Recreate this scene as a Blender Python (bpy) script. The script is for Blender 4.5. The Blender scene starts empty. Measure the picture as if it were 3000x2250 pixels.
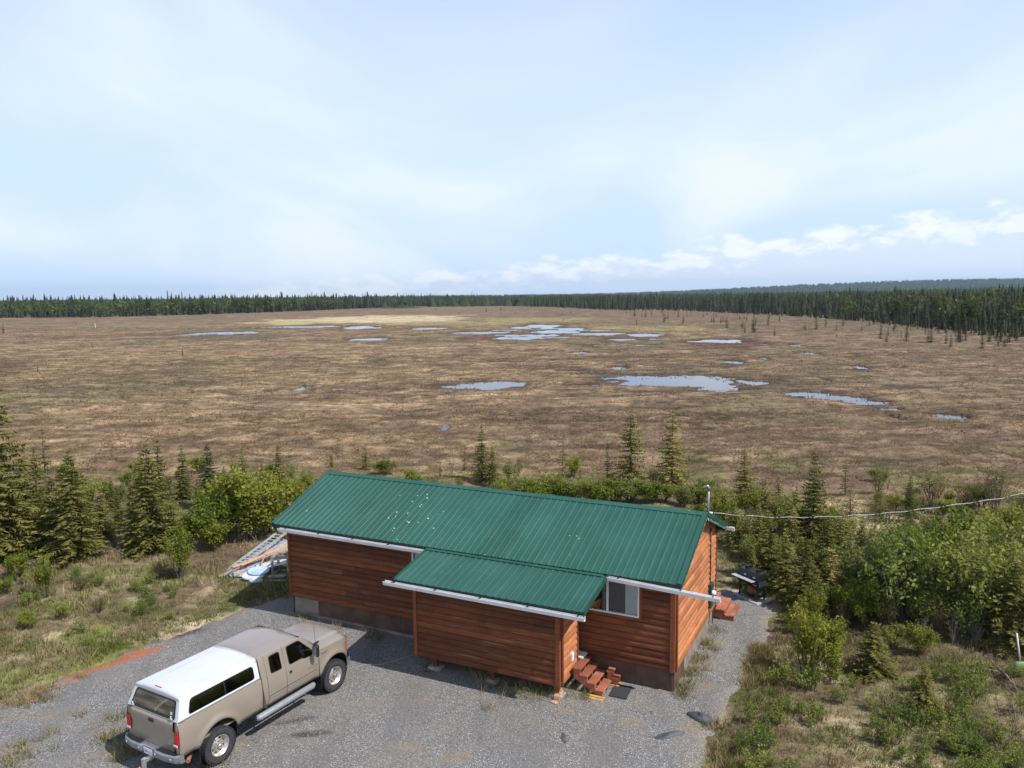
import bpy, math, random
import numpy as np
from mathutils import Matrix, Vector

# ------------------------------------------------------------------ camera, sky, sun, exposure
scene = bpy.context.scene
CAM_F, CAM_P, CAM_R, CAM_H = 2304.0, math.radians(6.362), math.radians(-0.652), 11.171   # focal (px of 3000), pitch, roll, height
SUN_DIR = Vector((2.233, -1.466, 3.39)).normalized()          # towards the sun, from the shadows on the gravel
SUN_STRENGTH = 5.0
SKY_STRENGTH = 0.11
EXPOSURE = 0.0

cd = bpy.data.cameras.new('camera'); cam = bpy.data.objects.new('camera', cd)
scene.collection.objects.link(cam); scene.camera = cam
cd.sensor_width = 36.0; cd.lens = CAM_F / 3000.0 * 36.0; cd.clip_start = 0.1; cd.clip_end = 40000
_fw = Vector((0, math.cos(CAM_P), -math.sin(CAM_P))); _up = Vector((0, math.sin(CAM_P), math.cos(CAM_P))); _rt = Vector((1, 0, 0))
_r2 = math.cos(CAM_R) * _rt + math.sin(CAM_R) * _up; _u2 = -math.sin(CAM_R) * _rt + math.cos(CAM_R) * _up
M = Matrix((( _r2.x, _u2.x, -_fw.x, 0), (_r2.y, _u2.y, -_fw.y, 0), (_r2.z, _u2.z, -_fw.z, CAM_H), (0, 0, 0, 1)))
cam.matrix_world = M

vs = scene.view_settings
vs.view_transform = 'Standard'; vs.look = 'None'; vs.exposure = EXPOSURE; vs.gamma = 1.0; vs.use_curve_mapping = False

world = bpy.data.worlds.new('World'); scene.world = world; world.use_nodes = True
def build_world():
    nt = world.node_tree; N = nt.nodes; L = nt.links; N.clear()
    def n(t, **k):
        x = N.new(t)
        for a, b in k.items(): setattr(x, a, b)
        return x
    def math_(op, a, b=None, c=None, clamp=False):
        m = n('ShaderNodeMath', operation=op, use_clamp=clamp)
        for i, v in enumerate((a, b, c)):
            if v is None: continue
            if hasattr(v, 'is_output'): L.new(v, m.inputs[i])
            else: m.inputs[i].default_value = v
        return m.outputs[0]
    def ramp(v, a, b, lo=0.0, hi=1.0):
        m = n('ShaderNodeMapRange', interpolation_type='SMOOTHERSTEP')
        L.new(v, m.inputs[0]); m.inputs[1].default_value = a; m.inputs[2].default_value = b
        m.inputs[3].default_value = lo; m.inputs[4].default_value = hi
        return m.outputs[0]
    def mix(f, a, b):
        m = n('ShaderNodeMix', data_type='RGBA')
        for s, v in ((m.inputs[0], f), (m.inputs[6], a), (m.inputs[7], b)):
            if hasattr(v, 'is_output'): L.new(v, s)
            else: s.default_value = v
        return m.outputs[2]
    def noise(vec, scale, det, rough=0.55, dist=0.0):
        x = n('ShaderNodeTexNoise'); x.inputs['Scale'].default_value = scale; x.inputs['Detail'].default_value = det
        x.inputs['Roughness'].default_value = rough; x.inputs['Distortion'].default_value = dist
        L.new(vec, x.inputs['Vector']); return x.outputs[0]
    sky = n('ShaderNodeTexSky', sky_type='NISHITA'); sky.sun_disc = False
    sky.sun_elevation = math.asin(SUN_DIR.z); sky.sun_rotation = math.atan2(SUN_DIR.x, SUN_DIR.y)
    sky.altitude = 50; sky.air_density = 1.0; sky.dust_density = 0.8; sky.ozone_density = 1.6
    tc = n('ShaderNodeTexCoord'); sep = n('ShaderNodeSeparateXYZ'); L.new(tc.outputs['Generated'], sep.inputs[0])
    X, Y, Z = sep.outputs
    az = math_('ARCTAN2', X, Y)
    zc = math_('ADD', math_('MAXIMUM', Z, 0.0), 0.20)
    # a high thin sheet: direction projected on a ceiling, so that the veils converge on the horizon
    pl = n('ShaderNodeCombineXYZ'); L.new(math_('DIVIDE', X, zc), pl.inputs[0]); L.new(math_('DIVIDE', Y, zc), pl.inputs[1])
    mp = n('ShaderNodeMapping'); mp.inputs['Rotation'].default_value = (0, 0, math.radians(-12)); mp.inputs['Scale'].default_value = (0.62, 0.26, 1); mp.inputs['Location'].default_value = (0.35, 0.0, 0)
    L.new(pl.outputs[0], mp.inputs[0])
    cir = noise(mp.outputs[0], 1.15, 6, 0.45, 0.6)
    wisp = ramp(cir, 0.38, 0.64, 0.0, 0.95)
    low = ramp(Z, 0.10, 0.78, 0.90, 0.08)                         # the haze thins upwards, all round
    veil = low
    c1 = mix(veil, sky.outputs[0], VEIL_COL)
    c1 = mix(math_('MULTIPLY', wisp, ramp(Z, 0.0, 0.8, 0.80, 0.30)), c1, WISP_COL)
    # cumulus bank low over the hills
    cv = n('ShaderNodeCombineXYZ'); L.new(math_('MULTIPLY', az, 1.0), cv.inputs[0]); L.new(math_('MULTIPLY', Z, 2.2), cv.inputs[1])
    big = noise(cv.outputs[0], 9.0, 7, 0.58, 0.15)
    fine = noise(cv.outputs[0], 30.0, 6, 0.58, 0.2)
    top = math_('ADD', math_('MULTIPLY', math_('SINE', az), 0.095), 0.042)
    edge = math_('SUBTRACT', math_('ADD', top, math_('MULTIPLY', math_('SUBTRACT', big, 0.5), 0.075)), Z)
    edge = math_('ADD', edge, math_('MULTIPLY', math_('SUBTRACT', fine, 0.5), 0.040))
    bank = ramp(edge, -0.003, 0.018)
    body = ramp(math_('ADD', big, math_('MULTIPLY', fine, 0.4)), 0.52, 0.74, 0.62, 1.0)          # holes of clear air in the bank
    bank = math_('MULTIPLY', math_('MULTIPLY', bank, body), ramp(math_('SUBTRACT', Z, math_('MULTIPLY', top, 0.22)), -0.02, 0.02, 0.35, 1.0))
    # single small clouds above the bank
    cv2 = n('ShaderNodeCombineXYZ'); L.new(math_('MULTIPLY', az, 1.0), cv2.inputs[0]); L.new(math_('MULTIPLY', Z, 5.5), cv2.inputs[1]); cv2.inputs[2].default_value = 7.3
    puff = noise(cv2.outputs[0], 5.2, 5, 0.5, 0.1)
    puffs = math_('MULTIPLY', ramp(puff, 0.68, 0.74, 0, 0.55), ramp(Z, 0.30, 0.12))
    lit = ramp(math_('ADD', edge, math_('MULTIPLY', math_('SUBTRACT', fine, 0.5), -0.16)), 0.040, 0.002, 0.0, 1.0)
    ccol = mix(lit, CLOUD_SHADE, CLOUD_LIT)
    c2 = mix(math_('MULTIPLY', bank, 0.80), c1, ccol)
    c3 = mix(puffs, c2, CLOUD_SHADE)
    bg = n('ShaderNodeBackground'); bg.inputs[1].default_value = SKY_STRENGTH; L.new(c3, bg.inputs[0])
    out = n('ShaderNodeOutputWorld'); L.new(bg.outputs[0], out.inputs[0])
VEIL_COL = (6.55, 8.25, 11.0, 1); WISP_COL = (9.0, 9.5, 10.6, 1); CLOUD_LIT = (9.9, 10.2, 10.8, 1); CLOUD_SHADE = (7.5, 8.3, 9.6, 1)
build_world()

sl = bpy.data.lights.new('sun', 'SUN'); sl.energy = SUN_STRENGTH; sl.angle = math.radians(0.53); sl.color = (1.0, 0.955, 0.89)
so = bpy.data.objects.new('sun', sl); scene.collection.objects.link(so)
so.rotation_euler = (-SUN_DIR).to_track_quat('-Z', 'Y').to_euler(); so.location = (0, 0, 60)

# ------------------------------------------------------------------ helpers
col = scene.collection
R = np.random.default_rng(11)
def G(px, py, z=0.0):
    """ground point (world x, y at height z) seen at a pixel of the 3000 px photograph"""
    X = px - 1500.0; Y = py - 1125.0; c, s = math.cos(CAM_R), math.sin(CAM_R)
    x = (c * X + s * Y) / CAM_F; u = -(-s * X + c * Y) / CAM_F
    d = (x, math.cos(CAM_P) + u * math.sin(CAM_P), -math.sin(CAM_P) + u * math.cos(CAM_P))
    t = (z - CAM_H) / d[2]
    return d[0] * t, d[1] * t
def ray_at(px, py, depth):
    X = px - 1500.0; Y = py - 1125.0; c, s = math.cos(CAM_R), math.sin(CAM_R)
    x = (c * X + s * Y) / CAM_F; u = -(-s * X + c * Y) / CAM_F
    d = (x, math.cos(CAM_P) + u * math.sin(CAM_P), -math.sin(CAM_P) + u * math.cos(CAM_P))
    t = depth / d[1]
    return Vector((d[0] * t, depth, CAM_H + d[2] * t))

def _hash(i, j, seed):
    h = (i.astype(np.int64) * 374761393 + j.astype(np.int64) * 668265263 + seed * 1442695041) & 0xffffffff
    h = ((h ^ (h >> 13)) * 1274126177) & 0xffffffff
    return ((h ^ (h >> 16)) & 0xffff) / 65535.0
def vnoise(x, y, seed=0):
    i = np.floor(x); j = np.floor(y); fx = x - i; fy = y - j
    fx = fx * fx * (3 - 2 * fx); fy = fy * fy * (3 - 2 * fy)
    a = _hash(i, j, seed); b = _hash(i + 1, j, seed); c = _hash(i, j + 1, seed); d = _hash(i + 1, j + 1, seed)
    return (a * (1 - fx) + b * fx) * (1 - fy) + (c * (1 - fx) + d * fx) * fy
def fbm(x, y, octv=4, seed=0):
    x = np.asarray(x, float); y = np.asarray(y, float); t = 0; a = 0.5; n = 0
    for o in range(octv):
        t = t + a * vnoise(x, y, seed + o * 17); n += a; a *= 0.5; x = x * 2.03 + 13.1; y = y * 2.03 + 7.7
    return t / n
def sstep(a, b, x):
    t = np.clip((np.asarray(x, float) - a) / (b - a), 0, 1); return t * t * (3 - 2 * t)
def in_poly(x, y, poly):
    x = np.asarray(x, float); y = np.asarray(y, float); r = np.zeros(x.shape, bool); n = len(poly)
    for k in range(n):
        x1, y1 = poly[k]; x2, y2 = poly[(k + 1) % n]
        if y1 == y2: continue
        c = ((y1 > y) != (y2 > y)) & (x < (x2 - x1) * (y - y1) / (y2 - y1) + x1); r ^= c
    return r
def poly_dist(x, y, poly):
    x = np.asarray(x, float); y = np.asarray(y, float); d = np.full(x.shape, 1e9); n = len(poly)
    for k in range(n):
        x1, y1 = poly[k]; x2, y2 = poly[(k + 1) % n]; ex, ey = x2 - x1, y2 - y1
        t = np.clip(((x - x1) * ex + (y - y1) * ey) / (ex * ex + ey * ey + 1e-12), 0, 1)
        d = np.minimum(d, np.hypot(x - x1 - t * ex, y - y1 - t * ey))
    return np.where(in_poly(x, y, poly), -d, d)          # negative inside

def tag(o, label=None, cat=None, group=None, kind=None):
    if label: o['label'] = label
    if cat: o['category'] = cat
    if group: o['group'] = group
    if kind: o['kind'] = kind
    return o
def empty(name, loc=(0, 0, 0), rz=0.0, label=None, cat=None, group=None):
    o = bpy.data.objects.new(name, None); col.objects.link(o); o.location = loc; o.rotation_euler = (0, 0, rz); o.empty_display_size = 0.2
    return tag(o, label, cat, group)
def npmesh(name, V, F, C=None, smooth=False):
    """mesh from arrays: V (n,3), F (m,3|4), C (n,3) point colours"""
    V = np.asarray(V, np.float32); F = np.asarray(F, np.int32); m = bpy.data.meshes.new(name)
    k = F.shape[1]; m.vertices.add(len(V)); m.vertices.foreach_set('co', V.ravel())
    m.loops.add(F.size); m.loops.foreach_set('vertex_index', F.ravel())
    m.polygons.add(len(F)); m.polygons.foreach_set('loop_start', np.arange(0, F.size, k, dtype=np.int32))
    m.update(calc_edges=True)
    if smooth: m.polygons.foreach_set('use_smooth', np.ones(len(F), bool))
    if C is not None:
        C = np.asarray(C, np.float32)
        if C.shape[1] == 3: C = np.hstack([C, np.ones((len(C), 1), np.float32)])
        a = m.color_attributes.new('Col', 'FLOAT_COLOR', 'POINT'); a.data.foreach_set('color', C.ravel())
    m.validate()
    return m
def link(name, mesh, mat=None, parent=None, loc=None, rz=None, scale=None):
    o = bpy.data.objects.new(name, mesh); col.objects.link(o)
    if mat is not None and not mesh.materials: mesh.materials.append(mat)
    if parent is not None: o.parent = parent
    if loc is not None: o.location = loc
    if rz is not None: o.rotation_euler = (0, 0, rz)
    if scale is not None: o.scale = (scale, scale, scale) if not hasattr(scale, '__len__') else scale
    return o

class MB:
    """collects primitive shapes; build() links them as ONE mesh object"""
    def __init__(s): s.v = []; s.f = []; s.sm = []
    def _add(s, V, F, smooth=False):
        b = len(s.v); s.v += [tuple(map(float, p)) for p in V]; s.f += [tuple(b + i for i in q) for q in F]; s.sm += [smooth] * len(F); return s
    def box(s, x0, x1, y0, y1, z0, z1, c=0.0):
        x0, x1 = sorted((x0, x1)); y0, y1 = sorted((y0, y1)); z0, z1 = sorted((z0, z1))
        c = min(c, 0.45 * min(x1 - x0, y1 - y0, z1 - z0))
        if c <= 0:
            V = [(x, y, z) for z in (z0, z1) for y in (y0, y1) for x in (x0, x1)]
            return s._add(V, [(0, 2, 3, 1), (4, 5, 7, 6), (0, 1, 5, 4), (2, 6, 7, 3), (0, 4, 6, 2), (1, 3, 7, 5)])
        V = []; idx = {}
        for ix, x in enumerate((x0, x1)):
            for iy, y in enumerate((y0, y1)):
                for iz, z in enumerate((z0, z1)):
                    dx, dy, dz = (c, -c)[ix], (c, -c)[iy], (c, -c)[iz]
                    for a, p in (('x', (x, y + dy, z + dz)), ('y', (x + dx, y, z + dz)), ('z', (x + dx, y + dy, z))):
                        idx[(ix, iy, iz, a)] = len(V); V.append(p)
        F = []
        I = lambda i, j, k, a: idx[(i, j, k, a)]
        for i in (0, 1):
            q = [I(i, 0, 0, 'x'), I(i, 1, 0, 'x'), I(i, 1, 1, 'x'), I(i, 0, 1, 'x')]; F.append(q if i else q[::-1])
            q = [I(0, i, 0, 'y'), I(0, i, 1, 'y'), I(1, i, 1, 'y'), I(1, i, 0, 'y')]; F.append(q if i else q[::-1])
            q = [I(0, 0, i, 'z'), I(1, 0, i, 'z'), I(1, 1, i, 'z'), I(0, 1, i, 'z')]; F.append(q if i else q[::-1])
        for i in (0, 1):
            for j in (0, 1):
                F.append([I(i, j, 0, 'x'), I(i, j, 1, 'x'), I(i, j, 1, 'y'), I(i, j, 0, 'y')])
                F.append([I(i, 0, j, 'x'), I(i, 1, j, 'x'), I(i, 1, j, 'z'), I(i, 0, j, 'z')])
                F.append([I(0, i, j, 'y'), I(1, i, j, 'y'), I(1, i, j, 'z'), I(0, i, j, 'z')])
        for i in (0, 1):
            for j in (0, 1):
                for k in (0, 1): F.append([I(i, j, k, 'x'), I(i, j, k, 'y'), I(i, j, k, 'z')])
        return s._add(V, F)
    def tube(s, pts, r, n=8, cap=True, smooth=True):
        pts = [Vector(p) for p in pts]; rs = r if hasattr(r, '__len__') else [r] * len(pts); V = []; F = []
        prev = None
        for i, p in enumerate(pts):
            t = (pts[min(i + 1, len(pts) - 1)] - pts[max(i - 1, 0)]).normalized()
            if prev is None:
                a = t.orthogonal().normalized()
            else:
                a = (prev - t * prev.dot(t)); a = a.normalized() if a.length > 1e-6 else t.orthogonal().normalized()
            prev = a; b = t.cross(a)
            for k in range(n):
                w = 2 * math.pi * k / n; V.append(p + (a * math.cos(w) + b * math.sin(w)) * rs[i])
        for i in range(len(pts) - 1):
            for k in range(n): F.append((i * n + k, i * n + (k + 1) % n, (i + 1) * n + (k + 1) % n, (i + 1) * n + k))
        s._add(V, F, smooth)
        if cap:
            b = len(s.v) - len(V)
            s.f.append(tuple(b + k for k in range(n))[::-1]); s.sm.append(False)
            s.f.append(tuple(b + (len(pts) - 1) * n + k for k in range(n))); s.sm.append(False)
        return s
    def bar(s, a, b, w, h, up=(0, 0, 1)):
        """rectangular bar from a to b, w across, h along up"""
        a = Vector(a); b = Vector(b); t = (b - a).normalized(); x = t.cross(Vector(up)).normalized(); y = x.cross(t)
        V = [p + x * (w / 2) * i + y * (h / 2) * j for p in (a, b) for i, j in ((-1, -1), (1, -1), (1, 1), (-1, 1))]
        return s._add(V, [(0, 1, 2, 3)[::-1], (4, 5, 6, 7), (0, 1, 5, 4), (1, 2, 6, 5), (2, 3, 7, 6), (3, 0, 4, 7)])
    def prism(s, poly, fn, d0, d1, smooth=False):
        """poly: 2-D outline; fn(a, b, d) -> 3-D point; between depths d0 and d1"""
        n = len(poly); V = [fn(a, b, d0) for a, b in poly] + [fn(a, b, d1) for a, b in poly]
        F = [tuple(range(n))[::-1], tuple(range(n, 2 * n))] + [(k, (k + 1) % n, n + (k + 1) % n, n + k) for k in range(n)]
        return s._add(V, F, smooth)
    def grid(s, P, smooth=True, closed=False):
        """P[i][j] 3-D points"""
        m = len(P); n = len(P[0]); V = [p for row in P for p in row]; F = []
        for i in range(m - 1):
            for j in range(n - 1 + (1 if closed else 0)):
                F.append((i * n + j, i * n + (j + 1) % n, (i + 1) * n + (j + 1) % n, (i + 1) * n + j))
        return s._add(V, F, smooth)
    def lathe(s, prof, c, axis, n=32, smooth=True):
        """prof: (radius, offset along axis); c centre; axis unit vector"""
        ax = Vector(axis).normalized(); a = ax.orthogonal().normalized(); b = ax.cross(a); c = Vector(c)
        P = [[c + ax * o + (a * math.cos(2 * math.pi * k / n) + b * math.sin(2 * math.pi * k / n)) * r for k in range(n)] for r, o in prof]
        return s.grid(P, smooth, closed=True)
    def build(s, name, mat, parent=None, bev=0.0, loc=None, rz=None, fix=True, solid=0.0):
        m = bpy.data.meshes.new(name); m.from_pydata(s.v, [], s.f); m.update()
        for p, f in zip(m.polygons, s.sm): p.use_smooth = f
        if fix:
            import bmesh
            bm = bmesh.new(); bm.from_mesh(m); bmesh.ops.remove_doubles(bm, verts=bm.verts, dist=1e-5); bmesh.ops.recalc_face_normals(bm, faces=bm.faces); bm.to_mesh(m); bm.free()
        o = link(name, m, mat, parent, loc, rz)
        if bev:
            b = o.modifiers.new('bevel', 'BEVEL'); b.width = bev; b.segments = 2; b.limit_method = 'ANGLE'; b.angle_limit = math.radians(40)
        if solid:
            b = o.modifiers.new('solid', 'SOLIDIFY'); b.thickness = solid; b.offset = -1
        return o

# ------------------------------------------------------------------ materials
class NT:
    def __init__(s, name):
        s.m = bpy.data.materials.new(name); s.m.use_nodes = True; s.t = s.m.node_tree; s.N = s.t.nodes; s.L = s.t.links
        s.b = s.N['Principled BSDF']; s.out = s.N['Material Output']
    def n(s, t, **k):
        x = s.N.new(t)
        for a, b in k.items(): setattr(x, a, b)
        return x
    def put(s, sock, v):
        if hasattr(v, 'is_output'): s.L.new(v, sock)
        elif v is not None:
            if hasattr(v, '__len__') and len(v) == 3 and sock.type == 'RGBA': v = (*v, 1)
            sock.default_value = v
    def math(s, op, a, b=None, c=None, clamp=False):
        m = s.n('ShaderNodeMath', operation=op, use_clamp=clamp)
        for i, v in enumerate((a, b, c)): s.put(m.inputs[i], v)
        return m.outputs[0]
    def ramp(s, v, a, b, lo=0.0, hi=1.0):
        m = s.n('ShaderNodeMapRange', interpolation_type='SMOOTHSTEP'); s.put(m.inputs[0], v)
        for i, q in enumerate((a, b, lo, hi)): s.put(m.inputs[i + 1], q)
        return m.outputs[0]
    def mix(s, f, a, b, mode='MIX'):
        m = s.n('ShaderNodeMix', data_type='RGBA', blend_type=mode); s.put(m.inputs[0], f); s.put(m.inputs[6], a); s.put(m.inputs[7], b); return m.outputs[2]
    def co(s, kind='Object', scale=None, rot=None, loc=None):
        c = s.n('ShaderNodeTexCoord').outputs[kind]
        if scale is None and rot is None and loc is None: return c
        m = s.n('ShaderNodeMapping'); s.L.new(c, m.inputs[0])
        if scale is not None: m.inputs['Scale'].default_value = scale if hasattr(scale, '__len__') else (scale,) * 3
        if rot is not None: m.inputs['Rotation'].default_value = rot
        if loc is not None: m.inputs['Location'].default_value = loc
        return m.outputs[0]
    def noise(s, vec, scale, det=4, rough=0.55, dist=0.0):
        x = s.n('ShaderNodeTexNoise'); s.put(x.inputs['Vector'], vec); x.inputs['Scale'].default_value = scale
        x.inputs['Detail'].default_value = det; x.inputs['Roughness'].default_value = rough; x.inputs['Distortion'].default_value = dist
        return x.outputs[0]
    def voro(s, vec, scale, feat='F1', out='Distance', rnd=1.0):
        x = s.n('ShaderNodeTexVoronoi', feature=feat); s.put(x.inputs['Vector'], vec); x.inputs['Scale'].default_value = scale; x.inputs['Randomness'].default_value = rnd
        return x.outputs[out]
    def attr(s, name, out='Color'):
        a = s.n('ShaderNodeAttribute', attribute_name=name); return a.outputs[out]
    def rand(s): return s.n('ShaderNodeObjectInfo').outputs['Random']
    def bump(s, h, strength=0.3, dist=0.02):
        b = s.n('ShaderNodeBump'); b.inputs['Strength'].default_value = strength; b.inputs['Distance'].default_value = dist
        s.L.new(h, b.inputs['Height']); s.L.new(b.outputs[0], s.b.inputs['Normal'])
    def set(s, **k):
        for a, v in k.items():
            nm = {'color': 'Base Color', 'rough': 'Roughness', 'metal': 'Metallic', 'spec': 'Specular IOR Level', 'coat': 'Coat Weight', 'coatr': 'Coat Roughness', 'alpha': 'Alpha', 'trans': 'Transmission Weight', 'ior': 'IOR', 'subs': 'Subsurface Weight', 'emit': 'Emission Color', 'emits': 'Emission Strength'}[a]
            s.put(s.b.inputs[nm], v)
        return s
def plain(name, c, rough=0.6, metal=0.0, var=0.15, scale=6.0, bump=0.0, bscale=60.0, coat=0.0, spec=0.5, objvar=0.0):
    t = NT(name); v = t.co()
    f = t.noise(v, scale, 4)
    a = tuple(x * (1 - var) for x in c); b = tuple(min(1, x * (1 + var)) for x in c)
    cc = t.mix(t.ramp(f, 0.3, 0.7), a, b)
    if objvar:
        h = t.n('ShaderNodeHueSaturation'); t.put(h.inputs['Value'], t.math('MULTIPLY_ADD', t.rand(), objvar * 2, 1 - objvar)); t.put(h.inputs['Color'], cc); cc = h.outputs[0]
    t.set(color=cc, rough=t.math('MULTIPLY_ADD', f, 0.2, rough - 0.1), metal=metal, coat=coat, spec=spec)
    if bump: t.bump(t.noise(v, bscale, 3), bump, 0.01)
    return t.m
MAT = {}
# ------------------------------------------------------------------ the setting: ground sheet, gravel, ponds, hills
GRAVEL = [G(*p) for p in [(-260, 2130), (0, 2056), (98, 2006), (245, 1950), (380, 1897), (545, 1838), (680, 1792), (775, 1752), (860, 1735),
          (1300, 1700), (2000, 1700), (2114, 1722), (2205, 1728), (2285, 1775), (2285, 1815), (2262, 1850), (2246, 1897), (2212, 1972), (2180, 2045), (2126, 2110), (2092, 2195), (2066, 2250)]] + [(4.4, 12.0), (3.0, 4.0), (-16.0, 4.0), (-17.0, 14.0)]
# ponds: centre and half axes as seen in the photograph, turned into metres on the ground
_P = [(1410, 1129, 146, 12), (1972, 1117, 192, 19), (1725, 1126, 34, 4), (2100, 1138, 60, 6), (2365, 1152, 66, 8), (2450, 1163, 90, 8), (2545, 1176, 65, 7), (2612, 1197, 34, 7), (2625, 1223, 20, 9), (2787, 1220, 48, 11),
      (1420, 974, 92, 5), (1525, 960, 28, 5), (1590, 955, 50, 7), (1626, 972, 82, 8), (1522, 990, 70, 6), (1770, 977, 78, 6), (1886, 981, 58, 7), (1825, 993, 38, 4), (1680, 964, 40, 5), (1480, 967, 60, 2.4), (1560, 983, 90, 3), (1650, 988, 70, 2.6), (1745, 967, 60, 2.6), (1600, 963, 70, 2.6), (1500, 981, 70, 2.2), (1930, 992, 40, 2.6),
      (1086, 993, 52, 5), (1052, 959, 58, 6), (1255, 962, 62, 3), (652, 976, 92, 6), (880, 957, 120, 4), (560, 980, 40, 3),
      (1702, 1032, 20, 4), (1810, 1076, 26, 5), (2106, 999, 74, 9), (2230, 1007, 26, 3), (2330, 1011, 11, 4), (2373, 1035, 24, 5), (2147, 1059, 28, 5), (2238, 1050, 13, 6), (1760, 1010, 26, 3), (1890, 1011, 30, 3), (1820, 1025, 12, 3),
      (885, 1137, 22, 8), (800, 1142, 17, 5), (569, 1148, 14, 4), (990, 1139, 20, 4), (960, 1167, 22, 5), (1305, 1251, 11, 6), (1450, 1202, 12, 4), (2520, 1075, 16, 4), (2630, 1076, 16, 3), (1945, 1180, 20, 5), (1690, 1010, 16, 3), (2420, 1112, 12, 4), (1260, 1166, 14, 3)]
PONDS = []
for cx, cy, rx, ry in _P:
    x, y = G(cx, cy); ya = G(cx, cy + ry)[1]; yb = G(cx, cy - ry)[1]
    fr = 0.68 if y > 170 else 0.92; PONDS.append((x, (ya + yb) / 2, rx * y / CAM_F, (yb - ya) / 2 * fr))
WATER_Z = -0.10
def pond_val(x, y):
    x = np.asarray(x, float); y = np.asarray(y, float); v = np.full(x.shape, 9.0)
    w = (fbm(x / 3.1, y / 4.5, 3, 91) - 0.5) * 1.1 + (fbm(x / 9, y / 14, 2, 92) - 0.5) * 0.8
    for cx, cy, rx, ry in PONDS:
        m = (np.abs(x - cx) < rx * 2.5) & (np.abs(y - cy) < ry * 2.5)
        if not m.any(): continue
        q = np.sqrt(((x[m] - cx) / rx) ** 2 + ((y[m] - cy) / ry) ** 2) + w[m] * min(1.0, max(0.35, rx / 7))
        v[m] = np.minimum(v[m], q)
    return v
def bogness(x, y): return sstep(37.0, 44.0, y + (fbm(x / 6.0, y / 6.0, 2, 5) - 0.5) * 9)
def ground_h(x, y, pv=None):
    x = np.atleast_1d(np.asarray(x, float)); y = np.atleast_1d(np.asarray(y, float))
    b = bogness(x, y)
    near = (y < 80)
    d = np.full(x.shape, 50.0); d[near] = poly_dist(x[near], y[near], GRAVEL)
    yard = sstep(0.2, 3.0, d) * (0.16 * (fbm(x / 1.7, y / 1.7, 4, 3) - 0.3) + 0.30 * (fbm(x / 8, y / 8, 2, 4) - 0.42))
    yard = np.where(d < 0.0, -0.06, yard - 0.03)
    string = np.abs(fbm(x / 13.0 + 0.03 * y, y / 5.0, 3, 21) - 0.5) * 2
    hum = 0.26 * (fbm(x / 1.5, y / 1.9, 3, 31) - 0.35) + 0.30 * sstep(0.03, 0.30, string) - 0.18
    far = sstep(160, 420, y)
    hum = hum * (1 - 0.6 * far) + 0.02
    h = yard * (1 - b) + hum * b
    if pv is None: pv = pond_val(x, y)
    shore = sstep(1.9, 1.05, pv)
    h = h * (1 - 0.75 * shore) + (-0.03) * shore
    h = h - 0.5 * sstep(1.08, 0.80, pv)
    return h
def lerp3(a, b, f): return a * (1 - f[:, None]) + np.asarray(b) * f[:, None]
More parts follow.
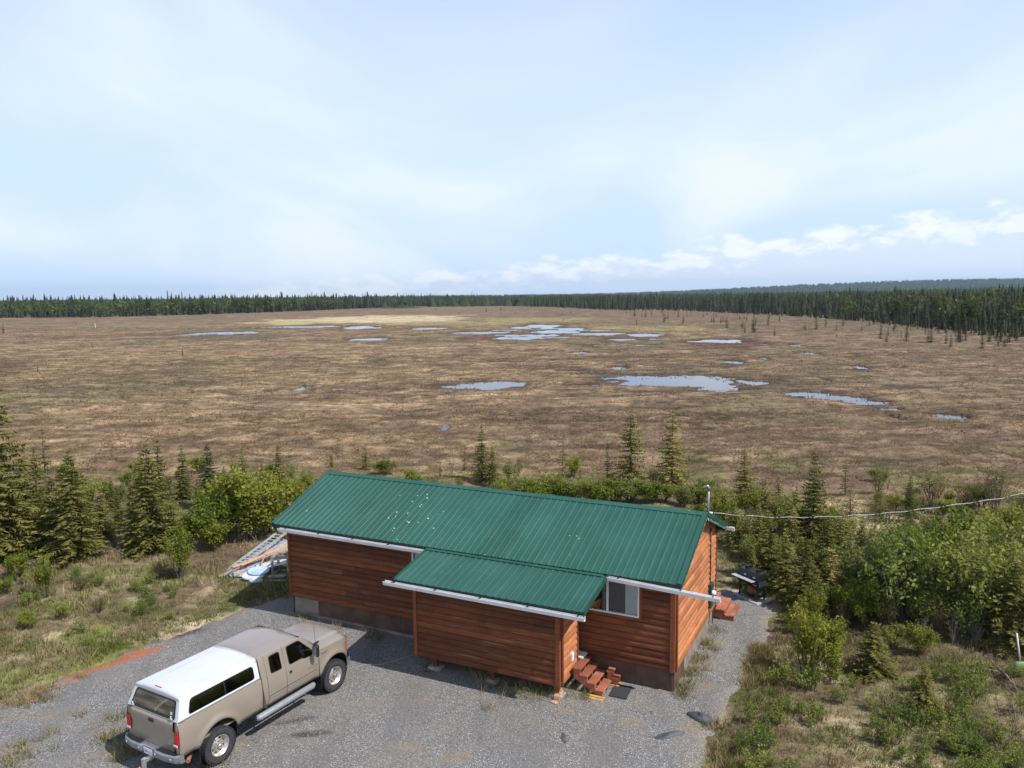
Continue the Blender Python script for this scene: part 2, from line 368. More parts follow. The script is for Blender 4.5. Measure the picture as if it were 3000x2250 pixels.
def ground_col(x, y, pv):
    b = bogness(x, y); n = len(x)
    n1 = fbm(x / 9, y / 9, 4, 41); n2 = fbm(x / 26, y / 34, 3, 51); n3 = fbm(x / 2.2, y / 2.6, 4, 61); n4 = fbm(x / 5, y / 3.4, 3, 71)
    string = np.abs(fbm(x / 13.0 + 0.03 * y, y / 5.0, 3, 21) - 0.5) * 2
    c = np.tile(np.array([0.245, 0.170, 0.100]), (n, 1))
    c = lerp3(c, (0.315, 0.225, 0.140), sstep(0.50, 0.66, n3))
    c = lerp3(c, (0.165, 0.110, 0.072), sstep(0.54, 0.66, n1) * 0.7)
    c = lerp3(c, (0.150, 0.128, 0.070), sstep(0.55, 0.68, n2) * 0.7)
    c = lerp3(c, (0.095, 0.070, 0.050), sstep(0.17, 0.03, string) * sstep(46, 60, y) * (0.45 + 0.50 * sstep(-40, 30, x)))
    right = sstep(-20, 90, x - (y - 90) * 0.1) * sstep(40, 80, y)
    c = lerp3(c, (0.165, 0.122, 0.086), right * 0.6)
    c = lerp3(c, (0.125, 0.085, 0.066), sstep(-14, 14, x) * sstep(82, 58, y + (n2 - .5) * 40) * 0.42)
    c = lerp3(c, (0.17, 0.115, 0.09), sstep(300, 420, y) * 0.35)
    c = lerp3(c, (0.320, 0.222, 0.142), sstep(14, -14, x) * sstep(95, 60, y + (n2 - .5) * 50) * sstep(.40, .58, n4) * 0.6)
    # pale sedge meadow and green fen beyond the pools
    for px, py, rx, ry, colr, k in [(1060, 938, 300, 12, (0.52, 0.42, 0.27), 1), (870, 945, 130, 6, (0.40, 0.36, 0.16), .9), (1300, 948, 230, 6, (0.30, 0.26, 0.13), .8), (1560, 938, 200, 7, (0.30, 0.26, 0.11), .75), (1900, 962, 190, 8, (0.30, 0.255, 0.125), .7), (1990, 985, 90, 10, (0.29, 0.25, 0.125), .6),
                                     (330, 985, 330, 6, (0.17, 0.092, 0.062), .8), (600, 990, 280, 5, (0.13, 0.09, 0.08), .7), (2160, 1005, 150, 16, (0.11, 0.055, 0.045), .75), (1480, 992, 140, 10, (0.13, 0.065, 0.055), .7), (1880, 988, 90, 8, (0.15, 0.08, 0.06), .6), (1150, 965, 300, 5, (0.19, 0.10, 0.07), .5)]:
        gx, gy = G(px, py); ya = G(px, py + ry)[1]; yb = G(px, py - ry)[1]
        q = np.sqrt(((x - gx) / (rx * gy / CAM_F)) ** 2 + ((y - (ya + yb) / 2) / ((yb - ya) / 2)) ** 2) + (fbm(x / 14, y / 22, 3, 81) - 0.5) * 1.2
        c = lerp3(c, colr, sstep(1.15, 0.75, q) * k)
    mud = sstep(1.7, 1.05, pv)
    c = lerp3(c, (0.085, 0.055, 0.045), mud * 0.8)
    marg = sstep(60, 46, y + (fbm(x / 5, y / 5, 3, 141) - .5) * 16)
    c = lerp3(c, (0.135, 0.130, 0.052), marg * sstep(.38, .58, fbm(x / 3, y / 3, 3, 143)) * .8)
    # yard: dry grass, moss and bare litter
    yc = np.tile(np.array([0.235, 0.190, 0.115]), (n, 1))
    yc = lerp3(yc, (0.380, 0.310, 0.205), sstep(0.48, 0.62, fbm(x / 1.3, y / 1.3, 4, 101)))
    yc = lerp3(yc, (0.150, 0.160, 0.055), sstep(0.50, 0.62, fbm(x / 2.0, y / 2.0, 4, 111)))
    yc = lerp3(yc, (0.165, 0.115, 0.080), sstep(0.52, 0.64, fbm(x / 1.6, y / 1.6, 4, 121)) * 0.85)
    yc = lerp3(yc, (0.125, 0.090, 0.065), sstep(8.0, 11.0, x) * sstep(21.5, 23.5, y) * sstep(36, 31, y) * 0.7)
    for px, py, rx, ry in [(2440, 1500, 150, 45), (2560, 1540, 110, 30), (2900, 1560, 140, 40), (2340, 1490, 60, 30)]:
        gx, gy = G(px, py); ya = G(px, py + ry)[1]; yb = G(px, py - ry)[1]
        q = np.sqrt(((x - gx) / (rx * gy / CAM_F)) ** 2 + ((y - (ya + yb) / 2) / ((yb - ya) / 2)) ** 2) + (fbm(x / 2, y / 2, 3, 83) - 0.5) * 1.4
        c = lerp3(c, (0.46, 0.34, 0.21), sstep(1.2, 0.6, q) * .8); yc = lerp3(yc, (0.46, 0.34, 0.21), sstep(1.2, 0.6, q) * .8)
    return np.clip(yc * (1 - b[:, None]) + c * b[:, None], 0, 1)

def build_ground():
    ys = [-120, -30, 0.0, 6.0, 10.0, 12.5] + list(14.0 * np.exp(np.linspace(0, math.log(1500 / 14.0), 430))) + [1800, 2300, 3200, 4600, 7000, 11000, 18000]
    ts = [-30, -12, -6, -3, -2, -1.5, -1.2] + list(np.linspace(-1, 1, 500)) + [1.2, 1.5, 2, 3, 6, 12, 30]
    ys = np.array(ys); ts = np.array(ts)
    Y, T = np.meshgrid(ys, ts, indexing='ij'); W = np.maximum(0.80 * Y, 12.0); X = T * W
    x = X.ravel(); y = Y.ravel(); pv = pond_val(x, y)
    z = ground_h(x, y, pv); c = ground_col(x, y, pv)
    n = len(ts); i, j = np.meshgrid(np.arange(len(ys) - 1), np.arange(n - 1), indexing='ij'); a = (i * n + j).ravel()
    F = np.stack([a, a + 1, a + n + 1, a + n], 1)
    t = NT('bog_ground'); v = t.co('Object'); base = t.attr('Col')
    sx = t.n('ShaderNodeMapping'); t.L.new(v, sx.inputs[0]); sx.inputs['Scale'].default_value = (1, 0.8, 1)
    fr = t.noise(t.co('Object', scale=(0.16, 0.52, 1), rot=(0, 0, -0.06)), 1.0, 6, 0.62, 0.9); f1 = t.noise(sx.outputs[0], 1.1, 7, 0.62, 0.3); f2 = t.noise(sx.outputs[0], 7.0, 5, 0.65); f3 = t.noise(v, 0.28, 5, 0.6)
    k = t.math('ADD', t.ramp(f1, 0.30, 0.70, 0.68, 1.28), t.ramp(f2, 0.28, 0.72, -0.18, 0.20))
    k = t.math('MULTIPLY', k, t.ramp(fr, 0.36, 0.62, 0.62, 1.22))
    k = t.math('MULTIPLY', k, t.ramp(f3, 0.3, 0.7, 0.78, 1.2))
    kc = t.n('ShaderNodeCombineXYZ')
    for q in range(3): t.L.new(k, kc.inputs[q])
    cc = t.mix(1.0, base, kc.outputs[0], 'MULTIPLY')
    hol = t.noise(t.co('Object', scale=(0.055, 0.20, 1), rot=(0, 0, 0.05)), 1.0, 4, 0.6, 0.6)
    far = t.n('ShaderNodeSeparateXYZ'); t.L.new(v, far.inputs[0])
    cc = t.mix(t.math('MULTIPLY', t.ramp(hol, 0.54, 0.66, 0, 0.45), t.ramp(far.outputs[1], 44, 62)), cc, (0.075, 0.058, 0.042))
    straw = t.ramp(t.noise(sx.outputs[0], 3.3, 6, 0.7), 0.56, 0.70, 0, 0.45)
    cc = t.mix(straw, cc, t.mix(0.5, cc, (0.42, 0.31, 0.19)))
    t.set(color=cc, rough=0.95, spec=0.1); t.bump(t.math('ADD', f1, t.math('MULTIPLY', f2, 0.4)), 0.7, 0.25)
    o = link('ground', npmesh('ground', np.stack([x, y, z], 1), F, c, smooth=True), t.m); tag(o, 'brown peat bog and dry grass ground reaching the far forest', kind='structure')
build_ground()

def build_gravel():
    s = 0.11
    xs = np.arange(-18, 10.5, s); yy = np.arange(4, 30, s)
    X, Y = np.meshgrid(xs, yy, indexing='ij'); x = X.ravel(); y = Y.ravel()
    d = poly_dist(x, y, GRAVEL) + (fbm(x / 0.9, y / 0.9, 4, 7) - 0.5) * 0.75 + (fbm(x / 0.22, y / 0.22, 2, 8) - 0.5) * 0.25
    z = 0.022 + 0.030 * (fbm(x / 0.8, y / 0.8, 3, 9) - 0.5) + 0.05 * (fbm(x / 4, y / 4, 2, 10) - 0.5) - 0.15 * sstep(-0.55, 0.05, d)
    ok = d < 0.05
    n = len(yy); i, j = np.meshgrid(np.arange(len(xs) - 1), np.arange(n - 1), indexing='ij'); a = (i * n + j).ravel()
    F = np.stack([a, a + n, a + n + 1, a + 1], 1); F = F[ok[F].all(1)]
    used = np.unique(F); mp = -np.ones(len(x), int); mp[used] = np.arange(len(used)); F = mp[F]
    x, y, z, d = x[used], y[used], z[used], d[used]
    # R: clay stain, G: litter / dead grass, B: dark wet spots
    def blob(cx, cy, rx, ry, ang=0.0):
        gx, gy = G(cx, cy); dx, dy = x - gx, y - gy; ca, sa = math.cos(ang), math.sin(ang)
        return np.sqrt(((dx * ca + dy * sa) / rx) ** 2 + ((-dx * sa + dy * ca) / ry) ** 2)
    w = (fbm(x / 0.5, y / 0.5, 4, 12) - 0.5) * 1.3
    a = 0.55
    clay = np.maximum.reduce([sstep(1.1, 0.3, blob(*p) + w) for p in [(290, 1950, 1.4, .42, a), (405, 1914, .9, .34, a), (140, 2014, 1.0, .30, a), (240, 1970, .8, .35, a), (65, 2050, .8, .22, a), (335, 1937, .9, .36, a)]])
    dark = np.maximum.reduce([sstep(1.1, 0.3, blob(*p) + w) for p in [(525, 1862, 1.1, .40, a), (340, 1918, .8, .15, a), (870, 2112, .75, .22, .35), (905, 2152, .8, .2, .1), (1270, 1968, .5, .3, 0)]])
    lit = sstep(-0.75, 0.0, d) * 0.85
    spots = [(2010, 2005, .5, 1.1, .9), (2040, 1950, .35, 1.0, .9), (2080, 1880, .3, .9, .9), (1400, 2045, .5, .25), (1950, 2020, .9, .25, -.4), (2040, 2130, .8, .5), (1480, 2085, .35, .2), (1650, 2080, .5, .3), (90, 2100, .9, .5), (480, 2150, .7, .35), (60, 2200, .7, .5), (300, 2210, .6, .4), (1200, 2190, .4, .3), (1850, 2120, .4, .3), (1240, 2055, .3, .2), (1340, 2220, .5, .3), (1740, 2050, .7, .2), (850, 1800, .8, .15, -.4), (1300, 1950, 1.5, .4, -.45), (1080, 2060, .3, .15), (700, 2190, .4, .3)]
    lit = np.maximum.reduce([lit] + [sstep(1.1, 0.2, blob(*p) + w) * 0.75 for p in spots])
    C = np.stack([clay, lit, dark], 1)
    t = NT('gravel'); v = t.co('Object'); sp = t.n('ShaderNodeSeparateColor'); t.L.new(t.attr('Col'), sp.inputs[0])
    st = t.n('ShaderNodeTexVoronoi'); t.put(st.inputs['Vector'], v); st.inputs['Scale'].default_value = 42.0
    hs = t.n('ShaderNodeSeparateColor'); t.L.new(st.outputs['Color'], hs.inputs[0])
    stone = t.mix(t.ramp(hs.outputs[0], 0.15, 0.85), (0.145, 0.145, 0.150), (0.310, 0.307, 0.306))
    stone = t.mix(t.ramp(hs.outputs[1], 0.86, 0.94), stone, (0.55, 0.54, 0.52))
    stone = t.mix(t.ramp(hs.outputs[2], 0.80, 0.95, 0, 0.6), stone, (0.19, 0.135, 0.10))
    stone = t.mix(t.ramp(st.outputs['Distance'], 0.45, 0.75), stone, (0.085, 0.083, 0.082))
    big = t.noise(v, 0.55, 5, 0.6); stone = t.mix(t.ramp(big, 0.35, 0.7, 0, 0.40), stone, (0.245, 0.222, 0.195))
    tr = t.noise(t.co('Object', scale=(1.0, 0.16, 1), rot=(0, 0, math.radians(62))), 1.1, 3, 0.5); stone = t.mix(t.ramp(tr, 0.48, 0.62, 0, 0.35), stone, (0.135, 0.132, 0.132))
    med = t.noise(v, 3.5, 4, 0.6); stone = t.mix(t.ramp(med, 0.55, 0.75, 0, 0.25), stone, (0.13, 0.13, 0.135))
    fl = t.noise(v, 26, 4, 0.7)
    litc = t.mix(t.ramp(fl, 0.4, 0.6), (0.17, 0.125, 0.085), (0.36, 0.29, 0.20))
    c = t.mix(t.math('MULTIPLY', sp.outputs[1], t.ramp(t.noise(v, 9, 5, .7), 0.35, 0.6)), stone, litc)
    clayc = t.mix(t.ramp(fl, 0.35, 0.65), (0.26, 0.085, 0.032), (0.48, 0.170, 0.06))
    c = t.mix(t.math('MULTIPLY', sp.outputs[0], t.ramp(t.noise(v, 6, 5, .7), 0.30, 0.52)), c, clayc)
    c = t.mix(t.math('MULTIPLY', sp.outputs[2], t.ramp(t.noise(v, 11, 4, .7), 0.32, 0.55, 0, 0.9)), c, (0.04, 0.032, 0.028))
    t.set(color=c, rough=0.9, spec=0.25); t.bump(t.math('SUBTRACT', 1.0, st.outputs['Distance']), 0.9, 0.015)
    o = link('gravel_driveway', npmesh('gravel_driveway', np.stack([x, y, z], 1), F, C, True), t.m); tag(o, kind='structure')
    # loose stones lying on top
    g = np.random.default_rng(5); k = 15000
    sx = g.uniform(-12, 9.3, k); sy = 15.5 + g.random(k) ** 1.5 * 14
    dd = poly_dist(sx, sy, GRAVEL); m = dd < -0.05; sx, sy = sx[m], sy[m]; k = len(sx)
    r = 0.008 + g.random(k) ** 3 * 0.024
    base = np.array([(1, 0, 0), (-.5, .87, 0), (-.5, -.87, 0), (0.1, 0, .9)])
    ang = g.uniform(0, 6.28, k); ca, sa = np.cos(ang), np.sin(ang)
    B = base[None] * (0.6 + 0.8 * g.random((k, 4, 3))) * r[:, None, None]
    V = np.stack([B[..., 0] * ca[:, None] - B[..., 1] * sa[:, None] + sx[:, None], B[..., 0] * sa[:, None] + B[..., 1] * ca[:, None] + sy[:, None], B[..., 2] + 0.018], -1).reshape(-1, 3)
    F = (np.arange(k)[:, None, None] * 4 + np.array([(0, 1, 3), (1, 2, 3), (2, 0, 3)])[None]).reshape(-1, 3)
    v_ = g.choice([0.13, 0.18, 0.24, 0.30, 0.42], k, p=[.25, .3, .25, .14, .06]); C = np.repeat(v_[:, None] * np.array([[1, .985, .97]]), 4, 0)
    t = NT('loose_stone'); t.set(color=t.attr('Col'), rough=0.85)
    tag(link('loose_gravel', npmesh('loose_gravel', V, F, C), t.m), 'loose stone chips scattered over the gravel driveway', 'gravel', kind='stuff')
build_gravel()

def build_ponds():
    t = NT('bog_water'); v = t.co('Object', scale=(1, 1, 1)); w = t.noise(v, 2.2, 3, 0.6, 0.4)
    t.set(color=(0.018, 0.020, 0.020), rough=0.06, spec=0.5, ior=1.33); t.bump(t.math('ADD', w, t.noise(v, 0.35, 2)), 0.16, 0.03)
    for k_, (cx, cy, rx, ry) in enumerate(PONDS):
        WZ = WATER_Z - 0.005 * (k_ % 9)
        n = 40; a = np.linspace(0, 2 * np.pi, n, endpoint=False)
        V = [(cx, cy, WZ)] + [(cx + 1.45 * rx * math.cos(q), cy + 1.45 * ry * math.sin(q), WZ) for q in a]
        F = [(0, 1 + k, 1 + (k + 1) % n) for k in range(n)]
        tag(link('pond', npmesh('pond', V, F), t.m), kind='structure')
build_ponds()

# wooded hills rising to the right, far beyond the bog
def hill_h(x, y):
    ridge = np.exp(-((y - 4300 - 0.1 * x) / 1300) ** 2)
    prof = 12 + 62 * sstep(250, 2700, x) + 30 * sstep(2600, 6500, x)
    n = (fbm(x / 700, y / 700, 3, 201) - 0.5) * 14 * sstep(600, 2500, x)
    near = 15 * np.exp(-((y - 1500) / 420) ** 2) * sstep(420, 1500, x + 0.0 * y) 
    lowr = 13 * np.exp(-((y - 5200) / 1500) ** 2)
    return (prof - 11) * ridge + n * ridge + near + lowr - 1.5
def build_hills():
    xs = np.linspace(-5200, 9000, 180); yy = np.concatenate([np.linspace(820, 2400, 24), np.linspace(2500, 7600, 46)])
    X, Y = np.meshgrid(xs, yy, indexing='ij'); x = X.ravel(); y = Y.ravel(); z = hill_h(x, y) + 2.5 * fbm(x / 60, y / 60, 2, 7)
    n = len(yy); i, j = np.meshgrid(np.arange(len(xs) - 1), np.arange(n - 1), indexing='ij'); a = (i * n + j).ravel()
    F = np.stack([a, a + n, a + n + 1, a + 1], 1)
    t = NT('wooded_hill'); v = t.co('Object'); f = t.noise(v, 0.02, 6, 0.65); f2 = t.noise(v, 0.004, 4, 0.6)
    c = t.mix(t.ramp(f, 0.35, 0.65), (0.022, 0.034, 0.024), (0.050, 0.068, 0.034)); c = t.mix(t.ramp(f2, 0.5, 0.65, 0, .6), c, (0.075, 0.10, 0.04))
    t.set(color=c, rough=1.0, spec=0.0)
    tag(link('hills', npmesh('hills', np.stack([x, y, z], 1), F, None, True), t.m), kind='structure')
build_hills()
# ------------------------------------------------------------------ the cabin
CAB_YAW = -0.455
CAB = (-7.943, 27.098)
_a = (math.cos(CAB_YAW), math.sin(CAB_YAW)); _b = (-_a[1], _a[0])
def HW(u, v): return CAB[0] + _a[0] * u + _b[0] * v, CAB[1] + _a[1] * u + _b[1] * v        # cabin frame -> world
CL, CW, CZ0, CZ1 = 13.80, 5.30, 0.68, 3.22                 # length, width, bottom and top of the wall
RID_V, RID_Z, EAV_V, EAV_Z, GOV = 2.60, 4.575, -0.53, 3.39, 0.30
SLP = (RID_Z - EAV_Z) / (RID_V - EAV_V)
PU0, PU1, PD, PZ0, PZ1 = 6.32, 11.02, 1.65, 0.42, 2.80     # porch

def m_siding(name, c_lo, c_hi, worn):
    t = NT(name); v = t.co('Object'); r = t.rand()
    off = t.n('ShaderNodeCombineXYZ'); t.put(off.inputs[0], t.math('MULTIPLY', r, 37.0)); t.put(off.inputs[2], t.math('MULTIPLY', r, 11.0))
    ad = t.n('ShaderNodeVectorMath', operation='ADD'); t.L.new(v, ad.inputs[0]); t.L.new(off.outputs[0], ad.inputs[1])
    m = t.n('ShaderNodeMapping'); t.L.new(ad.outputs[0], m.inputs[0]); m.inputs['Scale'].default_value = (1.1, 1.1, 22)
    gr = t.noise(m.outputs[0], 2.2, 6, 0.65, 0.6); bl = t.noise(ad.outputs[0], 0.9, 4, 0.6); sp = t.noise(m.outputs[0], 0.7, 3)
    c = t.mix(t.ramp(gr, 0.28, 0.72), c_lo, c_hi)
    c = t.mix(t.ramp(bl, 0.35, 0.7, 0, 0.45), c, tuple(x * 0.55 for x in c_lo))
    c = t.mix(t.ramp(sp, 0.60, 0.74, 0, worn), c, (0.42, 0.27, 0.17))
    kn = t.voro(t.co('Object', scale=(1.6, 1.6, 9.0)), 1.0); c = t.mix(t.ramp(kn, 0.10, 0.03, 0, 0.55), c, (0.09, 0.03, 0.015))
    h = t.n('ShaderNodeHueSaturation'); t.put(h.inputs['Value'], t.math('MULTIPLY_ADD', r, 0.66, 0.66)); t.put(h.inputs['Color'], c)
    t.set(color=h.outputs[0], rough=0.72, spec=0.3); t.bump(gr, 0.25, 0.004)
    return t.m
MAT['siding'] = m_siding('stained_siding_shaded', (0.125, 0.037, 0.015), (0.225, 0.073, 0.028), 0.38)  # walls away from the sun: stain colour darkened to carry their shade
MAT['siding_lit'] = m_siding('stained_siding_sunlit', (0.355, 0.122, 0.045), (0.540, 0.222, 0.096), 0.70)  # same boards on sun-facing walls, sunlight put into the lighter colour
MAT['trim'] = m_siding('stained_trim', (0.165, 0.046, 0.018), (0.26, 0.080, 0.032), 0.3)
MAT['ply'] = plain('weathered_plywood', (0.105, 0.060, 0.043), 0.85, var=0.3, scale=2.2, bump=0.3, bscale=30)
MAT['ply_grey'] = plain('bleached_plywood', (0.250, 0.205, 0.175), 0.85, var=0.2, scale=3, bump=0.2, bscale=40)
MAT['gutter'] = plain('white_gutter', (0.78, 0.78, 0.79), 0.35, var=0.06, scale=3)
MAT['vinyl'] = plain('white_vinyl', (0.76, 0.77, 0.79), 0.4, var=0.04)
MAT['green_trim'] = plain('dark_green_trim', (0.012, 0.075, 0.045), 0.4, var=0.2, scale=3)
MAT['fascia'] = plain('black_green_fascia', (0.010, 0.030, 0.024), 0.6, var=0.3)
MAT['peeling'] = None
MAT['dark_in'] = plain('dark_interior', (0.05, 0.045, 0.04), 0.9)
MAT['floor_in'] = plain('brown_floor', (0.12, 0.08, 0.05), 0.8)
MAT['curtain'] = plain('pale_curtain', (0.82, 0.83, 0.84), 0.9, var=0.05)
MAT['concrete'] = plain('concrete', (0.36, 0.35, 0.34), 0.9, var=0.2, scale=9, bump=0.4)
MAT['metal_grey'] = plain('galvanised_steel', (0.32, 0.34, 0.38), 0.45, metal=0.7, var=0.15)
MAT['black'] = plain('black_plastic', (0.012, 0.012, 0.014), 0.5)
MAT['meter_green'] = plain('green_meter_box', (0.012, 0.055, 0.045), 0.45, var=0.1)
def m_glass(name, tint=(0.30, 0.33, 0.34), refl=1.0, rough=0.02):
    t = NT(name); g = t.n('ShaderNodeBsdfGlossy'); g.inputs['Roughness'].default_value = rough; g.inputs['Color'].default_value = (1, 1, 1, 1)
    tr = t.n('ShaderNodeBsdfTransparent'); tr.inputs['Color'].default_value = (*tint, 1)
    lw = t.n('ShaderNodeFresnel'); lw.inputs['IOR'].default_value = 1.5
    mx = t.n('ShaderNodeMixShader'); t.L.new(t.math('MULTIPLY', lw.outputs[0], refl, clamp=True), mx.inputs[0]); t.L.new(tr.outputs[0], mx.inputs[1]); t.L.new(g.outputs[0], mx.inputs[2])
    t.L.new(mx.outputs[0], t.out.inputs['Surface']); return t.m
MAT['glass'] = m_glass('window_glass', (0.85, 0.87, 0.87), 1.4)
def m_roof():
    t = NT('green_metal_roofing'); v = t.co('Object'); f = t.noise(v, 0.7, 5, 0.6); r = t.rand()
    c = t.mix(t.ramp(f, 0.3, 0.7), (0.022, 0.087, 0.067), (0.030, 0.106, 0.083))
    h = t.n('ShaderNodeHueSaturation'); t.put(h.inputs['Value'], t.math('MULTIPLY_ADD', r, 0.18, 0.90)); t.put(h.inputs['Color'], c); c = h.outputs[0]
    st = t.noise(t.co('Object', scale=(6, 0.5, 0.5)), 1.0, 4, 0.6); c = t.mix(t.ramp(st, 0.48, 0.75, 0, 0.40), c, (0.055, 0.14, 0.12))
    # droppings: small white splashes, thick in one streak, sparse elsewhere
    d = t.voro(v, 9.0, rnd=1.0); col_ = t.n('ShaderNodeTexVoronoi'); t.put(col_.inputs['Vector'], v); col_.inputs['Scale'].default_value = 9.0
    s = t.n('ShaderNodeSeparateColor'); t.L.new(col_.outputs['Color'], s.inputs[0])
    sep = t.n('ShaderNodeSeparateXYZ'); t.L.new(v, sep.inputs[0])
    du = t.math('DIVIDE', t.math('SUBTRACT', sep.outputs[0], 4.75), 1.0); dv = t.math('DIVIDE', t.math('SUBTRACT', sep.outputs[1], 0.75), 1.5)
    q = t.math('ADD', t.math('MULTIPLY', du, du), t.math('MULTIPLY', dv, dv))
    thr = t.ramp(q, 1.3, 0.05, 0.993, 0.77)
    m = t.math('MULTIPLY', t.math('GREATER_THAN', s.outputs[0], thr), t.math('LESS_THAN', t.math('ADD', d, t.math('MULTIPLY', t.noise(v, 30, 2), 0.10)), t.math('MULTIPLY_ADD', s.outputs[1], 0.19, 0.15)))
    c = t.mix(t.math('MULTIPLY', m, 0.85), c, (0.70, 0.72, 0.70))
    t.set(color=c, rough=0.42, spec=0.45, coat=0.1); t.bump(t.noise(v, 2.5, 3), 0.06, 0.02); return t.m
MAT['roof'] = m_roof()

cabin = empty('cabin', (CAB[0], CAB[1], 0), CAB_YAW, 'long red-stained wooden cabin with green metal roof and front porch', 'cabin')

# --- wall core (sheathing behind the boards), floor, inner walls
WIN_R = (10.90, 12.80, 2.06, 3.06)      # u0 u1 z0 z1 of the right front window
WIN_L = (5.18, 6.60, 2.50, 3.08)
def build_core():
    T = 0.12
    m = MB()
    # front wall with two window openings
    cuts = sorted([0.0, WIN_L[0], WIN_L[1], WIN_R[0], WIN_R[1], CL])
    m.box(0, WIN_L[0], 0.0, T, CZ0, CZ1); m.box(WIN_L[1], WIN_R[0], 0.0, T, CZ0, CZ1); m.box(WIN_R[1], CL, 0.0, T, CZ0, CZ1)
    for w in (WIN_L, WIN_R): m.box(w[0], w[1], 0.0, T, CZ0, w[2]); m.box(w[0], w[1], 0.0, T, w[3], CZ1)
    m.box(0, CL, CW - T, CW, CZ0, CZ1)
    for u0 in (0.0, CL - T):
        m.prism([(T, CZ0), (CW - T, CZ0), (CW - T, CZ1), (RID_V, RID_Z - 0.16), (T, CZ1)], lambda a, b, d: (d, a, b), u0, u0 + T)
    m.build('wall_sheathing', MAT['trim'], cabin)
    MB().box(0.14, CL - 0.14, 0.14, CW - 0.14, CZ0, CZ0 + 0.1).build('floor', MAT['floor_in'], cabin)
    MB().box(0.14, CL - 0.14, 3.0, 3.1, CZ0 + 0.1, CZ1).build('inner_wall', MAT['dark_in'], cabin)
    MB().box(0.14, CL - 0.14, 0.14, CW - 0.14, CZ1 - 0.05, CZ1).build('inner_ceiling', MAT['dark_in'], cabin)
build_core()

# --- lap siding: every board is a wedge, thick at its lower edge
EXPO = 0.186
def lap(name, u0, u1, z0, z1, fn, mat, parent, thick=0.026, cut=None):
    """fn(s, out, z): s along the wall, out away from it. cut: (u0,u1) at the top if the board is trimmed to a slope"""
    t0, t1 = (u0, u1) if cut is None else cut
    pr = [(0.0, 0.001), (0.0, thick * 0.75), (0.08, thick), (0.42, thick * 1.02), (0.74, thick * 0.72), (1.0, 0.001)]      # rounded lap: lip, belly, tucked top
    A = [fn(u0 + (t0 - u0) * q, o, z0 + (z1 - z0) * q) for q, o in pr]; B = [fn(u1 + (t1 - u1) * q, o, z0 + (z1 - z0) * q) for q, o in pr]; n = len(pr)
    return MB()._add(A + B, [tuple(range(n)), tuple(range(n, 2 * n))[::-1]] + [(k, (k + 1) % n, n + (k + 1) % n, n + k) for k in range(n)]).build(name, mat, parent)
rs = random.Random(4)
def course(spans, z0, fn, mat, parent, top=None, cutf=None):
    for (a, b) in spans:
        x = a
        while x < b - 0.05:
            e = min(b, x + rs.uniform(1.8, 4.6))
            if b - e < 0.7: e = b
            z1 = z0 + EXPO + 0.012 if top is None else min(z0 + EXPO + 0.012, top)
            if z1 - z0 > 0.02: lap('siding_board', x + (0.002 if x > a else 0), e - 0.002, z0 + rs.uniform(-.002, .002), z1, fn, mat, parent, thick=rs.uniform(0.066, 0.076))
            x = e
fF = lambda s, o, z: (s, -o, z)
fB = lambda s, o, z: (s, CW + o, z)
fR = lambda s, o, z: (CL + o, s, z)
fL = lambda s, o, z: (-o, s, z)
z = CZ0 - 0.03
while z < CZ1 - 0.02:
    def minus(spans, w):
        out = []
        for a, b in spans:
            if z + EXPO <= w[2] - 0.05 or z >= w[3] + 0.05: out.append((a, b)); continue
            if a < w[0] - 0.1: out.append((a, w[0] - 0.09))
            if b > w[1] + 0.1: out.append((w[1] + 0.09, b))
        return out
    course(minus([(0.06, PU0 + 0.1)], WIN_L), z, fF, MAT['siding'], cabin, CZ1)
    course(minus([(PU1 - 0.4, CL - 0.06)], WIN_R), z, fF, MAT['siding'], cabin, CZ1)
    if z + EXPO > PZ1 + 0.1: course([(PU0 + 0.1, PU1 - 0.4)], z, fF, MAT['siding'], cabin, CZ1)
    course([(0.06, CW - 0.06)], z, fR, MAT['siding_lit'], cabin, CZ1 + 0.02)
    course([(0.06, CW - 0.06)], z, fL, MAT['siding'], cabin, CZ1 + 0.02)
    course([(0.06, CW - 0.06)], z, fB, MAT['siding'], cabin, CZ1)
    z += EXPO
while True:                                                   # gable triangle
    def span(zz): q = (zz - (EAV_Z - 0.12)) / SLP + EAV_V; return max(q, 0.02), min(2 * RID_V - q, CW - 0.02)
    a0, b0 = span(z); a1, b1 = span(z + EXPO)
    if b0 - a0 < 0.25: break
    for fn, mt in ((fR, MAT['siding_lit']), (fL, MAT['siding'])):
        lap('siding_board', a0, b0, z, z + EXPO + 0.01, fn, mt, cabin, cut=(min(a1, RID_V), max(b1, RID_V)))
    z += EXPO
# corner boards
for (u0, u1, v0, v1) in [(-0.034, 0.075, -0.086, 0.0), (-0.086, 0.0, 0.002, 0.10), (CL - 0.10, CL + 0.034, -0.086, 0.0), (CL, CL + 0.086, 0.002, 0.10), (CL, CL + 0.086, CW - 0.10, CW - 0.002), (CL - 0.1, CL + 0.034, CW, CW + 0.086), (-0.086, 0.0, CW - 0.10, CW - 0.002), (-0.034, 0.075, CW, CW + 0.086)]:
    MB().box(u0, u1, v0, v1, CZ0 - 0.04, CZ1 + 0.02).build('corner_board', MAT['trim'], cabin)
